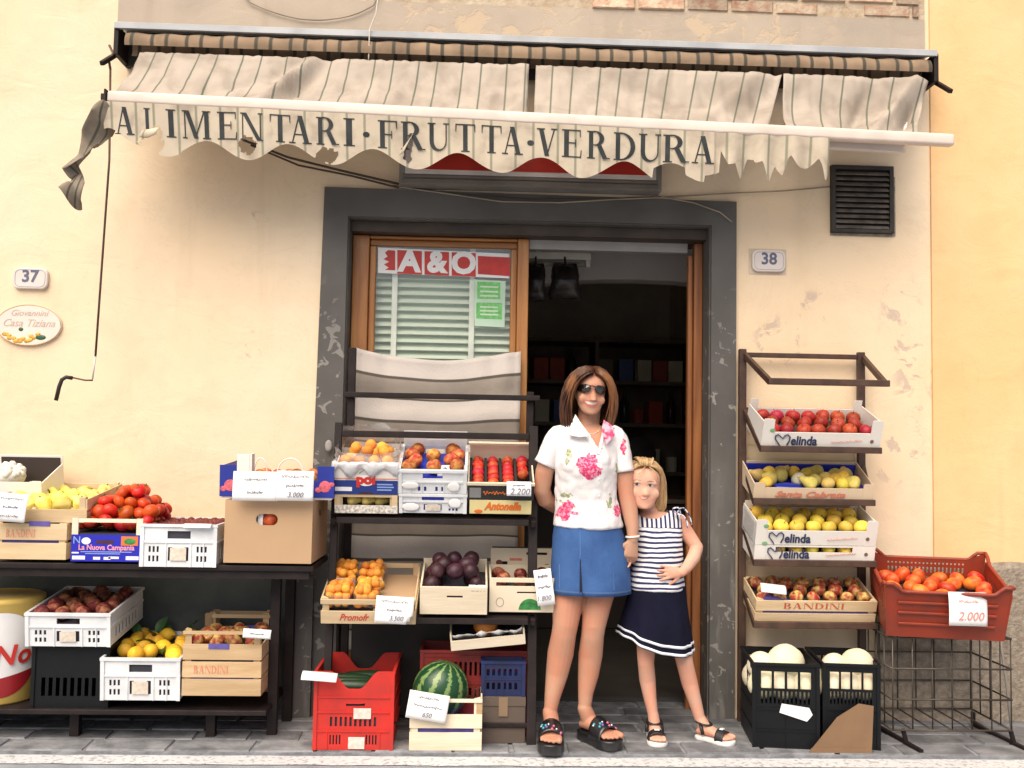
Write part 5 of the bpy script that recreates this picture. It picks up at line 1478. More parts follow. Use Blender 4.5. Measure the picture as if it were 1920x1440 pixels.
for i in range(5):
    v = i / 4
    rings.append([Vector((-.15 + .30 * j / 20, -.006 - .010 * math.sin(v * 3.1) - .010 * noise.noise(Vector((j * .6, v * 3, 0))), .10 + .055 * v + (1 - v) * (.018 * math.sin(j * .9) + .02 * noise.noise(Vector((j * .5, 0, 5)))) + .012 * noise.noise(Vector((j * .7, v * 3, 9))))) for j in range(21)])
whb.loft(rings, False, False, closed=False)
wb = put('paper_wrap', whb, FILM2, None, sm=True, solid=.001); wb.location = M0.translation; wb.rotation_euler = (R(TA + 2), 0, 0)
tag(wb, 'white wrapping paper folded over the front of the white and blue carton', 'paper')

# -- two white crates of peaches
t, W = white_crate('lower white plastic crate on the rack under the crate of peaches', 750, 873, 962, -.405, .30, .092, tilt=TA)
local_box(t, 'blue_liner', BLUELINER, -W / 2 + .01, W / 2 - .01, .008, .29, .01, .085)
put('torn_paper', MB().ell((-.10, -.008, .03), (.042, .002, .020), n=10), PAPER, t, sm=True); put('torn_paper', MB().ell((.10, -.008, .05), (.03, .002, .024), n=10), PAPER, t, sm=True)
B1 = MW[t]
t = thing('plastic_crate', 'white plastic crate of peaches above another white crate', 'crate', B1 @ Vector((-.002, .0, .0945)), (R(TA + 6), 0, 0))
W = .300; H = .115
hz = [(W / 2 - .045, W / 2 + .045, H * .62, H * .84)] + slots(W * .28, W * .46, H * .08, H * .28, 2, .4) + slots(W * .54, W * .72, H * .08, H * .28, 2, .4)
plastic_crate(t, W, .30, H, WHITEPLASTIC, hz, slots(.05, .25, .02, .05, 5), ribs=(H * .45,))
put('back_extension', MB().holey(W, .07, .005, [(W / 2 - .045, W / 2 + .045, .03, .05)], lambda u, v, w: Vector((-W / 2 + u, .295 + w, H + .0005 + v))), WHITEPLASTIC, t)
local_box(t, 'blue_liner', BLUELINER, -W / 2 + .008, W / 2 - .008, .008, .29, .01, .075)
put('torn_paper', MB().ell((-.10, -.008, .04), (.042, .002, .018), n=10), PAPER, t, sm=True); put('torn_paper', MB().ell((.095, -.008, .035), (.03, .002, .024), n=10), PAPER, t, sm=True)
fill(t, 'peach', .037, -W / 2 + .008, W / 2 - .008, .012, .28, .076, 'red and yellow peach on blue tray in the white crate', 'peaches in the white crate on the rack', 'peach')
card(820, 872, 873, 895, -.43, 'small white price card on the rim of the peach crate', ['2.800'], roll=-2, sizes=[.045])

# -- black printed tray of nectarines over a yellow box
t, W = root_at('yellow_box', 'flat yellow cardboard box with orange script lettering', 'box', 880, 996, 964, -.405, TA)
put('carton', MB().box(-W / 2, W / 2, 0, .28, 0, .066), mat('yellow_card', (.72, .62, .30), rough=.6, var=.08), t, bevel=.002)
txt('Antonella', .05, ORANGEPRINT, t, Matrix.Translation((.01, -.001, .036)) @ FRONT, shear=.3, off=.0025, width=.17)
put('print_corner', MB().ell((-.10, -.0006, .012), (.02, .001, .010), n=10), ORANGEPRINT, t)
B2 = MW[t]
t = thing('black_tray', 'black printed tray of red nectarines with a pale wooden rim', 'tray', B2 @ Vector((0, 0, .0685)), (R(TA + 9), 0, 0))
W = .30; H = .085
put('front_panel', MB().box(-W / 2, W / 2, 0, .006, 0, H - .012), BLACKPRINT, t)
put('rim', MB().box(-W / 2 - .003, W / 2 + .003, -.004, .008, H - .0118, H), PALEWOOD, t)
put('print_block', MB().box(-W / 2 + .008, -W / 2 + .06, -.0012, -.0002, .01, .06), mat('grey_print', (.25, .25, .25)), t)
put('script_print', MB().tube([(-.08 + .1 * i / 40, -.001, .035 + .011 * math.sin(i * 1.1) * (.6 + .4 * math.sin(i * .35))) for i in range(41)], .0022, 4, flat=.4), ORANGEPRINT, t)
for s_ in (-1, 1):
    a, b = sorted((s_ * W / 2, s_ * (W / 2 - .006)))
    put('side_panel', MB().box(a, b, .0085, .30, 0, H + .01), PALEWOOD, t)
put('back_panel', MB().box(-W / 2 + .007, W / 2 - .007, .294, .30, 0, H + .055), PALEWOOD, t)
put('back_ledge', MB().box(-W / 2, W / 2, .280, .302, H + .0555, H + .066), PALEWOOD, t)
put('floor', MB().box(-W / 2 + .007, W / 2 - .007, .007, .293, .0, .03), DARKLINER, t)
for i in range(5):
    x = -W / 2 + .012 + i * (W - .024) / 4
    put('divider', MB().box(x - .006, x + .006, .012, .285, .0302, .072), BLACKPRINT, t)
for i in range(4):
    x = -W / 2 + .012 + (i + .5) * (W - .024) / 4
    for j in range(6):
        if i == 3 and j < 2: continue
        add_fruit('nectarine', MW[t] @ Vector((x, .035 + j * .045 + rng.uniform(-.003, .003), .030 + .036 + rng.uniform(-.003, .004))), .0275 * rng.uniform(.93, 1.06), 'red nectarine lying in a row of the black tray', 'nectarine', 'nectarines in the black tray')
card(950, 903, 996, 930, -.475, 'white handwritten price card on the black tray', ['~.5', '2.200'], sizes=[.02, .04])

# -- shelf B: apricots, plums, printed boxes
TB = 13
t, W = root_at('wooden_crate', 'wide pale wooden crate with punnets of apricots', 'crate', 602, 779, 1170, -.50, TB + 4)
D, H = .40, .115
wooden_crate(t, W, D, H, slats=((0, .42), (.8, 1)), front=((0, .52), (.80, 1)), posth=.118)
txt('Promofr', .045, REDPRINT, t, Matrix.Translation((-.065, -.001, .03)) @ FRONT, shear=.4, width=.13, off=.0005)
local_box(t, 'cardboard_liner', CARD, .02, W / 2 - .012, .012, D - .012, .045, .06)
local_box(t, 'liner', DARKLINER, -W / 2 + .012, .019, .012, D - .012, .008, .05)
M = MW[t]
PUN = FILM
for (px_, py_) in ((-.135, .10), (-.012, .10), (-.135, .285), (-.012, .285)):
    p = thing('punnet', f'clear punnet of apricots at the {"front" if py_ < .2 else "rear"} {"outer" if px_ < -.1 else "inner"} corner of the wide crate', 'punnet', M @ Vector((px_, py_, .061)), (R(TB + 4), 0, 0), 'apricot punnets in the wide crate')
    rings = []
    for z, k in ((0, .84), (.05, .96), (.065, 1.0), (.07, 1.04)):
        rings.append([Vector((.060 * k * math.copysign(abs(math.cos(a)) ** .35, math.cos(a)), .085 * k * math.copysign(abs(math.sin(a)) ** .35, math.sin(a)), z)) for a in [2 * math.pi * i / 28 for i in range(28)]])
    put('tray', MB().loft(rings, True, False), PUN, p, sm=True)
    MW_ = MW[p]
    for lv in range(3):
        for i in range(3):
            for j in range(4):
                if lv == 2 and rng.random() < .35: continue
                add_fruit('apricot', MW_ @ Vector(((i - 1) * .037 * (1 - .1 * lv) + rng.uniform(-.007, .007), (j - 1.5) * .041 * (1 - .08 * lv) + rng.uniform(-.007, .007), .022 + lv * .028 + rng.uniform(-.004, .004))), .0205 * rng.uniform(.95, 1.1), 'orange apricot heaped in a clear punnet of the wide crate', 'apricot', 'apricots in the punnets') if lv > 0 or j == 0 else None
card(704, 1119, 775, 1169, -.555, 'large white handwritten price card on the apricot crate', ['~.7', '~.4', '3.500'], roll=3, torn=True)

t, W = root_at('wooden_box', 'pale wooden box of dark plums with hand slots', 'box', 787, 913, 1152, -.48, TB)
H, D = .128, .32
for nm, y0 in (('front_panel', 0), ('back_panel', D - .008)):
    hh = H if y0 == 0 else H + .02
    put(nm, MB().holey(W, hh, .008, [(W / 2 - .03, W / 2 + .04, hh * .60, hh * .68)], lambda u, v, w, y0=y0: Vector((-W / 2 + u, y0 + w, v))), PALEWOOD, t, bevel=.001)
for s_ in (-1, 1):
    a, b = sorted((s_ * W / 2, s_ * (W / 2 - .008)))
    put('side_panel', MB().box(a, b, .009, D - .009, 0, H), PALEWOOD, t)
local_box(t, 'liner', DARKLINER, -W / 2 + .01, W / 2 - .01, .01, D - .01, .002, .085)
fill(t, 'plum', .036, -W / 2 + .012, W / 2 - .012, .012, D - .02, .086, 'dark purple plum in the pale wooden box on the rack', 'dark plums in the pale box', 'plum', levels=2, drop=.2, tumble=1.5)
card(879, 1097, 913, 1113, -.495, 'tiny white price card pinned on the plum box', ['2.200'], sizes=[.03])

KR = mat('printed_cream_board', (.72, .63, .48), rough=.7, var=.05)
t, W = root_at('printed_box', 'cream wooden box printed with a green watermelon slice', 'box', 917, 1040, 1148, -.44, 6)
H, D = .155, .27
put('front_panel', MB().holey(W, H, .007, [(.03, W - .03, H * .76, H * .87), (W * .42, W - .03, H * .55, H * .60)], lambda u, v, w: Vector((-W / 2 + u, w, v))), KR, t, bevel=.001)
for s_ in (-1, 1):
    a, b = sorted((s_ * W / 2, s_ * (W / 2 - .007)))
    put('side_panel', MB().box(a, b, .008, D, 0, H), KR, t)
put('back_panel', MB().box(-W / 2 + .008, W / 2 - .008, D - .007, D, 0, H), KR, t)
put('floor', MB().box(-W / 2 + .008, W / 2 - .008, .008, D - .008, 0, .09), DARKLINER, t)
put('picture_print', MB().prism([(.035 + .05 * math.cos(a), .012 + .05 * math.sin(a)) for a in [math.pi * i / 14 for i in range(15)]], -.0012, -.0002), GREENPRINT, t)
put('emblem', MB().tube([(-.10 + .017 * math.cos(a), -.0006, .045 + .02 * math.sin(a)) for a in [2 * math.pi * i / 16 for i in range(17)]], .001, 4), INK, t)
fill(t, 'dark_peach', .034, -W / 2 + .012, W / 2 - .012, .015, D - .02, .091, 'dark red peach in the printed cream box', 'peaches in the printed cream box', 'peach')
BR = MW[t]
t = thing('printed_box', 'cream wooden box with a long dark slot standing behind the watermelon box', 'box', P(978, 1090, -.145), (R(6), 0, 0))
W, H = .30, .16
mb = MB().holey(W, H, .007, [(.17, W - .03, H * .80, H * .88), (.04, .08, H * .42, H * .6)], lambda u, v, w: Vector((-W / 2 + u, w, v)))
put('front_panel', mb, KR, t)
put('inner_panel', MB().box(-W / 2 + .006, W / 2 - .006, .0305, .036, 0, H), DARKLINER, t)
for s_ in (-1, 1):
    a, b = sorted((s_ * W / 2, s_ * (W / 2 - .006))); put('side_panel', MB().box(a, b, .008, .036, 0, H), KR, t)
put('print_line', MB().box(-.06, .0, -.0012, -.0002, .100, .112), FADERED, t)
put('picture_print', MB().ell((-.11, -.0006, .09), (.016, .0012, .014), n=10).ell((.12, -.0006, .07), (.02, .0012, .016), n=10), mat('brown_print', (.16, .05, .03)), t)
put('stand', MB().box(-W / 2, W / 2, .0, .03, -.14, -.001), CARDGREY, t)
card(1004, 1068, 1037, 1134, -.475, 'tall white handwritten price card behind the rack post', ['~.6', '~.7', '1.800'], roll=-8, sizes=[.04, .035, .030])

# ---------------------------------------------------------------- on the ground before the rack
t, W = root_at('plastic_crate', 'bright red plastic crate with a dipped rim holding dark green courgettes', 'crate', 588, 735, 1400, -.552)
t.location.z = .0185; MW[t] = Matrix.Translation(t.location)
H, D = .335, .40
hz = slots(W * .2, W * .82, H * .30, H * .42, 10, .5) + slots(W * .2, W * .36, H * .07, H * .19, 4, .5) + slots(W * .66, W * .82, H * .07, H * .19, 4, .5) + [(W * .40, W * .64, H * .56, H * .62)]
plastic_crate(t, W, D, H, REDPLASTIC, hz, slots(.05, D - .06, H * .1, H * .42, 8, .5), dip=.075, ribs=(H * .23, H * .47, H * .66))
LABEL = mat('torn_label', (.70, .58, .52), rough=.8, var=.15, sc=60)
put('label_sticker', MB().box(.0, .075, -.0065, -.0055, H * .40, H * .535), LABEL, t)
put('label_sticker', MB().box(-.02, .05, -.0065, -.0055, H * .02, H * .17), LABEL, t)
local_box(t, 'liner', DARKLINER, -W / 2 + .01, W / 2 - .01, .01, D - .01, .01, .19)
COUR = mat('courgette_skin', (.010, .028, .012), rough=.4, col2=(.022, .055, .02), sc=20, rnd=.2)
cm = MB()
cm.lathe([(.3, -4.2), (.8, -4.0), (1, -3), (1.05, 0), (.95, 2.6), (.6, 3.5), (.42, 3.7), (.42, 4.1)], 10, Matrix.Rotation(R(90), 4, 'Y'))
cme = smooth(cm.mesh('courgette')); cme.materials.append(COUR)
for i in range(9):
    o = bpy.data.objects.new('courgette', cme); COL.objects.link(o)
    o.location = MW[t] @ Vector((rng.uniform(-.03, .03), .05 + (i % 5) * .062, .225 + .035 * (i // 5))); o.scale = (.024, .026, .026); o.rotation_euler = (rng.uniform(0, 6), rng.uniform(-.08, .08), rng.uniform(-.25, .25))
    tag(o, 'dark green courgette lying in the bright red crate', 'courgette', 'courgettes in the bright red crate')
t4 = card(566, 1258, 632, 1279, -.60, 'blank white paper strip curling off the rim of the bright red crate', [' '], roll=4, lean=-50)

t, W = root_at('wooden_crate', 'pale two-slat wooden crate holding a striped watermelon', 'crate', 767, 903, 1400, -.552)
t.location.z = .0185; MW[t] = Matrix.Translation(t.location)
H, D = .22, .34
sl = wooden_crate(t, W, D, H, slats=((0, .35), (.43, .70), (.93, 1)), m=PALEWOOD, posth=.222)
for s_ in (-1, 1):
    a, b = sorted((s_ * W / 2, s_ * (W / 2 - .026)))
    put('end_block', MB().box(a, b, .0075, .012, .1, .22), CRATEWOOD_D, t)
local_box(t, 'liner', PURPLE, -W / 2 + .012, W / 2 - .012, .014, D - .014, .007, .10)
add_fruit('watermelon', MW[t] @ Vector((-.03, .15, .225)), .116, 'dark green striped watermelon in the pale crate on the ground', 'watermelon', rot=(.25, .2, .5))
card(764, 1300, 840, 1350, -.575, 'large tilted white price card on the watermelon crate', ['~.5', '~.7', '650'], roll=9)

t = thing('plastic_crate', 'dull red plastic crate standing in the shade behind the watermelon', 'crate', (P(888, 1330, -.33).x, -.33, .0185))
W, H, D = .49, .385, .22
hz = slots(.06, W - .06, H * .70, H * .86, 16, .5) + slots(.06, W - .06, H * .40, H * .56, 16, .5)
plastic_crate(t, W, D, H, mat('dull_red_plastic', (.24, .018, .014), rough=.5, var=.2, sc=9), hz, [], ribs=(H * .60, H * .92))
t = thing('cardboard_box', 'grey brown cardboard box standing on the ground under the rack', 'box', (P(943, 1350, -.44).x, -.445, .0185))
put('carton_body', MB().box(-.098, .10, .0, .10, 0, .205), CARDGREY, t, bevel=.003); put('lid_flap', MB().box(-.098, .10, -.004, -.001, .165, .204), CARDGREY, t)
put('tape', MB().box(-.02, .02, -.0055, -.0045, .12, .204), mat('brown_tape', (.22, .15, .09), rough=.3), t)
t = thing('plastic_crate', 'dark blue plastic crate on the grey brown box beside the rack post', 'crate', (P(943, 1300, -.44).x, -.44, .2245))
W, H, D = .19, .155, .09
plastic_crate(t, W, D, H, mat('navy_plastic', (.006, .014, .07), rough=.5, var=.3, sc=9), slots(.02, W - .02, .03, .06, 6) + slots(.02, W - .02, .09, .12, 6), [], ribs=(.072,))
t = thing('wooden_tray', 'tilted pale tray with white paper holding one orange melon', 'tray', P(916, 1214, -.44), (R(15), R(-6), 0))
W, H, D = .335, .075, .26
put('front_board', MB().add([(-W / 2, 0, 0), (W / 2, 0, 0), (W / 2, .007, 0), (-W / 2, .007, 0), (-W / 2, 0, H * .6), (W / 2, 0, H * .6), (W / 2, .007, H * .6), (-W / 2, .007, H * .6)], [(0, 1, 2, 3), (4, 7, 6, 5), (0, 4, 5, 1), (1, 5, 6, 2), (2, 6, 7, 3), (3, 7, 4, 0)]), PALEWOOD, t)
for s_ in (-1, 1):
    a, b = sorted((s_ * W / 2, s_ * (W / 2 - .007))); put('side_board', MB().box(a, b, .008, D, 0, H), PALEWOOD, t)
put('back_board', MB().box(-W / 2 + .008, W / 2 - .008, D - .007, D, 0, H), PALEWOOD, t)
put('floor', MB().box(-W / 2 + .008, W / 2 - .008, .008, D - .008, 0, .02), DARKLINER, t)
wv_ = MB(); wv_.loft([[Vector((-W / 2 + .01 + (W - .02) * j / 24, .010 + .02 * i, .02 + .05 * (1 - i * .4) + .022 * noise.noise(Vector((j * .35, i, 2))))) for j in range(25)] for i in range(3)], False, False, False)
put('paper_liner', wv_, PAPER, t, sm=True, solid=.001)
put('paper_scrap', MB().ell((-.13, .2, .085), (.035, .012, .04), n=12), PAPER, t, sm=True); put('paper_scrap', MB().ell((.12, .21, .09), (.05, .012, .03), n=12), PAPER, t, sm=True)
add_fruit('orange_melon', MW[t] @ Vector((-.005, .085, .070)), .058, 'glossy orange melon in the tilted tray under the rack', 'melon', tumble=.2)
# paper waste pinned on the surround edge
pb = put('paper_scrap', MB().ell((0, 0, 0), (.018, .006, .03), n=10), mat('grey_paper', (.30, .30, .28), rough=.8), None, sm=True, loc=P(616, 836, -.05))
tag(pb, 'grey paper scrap tucked against the door surround behind the rack', 'paper')
# ================================================================ tiered wall rack on the other side of the door
wr = thing('wall_rack', 'brown steel tiered fruit rack against the peeling plaster', 'rack', (wx(1500, 1000), -.03, .012))
LM = MW[wr]
qx0, qx1 = wx(1390, 800, -.04), wx(1612, 800, -.04)
zt0 = wz(1390, 655, -.04)
BMR = BROWNMETAL
def rb(name, a, b, w=.028, h=.030): return put(name, MB().bar(a, b, w, h), BMR, wr, bevel=.003, local_of=LM)
rb('post', (qx0, -.055, .012), (qx0, -.055, zt0), .036, .03)
rb('post', (qx1, -.055, .012), (qx1, -.055, zt0 - .004), .036, .03)
TIERS = [(668, 717, -.40, 1440, 1667), (772, 843, -.34, 1425, 1652), (873, 941, -.27, 1411, 1640), (990, 1056, -.27, 1412, 1642), (1105, 1172, -.27, 1412, 1642)]
TR = []
for i, (yr, yf, Yf, xl, xr) in enumerate(TIERS):
    zr = wz(1500, yr, -.04); zf_ = wz((xl + xr) / 2, yf, Yf)
    xl_, xr_ = wx(xl, yf, Yf), wx(xr, yf, Yf)
    rb('front_rail', (xl_, Yf, zf_), (xr_, Yf, zf_), .03, .03)
    rb('side_arm', (qx0 + .01, -.055, zr), (xl_ + .012, Yf + .012, zf_), .02, .03)
    rb('side_arm', (qx1 + .01, -.055, zr), (xr_ - .012, Yf + .012, zf_), .02, .03)
    if i == 0: rb('rear_rail', (qx0 + .019, -.055, zr), (qx1 - .019, -.055, zr), .02, .024)
    else:
        rb('rear_rail', (qx0 + .019, -.055, zr + .0), (qx1 - .019, -.055, zr), .014, .034)
    TR.append((zr, zf_, xl_, xr_, Yf))
# backing card on the wall behind the tiers
put('back_board', MB().box(qx0 + .02, qx1 - .02, -.030, -.026, wz(1500, 1050), wz(1500, 838)), mat('buff_board', (.62, .50, .33), rough=.85, var=.06), wr, local_of=LM)

def rack_tray(i, H, D, label, fruit, r, flabel, fgroup, m=WHITECARD, dz=.0, tilt=None, brand=True, cat='tray', hc=None, zl=.03, name='fruit_tray', w=None, dx=0.0, hs=None, hb=None, holes=()):
    zr, zf_, xl_, xr_, Yf = TR[i]
    W = w or (xr_ - xl_) - .012
    tl = tilt if tilt is not None else 20
    t = thing(name, label, cat, ((xl_ + xr_) / 2 + dx, Yf + .012, zf_ + dz), (R(tl), 0, 0))
    cardboard_tray(t, W, D, H, m, hc=hc or H * 1.5, hs=hs or H * 1.25, hb=hb, frontholes=holes)
    if brand:
        melinda(t, W, H)
    if fruit:
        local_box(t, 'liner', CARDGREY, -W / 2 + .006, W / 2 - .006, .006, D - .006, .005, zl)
        fill(t, fruit, r, -W / 2 + .02, W / 2 - .02, .012, D - .012, zl, flabel, fgroup, fruit.split('_')[-1])
    return t, W
LOGO = mat('navy_lettering', (.025, .035, .10), rough=.5)
def melinda(t, W, H, z=None):
    z = z if z is not None else H * .55
    k = H / .09
    pts = []
    for (a, b) in ((0, .0), (-.010, .012), (-.022, .024), (-.021, .036), (-.011, .040), (0, .032), (.008, .026), (.017, .037), (.028, .040), (.037, .032), (.036, .018), (.028, .003)):
        pts.append((-W / 2 + .088 + a * 1.25 * k, -.0035, z - .030 * k + b * 1.5 * k))
    put('emblem', MB().tube(pts, .0058 * k, 6, flat=.5), LOGO, t, sm=True)
    txt('elinda', .066 * k, LOGO, t, Matrix.Translation((-W / 2 + .195 * 1.0 + .005, -.0034, z - .004)) @ FRONT, off=.0018, width=.125)
    put('print_line', MB().tube([(W / 2 - .235 + .145 * i / 50, -.0034, z - .008 + .012 * i / 50 + .005 * math.sin(i * 1.3) * (.6 + .4 * math.sin(i * .5))) for i in range(51)], .0016, 4, flat=.5), FADERED, t)
    put('seal', MB().prism([(W / 2 - .042 + .009 * math.cos(2 * math.pi * i / 12), z + .009 * math.sin(2 * math.pi * i / 12)) for i in range(12)], -.0042, -.0032), mat('brown_seal', (.16, .10, .07)), t)
    put('leaf_print', MB().ell((-W / 2 + .045, -.0036, H * 1.12), (.014, .001, .010), n=8), mat('pale_green_print', (.20, .42, .20)), t)

t, W = rack_tray(1, .085, .27, 'white lettered fruit tray of shiny red apples on the upper tier of the wall rack', 'red_apple', .0365, 'shiny red apple in the top tray of the wall rack', 'red apples in the top tray', tilt=24, hc=.15, hs=.12, zl=.042, hb=.10)
t, W = rack_tray(2, .062, .245, 'pale fruit tray of yellow pears with blue tray paper', None, 0, '', '', m=mat('pale_pine_board', (.66, .52, .36), rough=.75, var=.06), tilt=19, brand=False, hc=.085, hs=.11, hb=.11, dz=.006)
txt('Santa Cabrata', .04, FADERED, t, Matrix.Translation((-.02, -.0035, .030)) @ FRONT, shear=.35, width=.34, off=.001)
local_box(t, 'blue_paper', BLUELINER, -W / 2 + .008, W / 2 - .008, .008, .235, .005, .034)
put('blue_paper_rim', MB().box(-W / 2 + .012, W / 2 - .012, .225, .234, .0345, .10), BLUELINER, t)
put('blue_cups', MB().ell((-.11, .05, .048), (.075, .035, .018), n=16), BLUELINER, t, sm=True)
M = MW[t]
for i, (x, y) in enumerate(((-.22, .045), (-.19, .10), (-.23, .15), (-.17, .17), (-.12, .15), (-.10, .20), (-.04, .19), (-.01, .045), (.03, .085), (.01, .16), (.08, .05), (.09, .11), (.13, .085), (.07, .19), (.15, .16), (.18, .12), (.20, .05), (.21, .18), (.15, .045))):
    add_fruit('pear' if i % 3 else 'yellow_apple', M @ Vector((x, y, .034 + .034 + rng.uniform(0, .006))), .034 * rng.uniform(.9, 1.08), 'ripe yellow pear on blue paper in the pale tray of the wall rack', 'pear', 'pears on blue paper', tumble=1.4)
add_fruit('melon', M @ Vector((-.045, .10, .068)), .033, 'white wrapped fruit among the pears on blue paper', 'fruit')
zr, zf_, xl_, xr_, Yf = TR[3]
t, W = rack_tray(3, .085, .24, 'white lettered fruit tray of yellow apples beneath another tray', None, 0, '', '', tilt=15, hc=.086, hs=.086, zl=.03, holes=[(.10, .47, .052, .078)])
local_box(t, 'liner', CARDGREY, -W / 2 + .006, W / 2 - .006, .006, .23, .005, .018)
for j in range(5):
    add_fruit('yellow_apple', MW[t] @ Vector((-.16 + j * .080, .043, .018 + .034)), .033, 'yellow apple glimpsed through the slot of the lower apple tray', 'apple', 'yellow apples in the lower tray')
Mlow = MW[t]
t = thing('fruit_tray', 'white lettered fruit tray of yellow apples stacked on an equal tray', 'tray', Mlow @ Vector((.0, .002, .088)), (R(19), 0, 0))
cardboard_tray(t, W, .25, .072, WHITECARD, hc=.125, hs=.11, hb=.09); melinda(t, W, .085, .036)
local_box(t, 'liner', CARDGREY, -W / 2 + .006, W / 2 - .006, .006, .24, .005, .034)
fill(t, 'yellow_apple', .038, -W / 2 + .02, W / 2 - .02, .012, .24, .034, 'yellow apple in the stacked tray of the wall rack', 'yellow apples in the stacked tray', 'apple')
put('film_sleeve', MB().box(-W / 2 - .012, -W / 2 - .006, .0, .2, .0, .11), FILM, t)

zr, zf_, xl_, xr_, Yf = TR[4]
t = thing('wooden_crate', 'slatted wooden crate of red apples with red serif lettering on the wall rack', 'crate', ((xl_ + xr_) / 2 + .005, Yf + .014, zf_ + .004), (R(19), 0, 0))
W, H, D = xr_ - xl_ - .01, .118, .25
sl = wooden_crate(t, W, D, H, slats=((0, .44), (.55, 1)))
serif_text('BANDINI', -W / 2 + .13, .077, .29, .030, mat('red_lettering', (.55, .10, .05), rough=.7), sl[1])
local_box(t, 'tissue_strip', PURPLE, -W / 2 + .01, W / 2 - .01, .009, .012, .050, .066)
put('tissue_fold', MB().prism([(-W / 2 + .03, .10), (-W / 2 + .2, .10), (-W / 2 + .05, .135)], .012, .03), PURPLE, t)
local_box(t, 'liner', DARKLINER, -W / 2 + .012, W / 2 - .012, .013, D - .012, .007, .075)
fill(t, 'striped_apple', .035, -W / 2 + .015, W / 2 - .015, .016, D - .012, .076, 'red and pale apple in the lowest crate of the wall rack', 'apples in the lowest crate of the wall rack', 'apple', levels=1)
card(1426, 1094, 1474, 1114, -.30, 'small white slip lying on the apples in the lowest wall rack crate', [' '], roll=6, lean=-40)

# ---------------------------------------------------------------- two black crates of melons
def black_crate(x0, x1, label, flabel, group, Y, n_, big):
    t, W = root_at('plastic_crate', label, 'crate', x0, x1, 1395, Y, yaw=-7)
    z = .0185; t.location.z = z; MW[t] = Matrix.Translation(t.location) @ Euler((0, 0, R(-7))).to_matrix().to_4x4()
    H, D = .375, .36
    hz = [(W * (.12 + .2 * i), W * (.12 + .2 * i + .165), H * .70, H * .90) for i in range(4)] + slots(W * .12, W * .9, H * .52, H * .67, 12, .5)
    plastic_crate(t, W, D, H, BLACKPLASTIC, hz, [(D * (.1 + .2 * i), D * (.1 + .2 * i + .16), H * .70, H * .90) for i in range(4)], ribs=(H * .45, H * .2))
    local_box(t, 'liner', BLACKPLASTIC, -W / 2 + .008, W / 2 - .008, .008, D - .008, .01, H * .52)
    M = MW[t]; b = H * .52
    for i in range(3):
        add_fruit('melon', M @ Vector((-W / 3.2 + i * W / 3.2, .075, b + .068)), .062, flabel, 'melon', group)
    for i in range(3):
        add_fruit('melon', M @ Vector((-W / 3.2 + i * W / 3.2, .22, b + .072)), .066, flabel, 'melon', group)
    for q_, (x, y, zz, r_) in enumerate(big): add_fruit('melon', M @ Vector((x, y, b + zz)), r_, ('largest pale melon crowning the ' if q_ == 0 else 'smaller pale melon beside the largest one in the ') + flabel.split('in the ')[1], 'melon', group)
    return t, W
t, W = black_crate(1413, 1534, 'black plastic crate of white melons next to the door surround', 'pale round melon in the black crate next to the door', 'melons in the black crate by the door', -.50, 2, [(.02, .13, .150, .085), (-.09, .12, .14, .06)])
put('label_sticker', MB().prism([(-.02, .20), (.10, .185), (.115, .155), (.09, .125), (-.03, .16)], -.0095, -.0085), PAPER, t)
t, W = black_crate(1545, 1648, 'black plastic crate of white melons beside the wire stand', 'pale round melon in the black crate next to the wire stand', 'melons in the black crate by the wire stand', -.50, 2, [(.06, .13, .145, .078), (-.04, .14, .135, .06)])
t = thing('brown_sheet', 'flat brown sheet leaning on the black melon crates', 'carton', P(1560, 1394, -.53).xy.to_3d() + Vector((0.02, -.022, .0185)), (R(-4), 0, 0))
put('sheet', MB().prism([(-.13, 0), (.15, 0), (.165, .20), (.10, .21), (.0, .15)], 0, .006), mat('dull_brown', (.20, .12, .065), rough=.9, var=.1), t)  # thin dull brown sheet in the outline of a soft brown patch
put('bottom_strip', MB().prism([(-.13, 0), (.15, 0), (.15, .02), (-.12, .02)], -.004, -.0005), mat('dull_brown', (.2, .12, .065)), t)

# ---------------------------------------------------------------- wire stand and rust red crate of tomatoes
ws = thing('wire_stand', 'low wire basket stand under the rust red crate', 'stand', P(1775, 1380, -.3).xy.to_3d() + Vector((0, 0, .002)))
LM = MW[ws]
WIRE = mat('dull_wire', (.09, .075, .06), rough=.5, metal=.5, var=.3)
gx0, gx1 = wx(1672, 1250, -.42), wx(1893, 1250, -.42)
gz0, gz1 = .085, wz(1775, 1196, -.42)
gy0, gy1 = -.43, -.06
def wire(a, b, r_=.0035): put('wire', MB().tube([a, b], r_, 6), WIRE, ws, sm=True, local_of=LM)
for i in range(7):
    x = gx0 + (gx1 - gx0) * i / 6
    wire((x, gy0, gz0), (x, gy0, gz1)); wire((x, gy1, gz0), (x, gy1, gz1)); wire((x, gy0, gz0), (x, gy1, gz0)); wire((x, gy0, gz1), (x, gy1, gz1))
for j in range(4):
    z = gz0 + (gz1 - gz0) * j / 3
    wire((gx0, gy0 - .004, z), (gx1, gy0 - .004, z), .0045); wire((gx0, gy1 + .004, z), (gx1, gy1 + .004, z), .0045)
    wire((gx0 - .004, gy0, z), (gx0 - .004, gy1, z), .0045); wire((gx1 + .004, gy0, z), (gx1 + .004, gy1, z), .0045)
for i in range(1, 4):
    y = gy0 + (gy1 - gy0) * i / 4
    wire((gx0, y, gz0), (gx0, y, gz1)); wire((gx1, y, gz0), (gx1, y, gz1))
for x in (gx0 + .03, gx1 - .02):
    put('foot', MB().bar((x, -.12, .03), (x + .05, -.54, .022), .02, .016).bar((x, -.12, .03), (x, -.12, gz0), .016).bar((x + .036, -.42, .024), (x + .02, -.42, gz0), .016), BLACKMETAL, ws, local_of=LM)
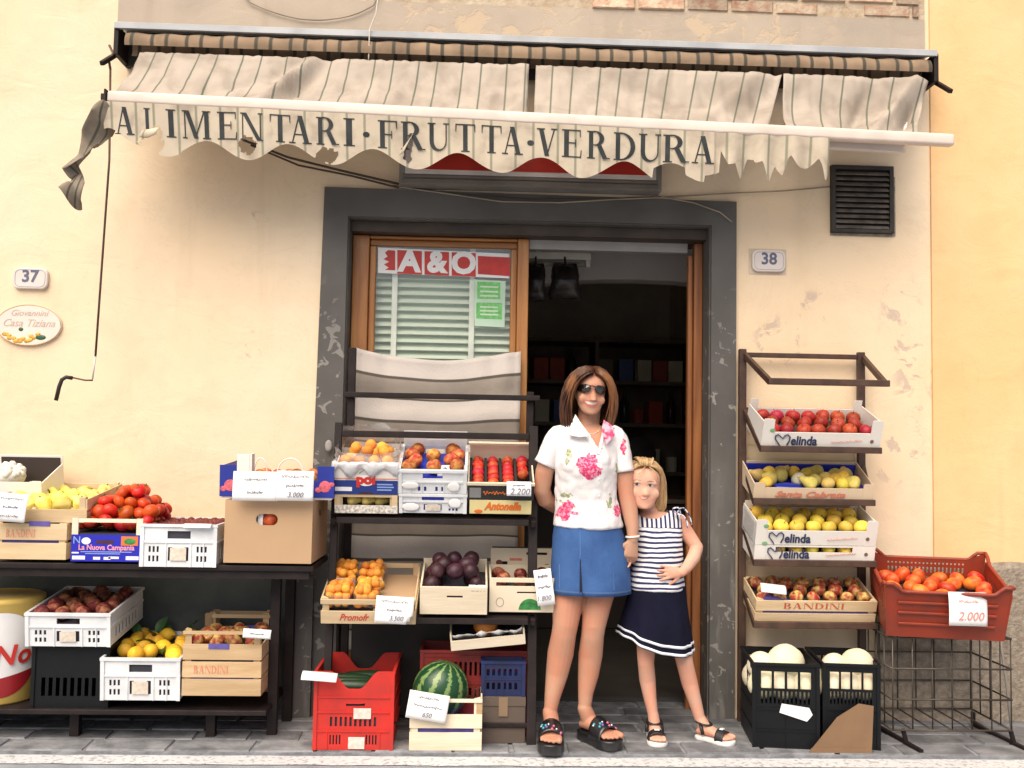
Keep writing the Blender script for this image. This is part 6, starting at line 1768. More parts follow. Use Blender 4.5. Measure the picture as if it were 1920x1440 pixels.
put('cord_tie', MB().tube([(gx1 + .02, -.30, gz1 - .02), (gx1 + .035, -.32, gz1 - .2), (gx1 + .05, -.34, .06)], .006, 6), mat('grey_strap', (.28, .26, .24)), ws, sm=True, local_of=LM)
c = P(1771, 1190, -.50); s = S(1771, 1190, -.5)
t = thing('plastic_crate', 'rust red plastic crate of plum tomatoes tilted on the wire stand', 'crate', c, (R(14), 0, R(-13)))
t.location.z = gz1 + .012; MW[t] = Matrix.Translation(t.location) @ Euler((R(14), 0, R(-13))).to_matrix().to_4x4()
W, H, D = 208 / s, .225, .40
rows_ = []
mb = MB()
def shape(y0, sgn, hmul):
    def f(u, v, w):
        q = abs(2 * u / W - 1); rise = .035 * min(1, max(0, (q - .72) / .14))
        k = v / H
        fl = 1 + .07 * k
        return Vector(((-W / 2 + u) * fl, y0 + sgn * (w - .02 * k), v + rise * max(0, (k - .6) / .4)))
    return f
cuts = [W * i / 20 for i in range(1, 20)]
fh = [(W * .1 , W * .9, H * .52, H * .56), (W * .2, W * .8, H * .30, H * .34)]
mb.holey(W, H, .006, [], shape(0, 1, 1), cuts)
bh = []
for r_, (za, zb) in enumerate(((.88, .92), (.70, .82), (.50, .62))): bh += slots(W * .16, W * .84, H * za, H * zb, 20, .5)
mb.holey(W, H, .006, bh, shape(D, -1, 1), [])
for s_ in (-1, 1):
    mb.holey(D, H, .006, slots(.06, D - .06, H * .5, H * .8, 8, .5), lambda u, v, w, s_=s_: Vector((s_ * ((W / 2 - w) * (1 + .07 * v / H) + .0005), -.02 * v / H + u * (1 + .04 * v / H / D * D), v)))
mb.box(-W / 2 + .006, W / 2 - .006, .006, D - .006, 0, .006)
put('shell', mb, RUSTPLASTIC, t)
rim = MB()
def rimz(q): return H + .035 * min(1, max(0, (abs(2 * q - 1) - .72) / .14))
rim.tube([((-W / 2 + W * i / 30) * 1.07, -.026, rimz(i / 30)) for i in range(31)], .009, 8)
rim.tube([((-W / 2 + W * i / 30) * 1.07, D + .022, rimz(i / 30)) for i in range(31)], .009, 8)
for s_ in (-1, 1): rim.tube([(s_ * W / 2 * 1.07, -.026 + (D + .048) * i / 12, H + .035 * min(1, max(0, (abs(2 * i / 12 - 1) - .72) / .14)) + .0) for i in range(13)], .009, 8)
put('rim', rim, RUSTPLASTIC, t, sm=True)
for z in (.28, .52, .74): put('rib', MB().box(-W / 2 * (1 + .06 * z) + .05, W / 2 * (1 + .06 * z) - .05, -.02 * z - .012, -.02 * z - .001, H * z, H * z + .012), RUSTPLASTIC, t, bevel=.003)
local_box(t, 'liner', DARKLINER, -W / 2 + .01, W / 2 - .01, .01, D - .02, .007, .125)
fill(t, 'plum_tomato', .034, -W / 2 + .015, W / 2 - .015, .015, D - .03, .126, 'orange red plum tomato in the rust red crate', 'plum tomatoes in the rust red crate', 'tomato', tumble=1.6, drop=.12, jit=.3)
card(1778, 1111, 1851, 1173, -.60, 'white price card hung on the front of the rust red crate', ['~.5', '2.000'], roll=1, lean=-4, sizes=[.03, .052], ink=mat('faded_pink_ink', (.55, .22, .20), rough=.8))
# ================================================================ people
def skin(name, c, lips=None):
    k = NT(name)
    n = k.noise(9, 6); n2 = k.noise(140, 4)
    k.color(k.mix(k.ss(n, .3, .7), c, tuple(min(1, a * b) for a, b in zip(c, (1.10, .84, .78)))))
    k.bump(n2, .15, .002)
    k.b.inputs['Roughness'].default_value = .58; k.b.inputs['Specular IOR Level'].default_value = .3
    k.b.inputs['Subsurface Weight'].default_value = .12; k.b.inputs['Subsurface Radius'].default_value = (.012, .004, .002); k.b.inputs['Subsurface Scale'].default_value = 1
    return k.m
SKIN1 = skin('tanned_skin', (.48, .28, .19))
SKIN2 = skin('fair_skin', (.62, .385, .285))
LIP = mat('lip_skin', (.50, .17, .13), rough=.4, var=.08)
TOOTH = mat('teeth', (.64, .58, .50), rough=.3, var=.03)
GS = .0185                                          # top of the paving stones

def soften(me, M, n, lo=-.02):
    bm = bmesh.new(); bm.from_mesh(me); Mi = M.inverted()
    vs = [v for v in bm.verts if (Mi @ v.co).z > lo]
    for _ in range(n): bmesh.ops.smooth_vert(bm, verts=vs, factor=.5, use_axis_x=True, use_axis_y=True, use_axis_z=True)
    bm.to_mesh(me); bm.free(); return smooth(me)

def head(mb, M, wide=1.0, smile=True, jaw=1.0, nose=1.0):
    """M: unit head (chin at 0, crown at 1, face towards -y) -> world"""
    prof = [(.0, .10 * jaw, -.40, -.24), (.03, .17 * jaw, -.435, -.12), (.08, .225 * jaw, -.455, .0), (.15, .27 * jaw, -.455, .14), (.24, .305, -.45, .28), (.35, .335, -.445, .38), (.46, .35, -.43, .43),
            (.52, .352, -.425, .45), (.60, .36, -.44, .47), (.70, .36, -.425, .48), (.80, .335, -.36, .45), (.89, .27, -.26, .37), (.95, .19, -.16, .27), (.99, .10, -.05, .15)]
    rings = []
    for z, wx_, fr, bk in prof:
        yc, ry = (fr + bk) / 2, (bk - fr) / 2
        rings.append([M @ Vector((wx_ * wide * math.copysign(abs(math.cos(a)) ** .85, math.cos(a)), yc + ry * math.sin(a), z)) for a in [2 * math.pi * i / 28 for i in range(28)]])
    mb.loft(rings)
    def E(c, r): mb.ell((0, 0, 0), 1, M @ Matrix.Translation(c) @ Matrix.Diagonal((*r, 1)), 12)
    # nose
    rings = []
    for z, y, w, d in ((.45, -.425, .05, .03), (.39, -.44, .065, .05), (.345, -.462, .075, .055), (.305, -.458, .07, .05), (.285, -.435, .05, .04)) if nose < .5 else ((.54, -.41, .045, .03), (.46, -.435, .060, .05), (.40, -.455, .072, .06), (.345, -.475 - .035 * nose, .078, .065), (.305, -.465 - .02 * nose, .075, .06), (.285, -.44, .05, .05)):
        rings.append([M @ Vector((w * math.cos(a), y + d * math.sin(a), z)) for a in [2 * math.pi * i / 12 for i in range(12)]])
    mb.loft(rings)
    for s in (-1, 1):
        E((s * .062, -.44, .318), (.038, .045, .032))
        E((s * .19 * wide, -.34, .34), (.13, .075, .12))          # cheek
        E((s * .14 * wide, -.40, .575), (.12, .022, .05))          # brow
        E((s * .355 * wide, .03, .43), (.03, .07, .125))            # ear
        E((s * .345 * wide, .02, .34), (.03, .045, .05))
    E((0, -.43, .225), (.12, .045, .055)); E((0, -.425, .165), (.09, .04, .04)); E((0, -.42, .055), (.10, .05, .055))

def hand(mb, wrist, d, n, L, curl=.3, thumb=1, spread=.06, wr=None):
    d = Vector(d).normalized(); n = Vector(n); n = (n - d * n.dot(d)).normalized(); s = d.cross(n)
    wrist = Vector(wrist); wr = wr or .15 * L
    rings = []
    for q, hw, ht in ((-.06, wr / L, wr / L * .85), (.06, .17, .115), (.2, .205, .10), (.36, .22, .085), (.47, .215, .07), (.52, .19, .05)):
        rings.append([wrist + d * (q * L) + s * (hw * L * math.cos(a)) + n * (ht * L * math.sin(a)) for a in [2 * math.pi * i / 14 for i in range(14)]])
    mb.loft(rings)
    for i, ln in enumerate((.40, .47, .44, .34)):
        k = (i - 1.5)
        p = wrist + d * (.45 * L) + s * (k * .118 * L * -thumb)
        dd = (d + s * (k * spread * -thumb)).normalized()
        pts = [p - dd * .06 * L, p]; a = curl * .55
        for sg in (.42, .32, .26):
            ax = dd * math.cos(a) - n * math.sin(a)
            pts.append(pts[-1] + ax * (ln * sg * L)); a += curl
        mb.limb(pts, [.058 * L, .058 * L, .054 * L, .048 * L, .038 * L], 9)
    b = wrist + d * (.10 * L) + s * (thumb * .12 * L)
    dd = (d * .62 + s * thumb * .70 - n * .28).normalized()
    mb.limb([b, b + dd * .2 * L, b + dd * .33 * L + d * .03 * L, b + dd * .42 * L + d * .10 * L], [.075 * L, .066 * L, .056 * L, .042 * L], 9)

def foot(mb, heel, d, L, w, z0):
    d = Vector((d[0], d[1], 0)).normalized(); s = Vector((d.y, -d.x, 0)); heel = Vector((heel[0], heel[1], z0))
    rings = []
    for q, hw, ht in ((-.03, .20, .30), (.03, .32, .44), (.16, .36, .62), (.32, .36, .68), (.5, .42, .50), (.66, .49, .34), (.76, .50, .26), (.82, .46, .2)):
        rings.append([heel + d * (q * L) + s * (hw * w * math.cos(a)) + Vector((0, 0, ht * w * (math.sin(a) * .5 + .5) + .001)) for a in [2 * math.pi * i / 16 for i in range(16)]])
    mb.loft(rings)
    for i, (k, ln, r_) in enumerate(((-.36, 1.0, .15), (-.12, .985, .105), (.07, .955, .1), (.24, .915, .095), (.39, .865, .09))):
        for sgn in (1,):
            a = heel + d * (.74 * L) + s * (k * w) + Vector((0, 0, .14 * w)); b = heel + d * (ln * L - r_ * w) + s * (k * w * 1.02) + Vector((0, 0, r_ * w * .95))
            mb.limb([a, a.lerp(b, .5) + Vector((0, 0, .02 * w)), b], [r_ * w, r_ * w, r_ * w * .95], 9)

def sole_poly(heel, d, L, w, grow=.006):
    d = Vector((d[0], d[1], 0)).normalized(); s = Vector((d.y, -d.x, 0)); heel = Vector((heel[0], heel[1], 0)); out = []
    R_ = [(-.05, .0), (-.03, .26), (.08, .38), (.3, .37), (.5, .42), (.7, .54), (.84, .52), (.95, .40), (1.02, .18), (1.035, 0)]
    for q, k in R_: out.append(heel + d * (q * L) + s * (k * w + (grow if k else 0)))
    for q, k in reversed(R_[1:-1]): out.append(heel + d * (q * L) - s * (k * w + grow))
    return out

def sole(name, heel, d, L, w, z0, z1, material, parent, tip=1.0, loc=None):
    po = sole_poly(heel, d, L, w); mb = MB()
    mb.loft([[Vector((p.x, p.y, z0)) for p in po], [Vector((p.x, p.y, z1)) for p in po]])
    return put(name, mb, material, parent, bevel=.006, local_of=loc)

def strap(name, heel, d, L, w, q0, q1, z0, h0, h1, material, parent, loc, kw=.56):
    d = Vector((d[0], d[1], 0)).normalized(); s = Vector((d.y, -d.x, 0)); heel = Vector((heel[0], heel[1], z0)); rings = []
    for i in range(7):
        q = q0 + (q1 - q0) * i / 6; h = h0 + (h1 - h0) * i / 6
        rings.append([heel + d * (q * L) + s * (kw * w * math.cos(a) * (1 if abs(math.cos(a)) < .99 else 1)) + Vector((0, 0, h * max(0, math.sin(a)) ** .8)) for a in [math.pi * j / 14 for j in range(15)]])
    mb = MB(); mb.loft(rings, False, False, closed=False)
    return put(name, mb, material, parent, sm=True, solid=.005, local_of=loc)

def catmull(pts, n):
    out = []
    P_ = [pts[0]] + list(pts) + [pts[-1]]
    for i in range(n):
        t = i / (n - 1) * (len(pts) - 1); k = min(int(t), len(pts) - 2); f = t - k
        a, b, c, d = (Vector(P_[k + j]) for j in range(4))
        out.append(.5 * ((2 * b) + (c - a) * f + (2 * a - 5 * b + 4 * c - d) * f * f + (3 * b - a - 3 * c + d) * f ** 3))
    return out

def hair(M, curves, name, material, parent, loc, strands, r, seed, wob=.03, mirror=((-1, 1), (1, 1))):
    """curves: guide strands from the front one to the back one, on the +x side in head units"""
    rr = random.Random(seed); mb = MB(); n = 12
    def guide(a, s, k):
        t = a * (len(curves) - 1); i = min(int(t), len(curves) - 2); f = t - i
        return [Vector((s * k * (p[0] * (1 - f) + q[0] * f), p[1] * (1 - f) + q[1] * f, p[2] * (1 - f) + q[2] * f)) for p, q in zip(curves[i], curves[i + 1])]
    for s, k in mirror:
        rings = []
        for j in range(15):
            rings.append([M @ p for p in catmull(guide(j / 14, s, k), n)])
        inner = [[M @ ((M.inverted() @ p - Vector((0, .02, .5))) * .93 + Vector((0, .02, .5))) for p in r_] for r_ in rings]
        mb.loft(rings, False, False, closed=False); mb.loft(inner, False, False, closed=False)
        for i in range(strands):
            a = rr.random() ** .8; lift = rr.uniform(-.02, .055) + (.06 * rr.random() if rr.random() < .15 else 0)
            g_ = catmull(guide(a, s, k), n); ph = rr.uniform(0, 6)
            cut = rr.uniform(.2, 1.1)
            pts = []
            for j, p in enumerate(g_):
                q = j / (n - 1)
                o = Vector((p.x, p.y, p.z - .45)); o.normalize()
                pp = p + o * lift * (.3 + .7 * q) + Vector((math.sin(ph + q * 5), math.cos(ph * 1.7 + q * 4), 0)) * wob * q
                if j == n - 1: pp = g_[-2].lerp(pp, cut)
                pts.append(M @ pp)
            mb.tube(pts, [r * (.75 + .35 * math.sin(math.pi * min(1, .15 + q * .75))) * (1 if q < .9 else .55) for q in [j / (n - 1) for j in range(n)]], 5)
    for i in range(strands // 2):                      # loose flyaway hairs
        a = rr.random(); s, k = mirror[i % 2]; g_ = catmull(guide(a, s, k), n); ph = rr.uniform(0, 6); lift = rr.uniform(.03, .10)
        pts = [M @ (p + Vector((p.x, p.y, p.z - .45)).normalized() * lift * (j / (n - 1)) ** 1.5 + Vector((math.sin(ph + j * .5), math.cos(ph + j * .6), 0)) * .03 * j / n) for j, p in enumerate(g_)]
        mb.tube(pts[2:], [.0011] * (n - 3) + [.0004], 3)
    return put(name, mb, material, parent, sm=True, local_of=loc)

def hair_mat(name, c1, c2, c3):
    k = NT(name)
    v = k.noise(60, 4, k.mapped((1, 1, .12))); w = k.noise(9, 3, k.mapped((1, 1, .4)))
    k.color(k.mix(k.ss(w, .5, .72), k.mix(k.ss(v, .35, .65), c1, c2), c3)); k.bump(v, .5, .004)
    k.b.inputs['Roughness'].default_value = .42; k.b.inputs['Anisotropic'].default_value = .5
    return k.m

def rings_px(mb, rows, Y0, sc, n=36, mod=None, cap=(True, True)):
    """rows: (centre px, py, half width px, half depth m, y shift)"""
    rings = []
    for row in rows:
        cx, py, hw, dp = row[:4]; sh = row[4] if len(row) > 4 else 0
        c = P(cx, py, Y0) + Vector((0, sh, 0)); ring = []
        for i in range(n):
            a = 2 * math.pi * i / n
            p = Vector((hw / sc * math.copysign(abs(math.cos(a)) ** .9, math.cos(a)), dp * math.sin(a), 0))
            if mod: p = mod(p, a, row)
            ring.append(c + p)
        rings.append(ring)
    mb.loft(rings, *cap)
    return rings

# ---------------------------------------------------------------- the woman
YWm = -.41; K = 413.0
woman = thing('person', 'woman in white flowered blouse, denim skirt and sunglasses holding the girl by the hand', 'person', (P(1085, 1390, YWm).x, YWm, GS))
LW = MW[woman]
def J(px, py, dy=0.0, Y0=None): return P(px, py, (YWm if Y0 is None else Y0) + dy)
B = MB()
Hh = 84 / K
MH = Matrix.Translation(J(1102, 775, .02)) @ Matrix.Rotation(R(5), 4, 'Y') @ Matrix.Rotation(R(6), 4, 'X') @ Matrix.Rotation(R(4), 4, 'Z') @ Matrix.Diagonal((Hh, Hh, Hh, 1))
head(B, MH, wide=.93)
B.limb([J(1106, 765, .05), J(1103, 790, .05), J(1101, 812, .05)], [.052, .053, .066])
rings_px(B, [(1100, 797, 30, .05, .04), (1099, 806, 50, .07, .03), (1098, 820, 58, .085, .02), (1098, 845, 55, .10, .0), (1098, 875, 54, .115, -.01), (1099, 905, 51, .10, .0), (1100, 935, 50, .09, .0), (1102, 965, 54, .095), (1104, 1000, 62, .11, .01), (1106, 1040, 66, .115, .02), (1105, 1075, 60, .10, .02)], YWm, K)
for cx in (1078, 1121): B.ell(J(cx, 868, -.075), (.055, .05, .052))
# her right arm, bent behind the back
B.limb([J(1047, 823, .01), J(1033, 850, .01), J(1021, 885, .02), J(1016, 918, .04)], [.052, .047, .043, .039])
B.limb([J(1016, 918, .04), J(1022, 936, .07), J(1040, 948, .12), J(1068, 955, .15)], [.040, .040, .036, .027])
hand(B, J(1068, 955, .15), (1, .1, -.1), (0, 1, 0), .17, .4, 1)
# her left arm, hanging, holding the child's hand
B.limb([J(1153, 824, .01), J(1163, 855, .01), J(1171, 895, .0), J(1175, 930, -.01)], [.052, .047, .042, .037])
B.limb([J(1175, 930, -.01), J(1181, 958, -.02), J(1186, 990, -.04), J(1186, 1012, -.05)], [.037, .037, .029, .023])
hand(B, J(1186, 1012, -.05), (-.12, -.05, -1), (.25, -1, 0), .155, 1.0, 1, .02, .024)
# legs
B.limb([J(1072, 1050, .02), J(1068, 1100, .01), J(1063, 1140, -.01), J(1060, 1172, -.02), J(1057, 1190, -.015), J(1051, 1225, .01), J(1044, 1265, .015), J(1036, 1305, .0), J(1031, 1340, -.005)], [.088, .078, .068, .058, .056, .060, .051, .037, .028], 18)
B.limb([J(1128, 1050, .02), J(1125, 1100, .01), J(1118, 1140, -.005), J(1113, 1175, -.015), J(1111, 1192, -.01), J(1107, 1228, .02), J(1103, 1265, .025), J(1098, 1300, .02), J(1096, 1330, .015)], [.088, .076, .064, .054, .052, .056, .048, .035, .028], 18)
B.ell(J(1061, 1172, -.050), (.030, .026, .036)); B.ell(J(1113, 1175, -.045), (.028, .025, .034))
SOLE = .046
hA, dA, LA, wA = (J(1034, 1350, .03).x, YWm + .03), (-.09, -1), .235, .098
toeB = PG(1136, 1390, GS)
dB = Vector((.55, -.85)); dB.normalize()
hB = (P(1094, 1340, YWm + .04).x, YWm + .055); LB, wB = .235, .098
foot(B, hA, dA, LA, wA, GS + SOLE); foot(B, hB, dB, LB, wB, GS + SOLE)
B.limb([J(1031, 1335, -.005), Vector((hA[0] + dA[0] * .04, hA[1] - .04, GS + SOLE + .05))], [.034, .036])
B.limb([J(1096, 1328, .015), Vector((hB[0] + dB.x * .04, hB[1] + dB.y * .04, GS + SOLE + .05))], [.033, .036])
bodyW = soften(voxel(B, .0036, 4), MH, 9)
bv = bvh_of(bodyW)
bw = put('body', bodyW.copy(), SKIN1, woman, local_of=LW)
# smile
YF = YWm - .12
dk = dict(local=LW)
decal(bv, [(1093, 748), (1102, 750), (1111, 751), (1120, 752), (1128, 752), (1124, 759), (1117, 764), (1109, 764), (1101, 760), (1096, 754)], YF, LIP, 'lips', woman, off=.0012, seg=.004, **dk)
decal(bv, [(1098.5, 751.2), (1104, 752.4), (1111, 753.4), (1118, 754), (1123.5, 753.8), (1118, 757.6), (1111, 758.4), (1104, 756.6)], YF, TOOTH, 'teeth', woman, off=.0026, seg=.004, **dk)
# sunglasses
LENS = mat('dark_lens', (.006, .005, .005), rough=.06, spec=.8, coat=1)
FRAME = mat('brown_frame', (.03, .012, .008), rough=.25)
ltL = [(1086, 724), (1092, 720), (1101, 720), (1108, 723), (1109, 728), (1105, 733), (1098, 734.5), (1091, 732.5), (1087, 729)]
ltR = [(1117, 725), (1123, 722.5), (1132, 723.5), (1137, 726.5), (1138, 731), (1135, 736.5), (1129, 738.5), (1122, 736), (1118, 731)]
sgl = []
for lt in (ltL, ltR):
    o = decal(bv, lt, YF, LENS, 'sunglass_lens', woman, off=.010, thick=.003, seg=.008, **dk)
    cx = sum(p[0] for p in lt) / len(lt); cy = sum(p[1] for p in lt) / len(lt)
    pts = []
    for x, y in lt + lt[:1]:
        q = P(x, y, YF); h = bv.ray_cast(q - Vector((0, .6, 0)), Vector((0, 1, 0))); hy = h[0].y if h[0] else q.y
        pts.append(Vector((q.x, hy - .012, q.z)))
    put('sunglass_frame', MB().tube(pts, .0028, 6), FRAME, woman, sm=True, local_of=LW)
    sgl.append(pts)
put('sunglass_bridge', MB().tube([sgl[0][3], (sgl[0][3] + sgl[1][0]) / 2 + Vector((0, -.004, .003)), sgl[1][0]], .003, 6), FRAME, woman, sm=True, local_of=LW)
for p, s in ((sgl[0][0], -1), (sgl[1][3], 1)):
    put('sunglass_temple', MB().tube([p, p + Vector((s * .008, .02, 0)), MH @ Vector((s * .37, -.02, .48))], .003, 6), FRAME, woman, sm=True, local_of=LW)
HW = hair_mat('brown_hair', (.030, .010, .005), (.095, .034, .014), (.27, .115, .045))
cw = [[(.02, -.33, .93), (.13, -.42, .90), (.29, -.40, .76), (.40, -.30, .52), (.435, -.23, .22), (.42, -.22, -.02), (.40, -.25, -.22), (.31, -.27, -.40)],
      [(.01, -.20, 1.00), (.20, -.27, .98), (.40, -.24, .80), (.52, -.16, .52), (.56, -.10, .22), (.54, -.08, -.05), (.47, -.12, -.27), (.33, -.16, -.44)],
      [(.0, .02, 1.05), (.24, .0, 1.02), (.45, .03, .82), (.56, .05, .52), (.60, .06, .2), (.55, .05, -.08), (.45, .02, -.30), (.29, -.02, -.44)],
      [(.0, .25, 1.02), (.22, .32, .96), (.38, .42, .76), (.46, .46, .5), (.47, .45, .2), (.42, .40, -.08), (.34, .34, -.28), (.26, .30, -.42)],
      [(.0, .32, .98), (.05, .48, .86), (.06, .58, .68), (.06, .60, .45), (.06, .56, .2), (.05, .50, -.06), (.04, .44, -.26), (.03, .40, -.40)]]
hair(MH, cw, 'hair', HW, woman, LW, 260, .0030, 4, wob=.06)

# blouse
T = MB()
srow = [(1100, 792, 40, .066, .045), (1100, 799, 50, .078, .035), (1099, 806, 58, .086, .025), (1098, 820, 63, .098, .02), (1098, 845, 60, .115, .0), (1098, 875, 59, .135, -.012), (1098, 905, 57, .122, -.005), (1099, 935, 58, .112, .0), (1101, 960, 62, .115), (1102, 984, 67, .13, .005), (1102, 988, 66, .128, .005)]
rings_px(T, srow, YWm, K, 40)
for cx in (1077, 1122): T.ell(J(cx, 868, -.088), (.060, .052, .060))
T.limb([J(1050, 822, .01), J(1041, 835, .01)], [.064, .060], 18)
T.limb([J(1150, 823, .01), J(1157, 837, .01)], [.064, .060], 18)
blm = voxel(T, .0055, 4)
bm = bmesh.new(); bm.from_mesh(blm)
VA, VB, VC = J(1078, 778), J(1121, 850), J(1140, 778)
def in_v(co):
    if co.y > YWm + .025: return False
    if co.z > VA.z + .02: return True
    t = (co.z - VB.z) / (VA.z - VB.z)
    if t < 0: return False
    return VB.x + (VA.x - VB.x) * t < co.x < VB.x + (VC.x - VB.x) * t
# flat cut at the sleeve ends and hem
bm.faces.ensure_lookup_table()
kill = [f for f in bm.faces if in_v(f.calc_center_median()) or f.calc_center_median().z > J(1100, 786).z]
bmesh.ops.delete(bm, geom=kill, context='FACES')
for v in bm.verts:
    sv_ = Vector((v.co.x * 12, v.co.y * 8, v.co.z * 5 + v.co.x * 6)); d = .009 * noise.noise(sv_) + .006 * abs(noise.noise(v.co * 15)) + .003 * noise.noise(v.co * 30)
    v.co += v.normal * d
bm.to_mesh(blm); bm.free(); smooth(blm)
FL = NT('flowered_blouse')
Lw = LW.translation
def wpos(px, py): q = J(px, py, -.1) - Lw; return (q.x, q.y, q.z)
ed = FL.noise(42, 4, dist=.5)
fold = FL.noise(14, 4, FL.mapped((1, 1, .5)))
colr = FL.mix(FL.ss(FL.noise(6, 3), .3, .7), (.80, .78, .78), (.74, .72, .73))
pink = FL.mix(FL.ss(FL.noise(70, 3, dist=1.0), .45, .58), (.62, .035, .14), (.80, .30, .42))
grn = FL.mix(FL.ss(FL.noise(80, 2), .4, .6), (.24, .28, .12), (.45, .46, .32))
def blob(px, py, r, c, sq=(1, .15, 1), jag=1.0):
    global colr
    dd = FL.math('ADD', FL.dist(wpos(px, py), sq), FL.math('MULTIPLY', FL.math('SUBTRACT', ed, .5), .055 * jag))
    colr = FL.mix(FL.ss(dd, r / K, r / K * .86), colr, c)
for a in ((1103, 876, 20, pink), (1090, 866, 11, pink), (1116, 884, 13, pink), (1104, 889, 13, pink), (1108, 862, 11, pink),
          (1058, 962, 14, pink), (1066, 948, 9, pink), (1075, 962, 8, pink, (1, .15, 2.2)), (1162, 958, 11, pink), (1038, 966, 8, pink, (1, .15, .6)), (1172, 838, 9, pink, (1.4, .15, .6)), (1143, 808, 14, pink),
          (1067, 850, 7, grn, (1.4, .15, .6)), (1061, 868, 5, grn, (1.8, .15, .5)), (1062, 930, 8, grn, (.7, .15, 1.6)), (1144, 938, 7, grn, (1.5, .15, .6)), (1013, 845, 6, grn, (1, .15, .6)), (1050, 940, 4, grn, (.5, .15, 1.5)), (1158, 880, 5, grn, (1.5, .15, .5))):
    blob(*a)
FL.color(colr); FL.bump(fold, .5, .02); FL.b.inputs['Roughness'].default_value = .85
put('blouse', blm.copy(), FL.m, woman, local_of=LW)
for axis, rad in (([J(1049, 818, .01), J(1040, 833, .012), J(1033, 847, .014), J(1027, 860, .016), J(1022, 871, .018)], [.050, .062, .060, .0585, .060]), ([J(1151, 819, .01), J(1158, 836, .01), J(1163, 853, .008), J(1166, 870, .006), J(1168, 885, .004)], [.050, .060, .0575, .056, .058])):
    rings = []
    for i in range(13):
        t_ = i / 12 * 4; k_ = min(3, int(t_)); f_ = t_ - k_
        c_ = axis[k_].lerp(axis[k_ + 1], f_); r_ = rad[k_] * (1 - f_) + rad[k_ + 1] * f_
        d_ = (axis[min(4, k_ + 1)] - axis[k_]).normalized(); x_ = d_.cross(Vector((0, 1, 0))).normalized(); y_ = d_.cross(x_)
        rings.append([c_ + (x_ * math.cos(a) * .86 + y_ * math.sin(a)) * r_ * (1 + .05 * noise.noise(Vector((math.cos(a) * 2, math.sin(a) * 2 + c_.x * 5, i * .25)))) for a in [2 * math.pi * j / 28 for j in range(28)]])
    put('sleeve', MB().loft(rings, False, False), FL.m, woman, sm=True, solid=.002, local_of=LW)
bvb = bvh_of(blm)
COLW = mat('white_collar', (.80, .78, .78), rough=.85, var=.03)
def collar(pts, m):
    vs = [J(*p) for p in pts]
    mb = MB(); c = sum(vs, Vector()) / len(vs) + Vector((0, -.004, 0))
    mb.add(vs + [c], [(i, (i + 1) % len(vs), len(vs)) for i in range(len(vs))])
    put('collar', mb, m, woman, solid=.004, local_of=LW)
PC = mat('pink_collar', (.80, .42, .50), rough=.85, col2=(.62, .05, .15), sc=38, lo=.45, hi=.6)
collar([(1079, 777, -.012), (1071, 796, -.045), (1064, 815, -.088), (1084, 819, -.116), (1108, 818, -.122), (1093, 800, -.080), (1085, 787, -.040)], COLW)
collar([(1132, 788, -.030), (1146, 797, -.050), (1153, 811, -.080), (1147, 823, -.108), (1137, 833, -.124), (1130, 815, -.100), (1129, 800, -.066)], PC)
for x0, y0, x1, y1, sx_ in ((1086, 795, 1121, 852, -1), (1138, 800, 1121, 852, 1)):
    pts = []
    for i in range(7):
        q = P(x0 + (x1 - x0) * i / 6, y0 + (y1 - y0) * i / 6, YWm - .1)
        hb = bvb.ray_cast(Vector((q.x + sx_ * .014, q.y - .5, q.z)), Vector((0, 1, 0)))
        if hb[0]: pts.append(Vector((q.x, hb[0].y - .003, q.z)))
    if len(pts) > 1: put('neckline_fold', MB().tube(pts, .0085, 7, flat=.5), COLW, woman, sm=True, local_of=LW)
for py in (866, 898, 930, 962):
    q = P(1122, py, YWm - .1); h = bvb.ray_cast(q - Vector((0, .5, 0)), Vector((0, 1, 0)))
    if h[0]: put('button', MB().lathe([(.004, -.001), (.0045, .0005), (.004, .0015)], 10, Matrix.Translation(h[0] - Vector((0, .001, 0))) @ FRONT), PAPER, woman, sm=True, local_of=LW)
nk = [bv.ray_cast(P(x, y, YWm - .1) - Vector((0, .5, 0)), Vector((0, 1, 0)))[0] for x, y in ((1088, 799), (1095, 808), (1104, 813), (1114, 814), (1124, 809), (1131, 800))]
put('necklace', MB().tube([p - Vector((0, .0015, 0)) for p in nk if p], .0022, 6), mat('pearl_necklace', (.72, .60, .48), rough=.3), woman, sm=True, local_of=LW)
wr_ = J(1186, 1006, -.047)
put('wristwatch', MB().tube([wr_ + Vector((.029 * math.cos(a), .027 * math.sin(a), .003 * math.cos(a))) for a in [2 * math.pi * i / 18 for i in range(19)]], .005, 6), mat('pale_watch', (.72, .66, .60), rough=.3), woman, sm=True, local_of=LW)
# denim skirt
def skmod(p, a, row):
    py = row[1]
    k = max(0, (py - 1045) / 65)
    d = abs(((a - R(258)) + math.pi) % (2 * math.pi) - math.pi)
    f = 1 - .09 * k * math.exp(-(d / .035) ** 2) if py > 1045 else 1
    f *= 1 + .015 * math.sin(a * 5 + py * .03) * (.4 + k) + .05 * noise.noise(Vector((math.cos(a) * 3, math.sin(a) * 3, py * .02))) + .02 * noise.noise(Vector((math.cos(a) * 9, math.sin(a) * 9, py * .06)))
    return Vector((p.x * (1 if py < 1045 else f ** .2), p.y * f, 0))
SK = MB()
rings_px(SK, [(1101, 968, 57, .108, .0), (1102, 985, 63, .120, .005), (1104, 1005, 68, .13, .01), (1106, 1030, 71, .135, .012), (1107, 1046, 73, .136, .012), (1107, 1060, 74, .137, .012), (1107, 1080, 76, .138, .012), (1107, 1100, 77, .140, .012), (1107, 1111, 77.5, .141, .012), (1107, 1112, 74, .130, .012), (1107, 1095, 71, .12, .012)], YWm, K, 120, skmod, (True, True))
DEN = NT('denim')
dn = DEN.noise(240, 2, DEN.mapped((1, 1, .35))); db = DEN.noise(7, 5)
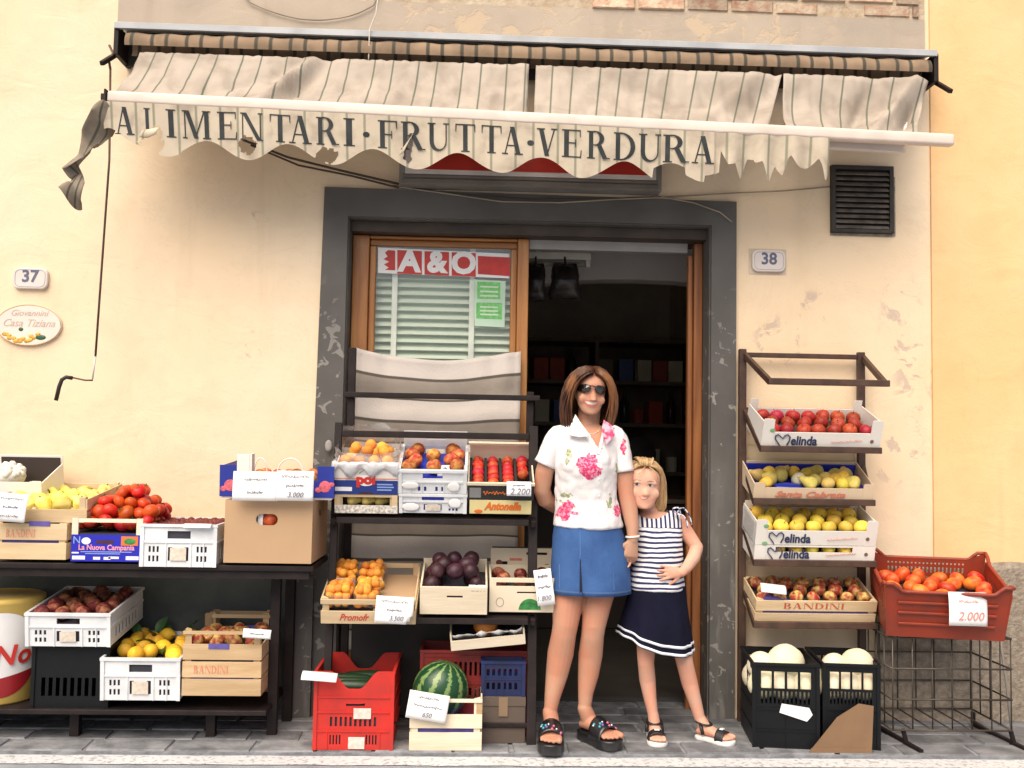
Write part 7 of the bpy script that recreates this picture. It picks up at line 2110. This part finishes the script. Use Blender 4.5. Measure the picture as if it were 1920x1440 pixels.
x = DEN.xyz()
zh = J(1107, 1104).z - Lw.z
hem = DEN.ss(DEN.math('ABSOLUTE', DEN.math('SUBTRACT', x[2], zh)), .006, .001)
cD = DEN.mix(DEN.ss(db, .3, .7), (.010, .052, .20), (.028, .098, .29))
cD = DEN.mix(DEN.math('MULTIPLY', dn, .35), cD, (.09, .18, .38))
cD = DEN.mix(DEN.math('MULTIPLY', hem, .5), cD, (.13, .23, .43))
DEN.color(cD); DEN.bump(DEN.math('ADD', DEN.math('MULTIPLY', dn, .3), DEN.noise(16, 3)), .35, .008); DEN.b.inputs['Roughness'].default_value = .85
skm = SK.mesh('denim_skirt')
bvs = bvh_of(skm)
put('denim_skirt', skm, DEN.m, woman, sm=True, local_of=LW)
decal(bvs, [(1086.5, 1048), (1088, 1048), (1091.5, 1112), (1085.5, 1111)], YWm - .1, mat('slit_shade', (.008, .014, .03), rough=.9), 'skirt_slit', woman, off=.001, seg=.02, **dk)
ST = mat('denim_seam', (.07, .15, .34), rough=.85)
for xx, y0, y1 in ((1087, 995, 1046), (1150, 1060, 1105), (1050, 1060, 1105)):
    decal(bvs, [(xx - .8, y0), (xx + .8, y0), (xx + .8, y1), (xx - .8, y1)], YWm - .1, ST, 'seam', woman, off=.0008, seg=.02, **dk)
# platform slides
SHOE = mat('black_shoe', (.012, .012, .014), rough=.3, var=.2, coat=.3)
GEM = [mat('pink_gem', (.55, .12, .22), rough=.15), mat('turquoise_gem', (.05, .35, .42), rough=.15), mat('silver_gem', (.55, .55, .6), rough=.15, metal=.8), mat('violet_gem', (.20, .10, .38), rough=.15)]
for (h_, d_, L_, w_) in ((hA, dA, LA, wA), (hB, dB, LB, wB)):
    sole('platform_sole', h_, d_, L_, w_, GS + .0005, GS + SOLE - .001, SHOE, woman, loc=LW)
    st_ = strap('shoe_strap', h_, d_, L_, w_, .44, .78, GS + SOLE - .012, .088, .058, SHOE, woman, LW, .55)
    dv = Vector((d_[0], d_[1], 0)).normalized(); sv = Vector((dv.y, -dv.x, 0))
    rg_ = random.Random(2)
    for i in range(11):
        q = rg_.uniform(.52, .77); a = R(90 + rg_.uniform(-55, 55)); hh = .088 + (.058 - .088) * (q - .44) / .34
        p = Vector((h_[0], h_[1], GS + SOLE - .012)) + dv * (q * L_) + sv * (.56 * w_ * math.cos(a)) + Vector((0, 0, (hh + .003) * math.sin(a) ** .8))
        o_ = put('shoe_stud', MB().ell(p, .0065, n=8), GEM[i % 4], woman, sm=True, local_of=LW)
NAIL = mat('toe_nail', (.62, .30, .26), rough=.25)

# ---------------------------------------------------------------- the girl
YG = -.37; KG = 410.0
girl = thing('person', 'little girl in striped top and navy skirt with one hand on her hip', 'person', (P(1255, 1385, YG).x, YG, GS))
LG = MW[girl]
def G(px, py, dy=0.0): return P(px, py, YG + dy)
B = MB()
Hg = 86 / KG
MG = Matrix.Translation(G(1202, 951, .02)) @ Matrix.Rotation(R(2), 4, 'Y') @ Matrix.Rotation(R(3), 4, 'X') @ Matrix.Rotation(R(1), 4, 'Z') @ Matrix.Diagonal((Hg, Hg, Hg, 1))
head(B, MG, wide=1.07, jaw=.95, nose=.3)
B.limb([G(1211, 940, .06), G(1218, 958, .06), G(1226, 975, .055)], [.040, .040, .048])
rings_px(B, [(1228, 960, 22, .035, .05), (1234, 966, 36, .05, .045), (1236, 976, 41, .06, .04), (1236, 1000, 40, .07, .03), (1235, 1040, 41, .075, .02), (1234, 1075, 44, .08, .02), (1234, 1110, 48, .085, .02), (1232, 1140, 48, .085, .02)], YG, KG)
# arm with the hand on the hip
B.limb([G(1274, 980, .04), G(1288, 1000, .035), G(1306, 1026, .02)], [.037, .035, .031])
B.limb([G(1306, 1027, .02), G(1300, 1046, -.02), G(1288, 1064, -.065), G(1279, 1073, -.085)], [.031, .031, .025, .021])
hand(B, G(1279, 1073, -.085), (-1, -.02, -.03), (.05, -1, .1), .125, .16, -1, .16, .021)
# arm held by the woman
B.limb([G(1199, 984, .04), G(1190, 1015, .06), G(1187, 1044, .05)], [.036, .033, .030])
B.limb([G(1187, 1044, .05), G(1184, 1046, .0), G(1182, 1046, -.045)], [.030, .027, .021])
hand(B, G(1182, 1047, -.045), (-.75, -.45, -.1), (-.2, -.5, .85), .105, 1.1, -1, .03, .021)
# legs
B.limb([G(1214, 1120, .02), G(1212, 1180, .02), G(1211, 1225, .01), G(1211, 1243, .005), G(1214, 1275, .025), G(1219, 1310, .02), G(1224, 1338, .015)], [.058, .048, .042, .038, .038, .030, .024], 16)
B.limb([G(1258, 1120, .03), G(1269, 1180, .02), G(1280, 1222, -.005), G(1284, 1243, -.01), G(1293, 1280, .01), G(1304, 1318, .01), G(1312, 1347, .01)], [.050, .046, .042, .039, .038, .030, .025], 16)
S2 = .022
gA, gdA = (P(1226, 1340, YG + .035).x, YG + .045), Vector((-.05, -1))
gB, gdB = (P(1311, 1350, YG + .0).x, YG + .02), Vector((.72, -.62)).normalized()
LGf, wGf = .175, .075
foot(B, gA, gdA, LGf, wGf, GS + S2); foot(B, gB, gdB, LGf, wGf, GS + S2)
B.limb([G(1224, 1336, .015), Vector((gA[0], gA[1] - .03, GS + S2 + .04))], [.025, .028])
B.limb([G(1312, 1346, .01), Vector((gB[0] + gdB.x * .03, gB[1] + gdB.y * .03, GS + S2 + .04))], [.026, .028])
bodyG = soften(voxel(B, .0034, 4), MG, 9)
bg_ = bvh_of(bodyG)
put('body', bodyG.copy(), SKIN2, girl, local_of=LG)
dg_ = dict(local=LG)
YFG = YG - .12
# face
EW = mat('eye_white', (.72, .68, .66), rough=.3); IRIS = mat('blue_grey_iris', (.05, .07, .10), rough=.2); LASH = mat('lash', (.10, .05, .03), rough=.7); BROW = mat('fair_brow', (.32, .18, .09), rough=.8)
for cx, cy in ((1198, 908.5), (1223, 911)):
    decal(bg_, oval(cx, cy, 5.4, 2.3, 14), YFG, EW, 'eye', girl, off=.0008, seg=.004, **dg_)
    decal(bg_, oval(cx - .4, cy, 2.8, 2.4, 12), YFG, IRIS, 'iris', girl, off=.0016, seg=.004, **dg_)
    decal(bg_, [(cx - 6.3, cy - .6), (cx - 3, cy - 2.9), (cx + 2, cy - 3.1), (cx + 6.2, cy - .9), (cx + 5.6, cy - .3), (cx + 2, cy - 2.0), (cx - 3, cy - 1.9), (cx - 5.6, cy)], YFG, LASH, 'eyelid', girl, off=.0022, seg=.004, **dg_)
    decal(bg_, [(cx - 7, cy - 7), (cx - 1, cy - 9), (cx + 7, cy - 7.4), (cx + 7, cy - 6.5), (cx - 1, cy - 7.5), (cx - 7, cy - 5.9)], YFG, BROW, 'eyebrow', girl, off=.0008, seg=.005, **dg_)
decal(bg_, [(1200, 931), (1206, 933), (1211, 933.8), (1216, 933.4), (1220.5, 932), (1217, 936.8), (1211, 938.4), (1205, 936.8)], YFG, mat('girl_lip', (.52, .17, .13), rough=.45, var=.08), 'lips', girl, off=.0010, seg=.004, **dg_)
decal(bg_, [(1203.5, 932.9), (1208, 934), (1212, 934.4), (1217, 933.8), (1213, 935.8), (1207, 935.6)], YFG, TOOTH, 'teeth', girl, off=.0020, seg=.004, **dg_)
HB = hair_mat('blonde_hair', (.40, .25, .115), (.55, .37, .19), (.66, .48, .28))
cg = [[(.03, -.30, .94), (.16, -.31, .92), (.30, -.21, .81), (.37, -.09, .64), (.385, .02, .44), (.38, .06, .25), (.35, .08, .08), (.28, .08, -.04)],
      [(.02, -.20, .99), (.18, -.24, .97), (.34, -.18, .82), (.41, -.08, .60), (.43, .0, .40), (.44, .04, .2), (.42, .05, .02), (.34, .04, -.10)],
      [(.0, .02, 1.06), (.20, .02, 1.02), (.38, .06, .84), (.45, .10, .60), (.47, .14, .38), (.47, .16, .16), (.44, .14, -.03), (.36, .12, -.14)],
      [(.0, .25, 1.03), (.20, .32, .96), (.34, .42, .76), (.40, .45, .5), (.40, .44, .25), (.38, .40, .05), (.34, .36, -.08), (.28, .32, -.16)],
      [(.0, .32, .98), (.05, .48, .86), (.06, .56, .68), (.06, .57, .45), (.06, .54, .22), (.05, .48, .02), (.04, .44, -.1), (.03, .40, -.16)]]
hair(MG, cg, 'hair', HB, girl, LG, 190, .0026, 6, wob=.05, mirror=((-1, .90), (1, 1.08)))
tuft = MB(); rr = random.Random(8)
for i in range(26):
    a = rr.uniform(-.2, .2); pts = [MG @ Vector((a * .6, -.30 + rr.uniform(-.03, .03), .93)), MG @ Vector((a * .8, -.30, 1.03 + rr.uniform(0, .05))), MG @ Vector((a, -.15, 1.08 + rr.uniform(0, .03))), MG @ Vector((a * 1.1, .1, 1.07))]
    tuft.tube(catmull(pts, 8), [.003, .0042, .0045, .0045, .0045, .004, .003, .002], 5)
for (a, b, c) in ((.13, .25, .66), (-.05, -.2, .74)):
    tuft.tube(catmull([MG @ Vector((a * .5, -.35, .92)), MG @ Vector(((a + b) / 2, -.455, .82)), MG @ Vector((b, -.445, c))], 7), [.0028, .003, .003, .0028, .0024, .002, .001], 5)
put('fringe', tuft, HB, girl, sm=True, local_of=LG)

# striped top
T = MB()
rings_px(T, [(1233, 958, 36, .050, .047), (1235, 964, 44, .060, .045), (1236, 976, 47, .072, .04), (1236, 1000, 46, .084, .03), (1235, 1040, 47, .090, .02), (1234, 1075, 50, .096, .02), (1233, 1100, 53, .105, .02), (1233, 1106, 53, .106, .02)], YG, KG, 36)
tm = voxel(T, .0055, 3)
bm = bmesh.new(); bm.from_mesh(tm)
xc = G(1221, 970).x
def cutneck(co):
    q = abs(co.x - xc) * KG
    py = 972 - 14 * (q / 36) ** 2 if q < 36 else 958
    lim = G(1221, py).z
    return co.z > lim and (q < 40)
bmesh.ops.delete(bm, geom=[f for f in bm.faces if cutneck(f.calc_center_median())], context='FACES')
for v in bm.verts: v.co += v.normal * (.005 * noise.noise(v.co * 11) + .003 * noise.noise(v.co * 26))
bm.to_mesh(tm); bm.free(); smooth(tm)
SP = NT('striped_jersey')
x = SP.xyz(); Lg = LG.translation
warp = SP.math('MULTIPLY', SP.math('SUBTRACT', SP.noise(9, 3), .5), .018)
per = 9.3 / KG
h = SP.math('FRACT', SP.math('DIVIDE', SP.math('ADD', x[2], warp), per))
hs = SP.ss(SP.math('ABSOLUTE', SP.math('SUBTRACT', h, .5)), .235, .205)
v = SP.math('FRACT', SP.math('DIVIDE', SP.math('ADD', x[0], SP.math('MULTIPLY', warp, .3)), 8.6 / KG))
vs = SP.ss(SP.math('ABSOLUTE', SP.math('SUBTRACT', v, .5)), .25, .22)
yoke = SP.math('GREATER_THAN', x[2], G(1230, 988).z - Lg.z)
m_ = SP.math('ADD', SP.math('MULTIPLY', yoke, vs), SP.math('MULTIPLY', SP.math('SUBTRACT', 1, yoke), hs))
SP.color(SP.mix(m_, (.80, .79, .80), (.020, .022, .095))); SP.b.inputs['Roughness'].default_value = .85; SP.bump(SP.noise(18, 3), .3, .008)
put('striped_top', tm, SP.m, girl, local_of=LG)
RIB = mat('ribbon', (.74, .76, .84), rough=.7, col2=(.03, .04, .16), sc=55, lo=.5, hi=.56)
for pts in (((1268, 962), (1280, 952), (1292, 966), (1297, 984)), ((1268, 964), (1280, 966), (1288, 978), (1289, 990)), ((1266, 962), (1262, 954), (1272, 952), (1276, 962))):
    put('shoulder_ribbon', MB().tube(catmull([G(x_, y_, -.03) for x_, y_ in pts], 9), [.005, .009, .011, .011, .011, .011, .011, .010, .008], 7, flat=.3), RIB, girl, sm=True, local_of=LG)
# navy skirt with two white hem bands
def gs(v, grow=0.0):
    py_top, hw0 = 1098, 52
    ring = []
    n = 72
    for i in range(n):
        a = 2 * math.pi * i / n
        ca, sa = math.cos(a), math.sin(a)
        cx = 1233 - 4 * v; hw = hw0 + 17 * v
        bot = 1212 + 16 * ca * (.9 if ca > 0 else 1.4) - 7 * ca * ca + 6 * -sa * 0 + 4
        py = py_top + (bot - py_top) * v
        fl = 1 + (.05 * math.sin(a * 6 + 1) + .035 * math.sin(a * 11) + .03 * noise.noise(Vector((ca * 4, sa * 4, v * 2)))) * v
        ring.append(P(cx + hw * ca * fl, py, YG + .02) + Vector((0, (.098 + .055 * v) * fl * sa, 0)) + Vector((ca, sa, 0)) * grow)
    return ring
SKT = MB(); SKT.loft([gs(i / 14) for i in range(15)] + [gs(1, -.006), gs(.8, -.012)], True, True)
put('navy_skirt', SKT, mat('navy_cotton', (.004, .0045, .017), rough=.9, spec=.2, var=.25, sc=6, bump=.3, bsc=25), girl, sm=True, local_of=LG)
TRIM = mat('white_trim', (.74, .78, .86), rough=.8, var=.03)
for a, b in ((.835, .875), (.945, .985)):
    put('hem_band', MB().loft([gs(a, .0015), gs(a, .004), gs(b, .004), gs(b, .0015)], False, False), TRIM, girl, sm=True, local_of=LG)
for px in (1206, 1217, 1258, 1270):
    pass
# sandals
WS = mat('white_sole', (.70, .68, .66), rough=.6); BS = mat('black_strap', (.015, .014, .016), rough=.5)
for (h_, d_) in ((gA, gdA), (gB, gdB)):
    sole('sandal_sole', h_, d_, LGf, wGf, GS + .0005, GS + S2 - .001, WS, girl, loc=LG)
    strap('toe_strap', h_, d_, LGf, wGf, .58, .80, GS + S2 - .004, .044, .036, BS, girl, LG, .53)
    dv = Vector((d_[0], d_[1], 0)).normalized(); sv = Vector((dv.y, -dv.x, 0)); c = Vector((h_[0], h_[1], GS + S2 + .055)) + dv * .028
    put('ankle_strap', MB().tube([c + sv * (.031 * math.cos(a)) + dv * (.034 * math.sin(a)) + Vector((0, 0, -.006 * math.sin(a))) for a in [2 * math.pi * i / 18 for i in range(19)]], .0085, 7, flat=.5), BS, girl, sm=True, local_of=LG)
    for s_ in (-1, 1):
        put('side_strap', MB().tube([c + sv * (s_ * .031), c + sv * (s_ * .036) - Vector((0, 0, .045)) + dv * .015], .008, 6, flat=.4), BS, girl, sm=True, local_of=LG)
    q_ = Vector((h_[0], h_[1], GS + S2 + .042)) + dv * (.68 * LGf)
    put('buckle', MB().box(-.012, .012, -.009, .009, -.002, .003, Matrix.Translation(q_) @ Matrix.Rotation(math.atan2(-dv.x, dv.y), 4, 'Z')), mat('pale_buckle', (.70, .72, .70), rough=.3), girl, bevel=.002, local_of=LG)
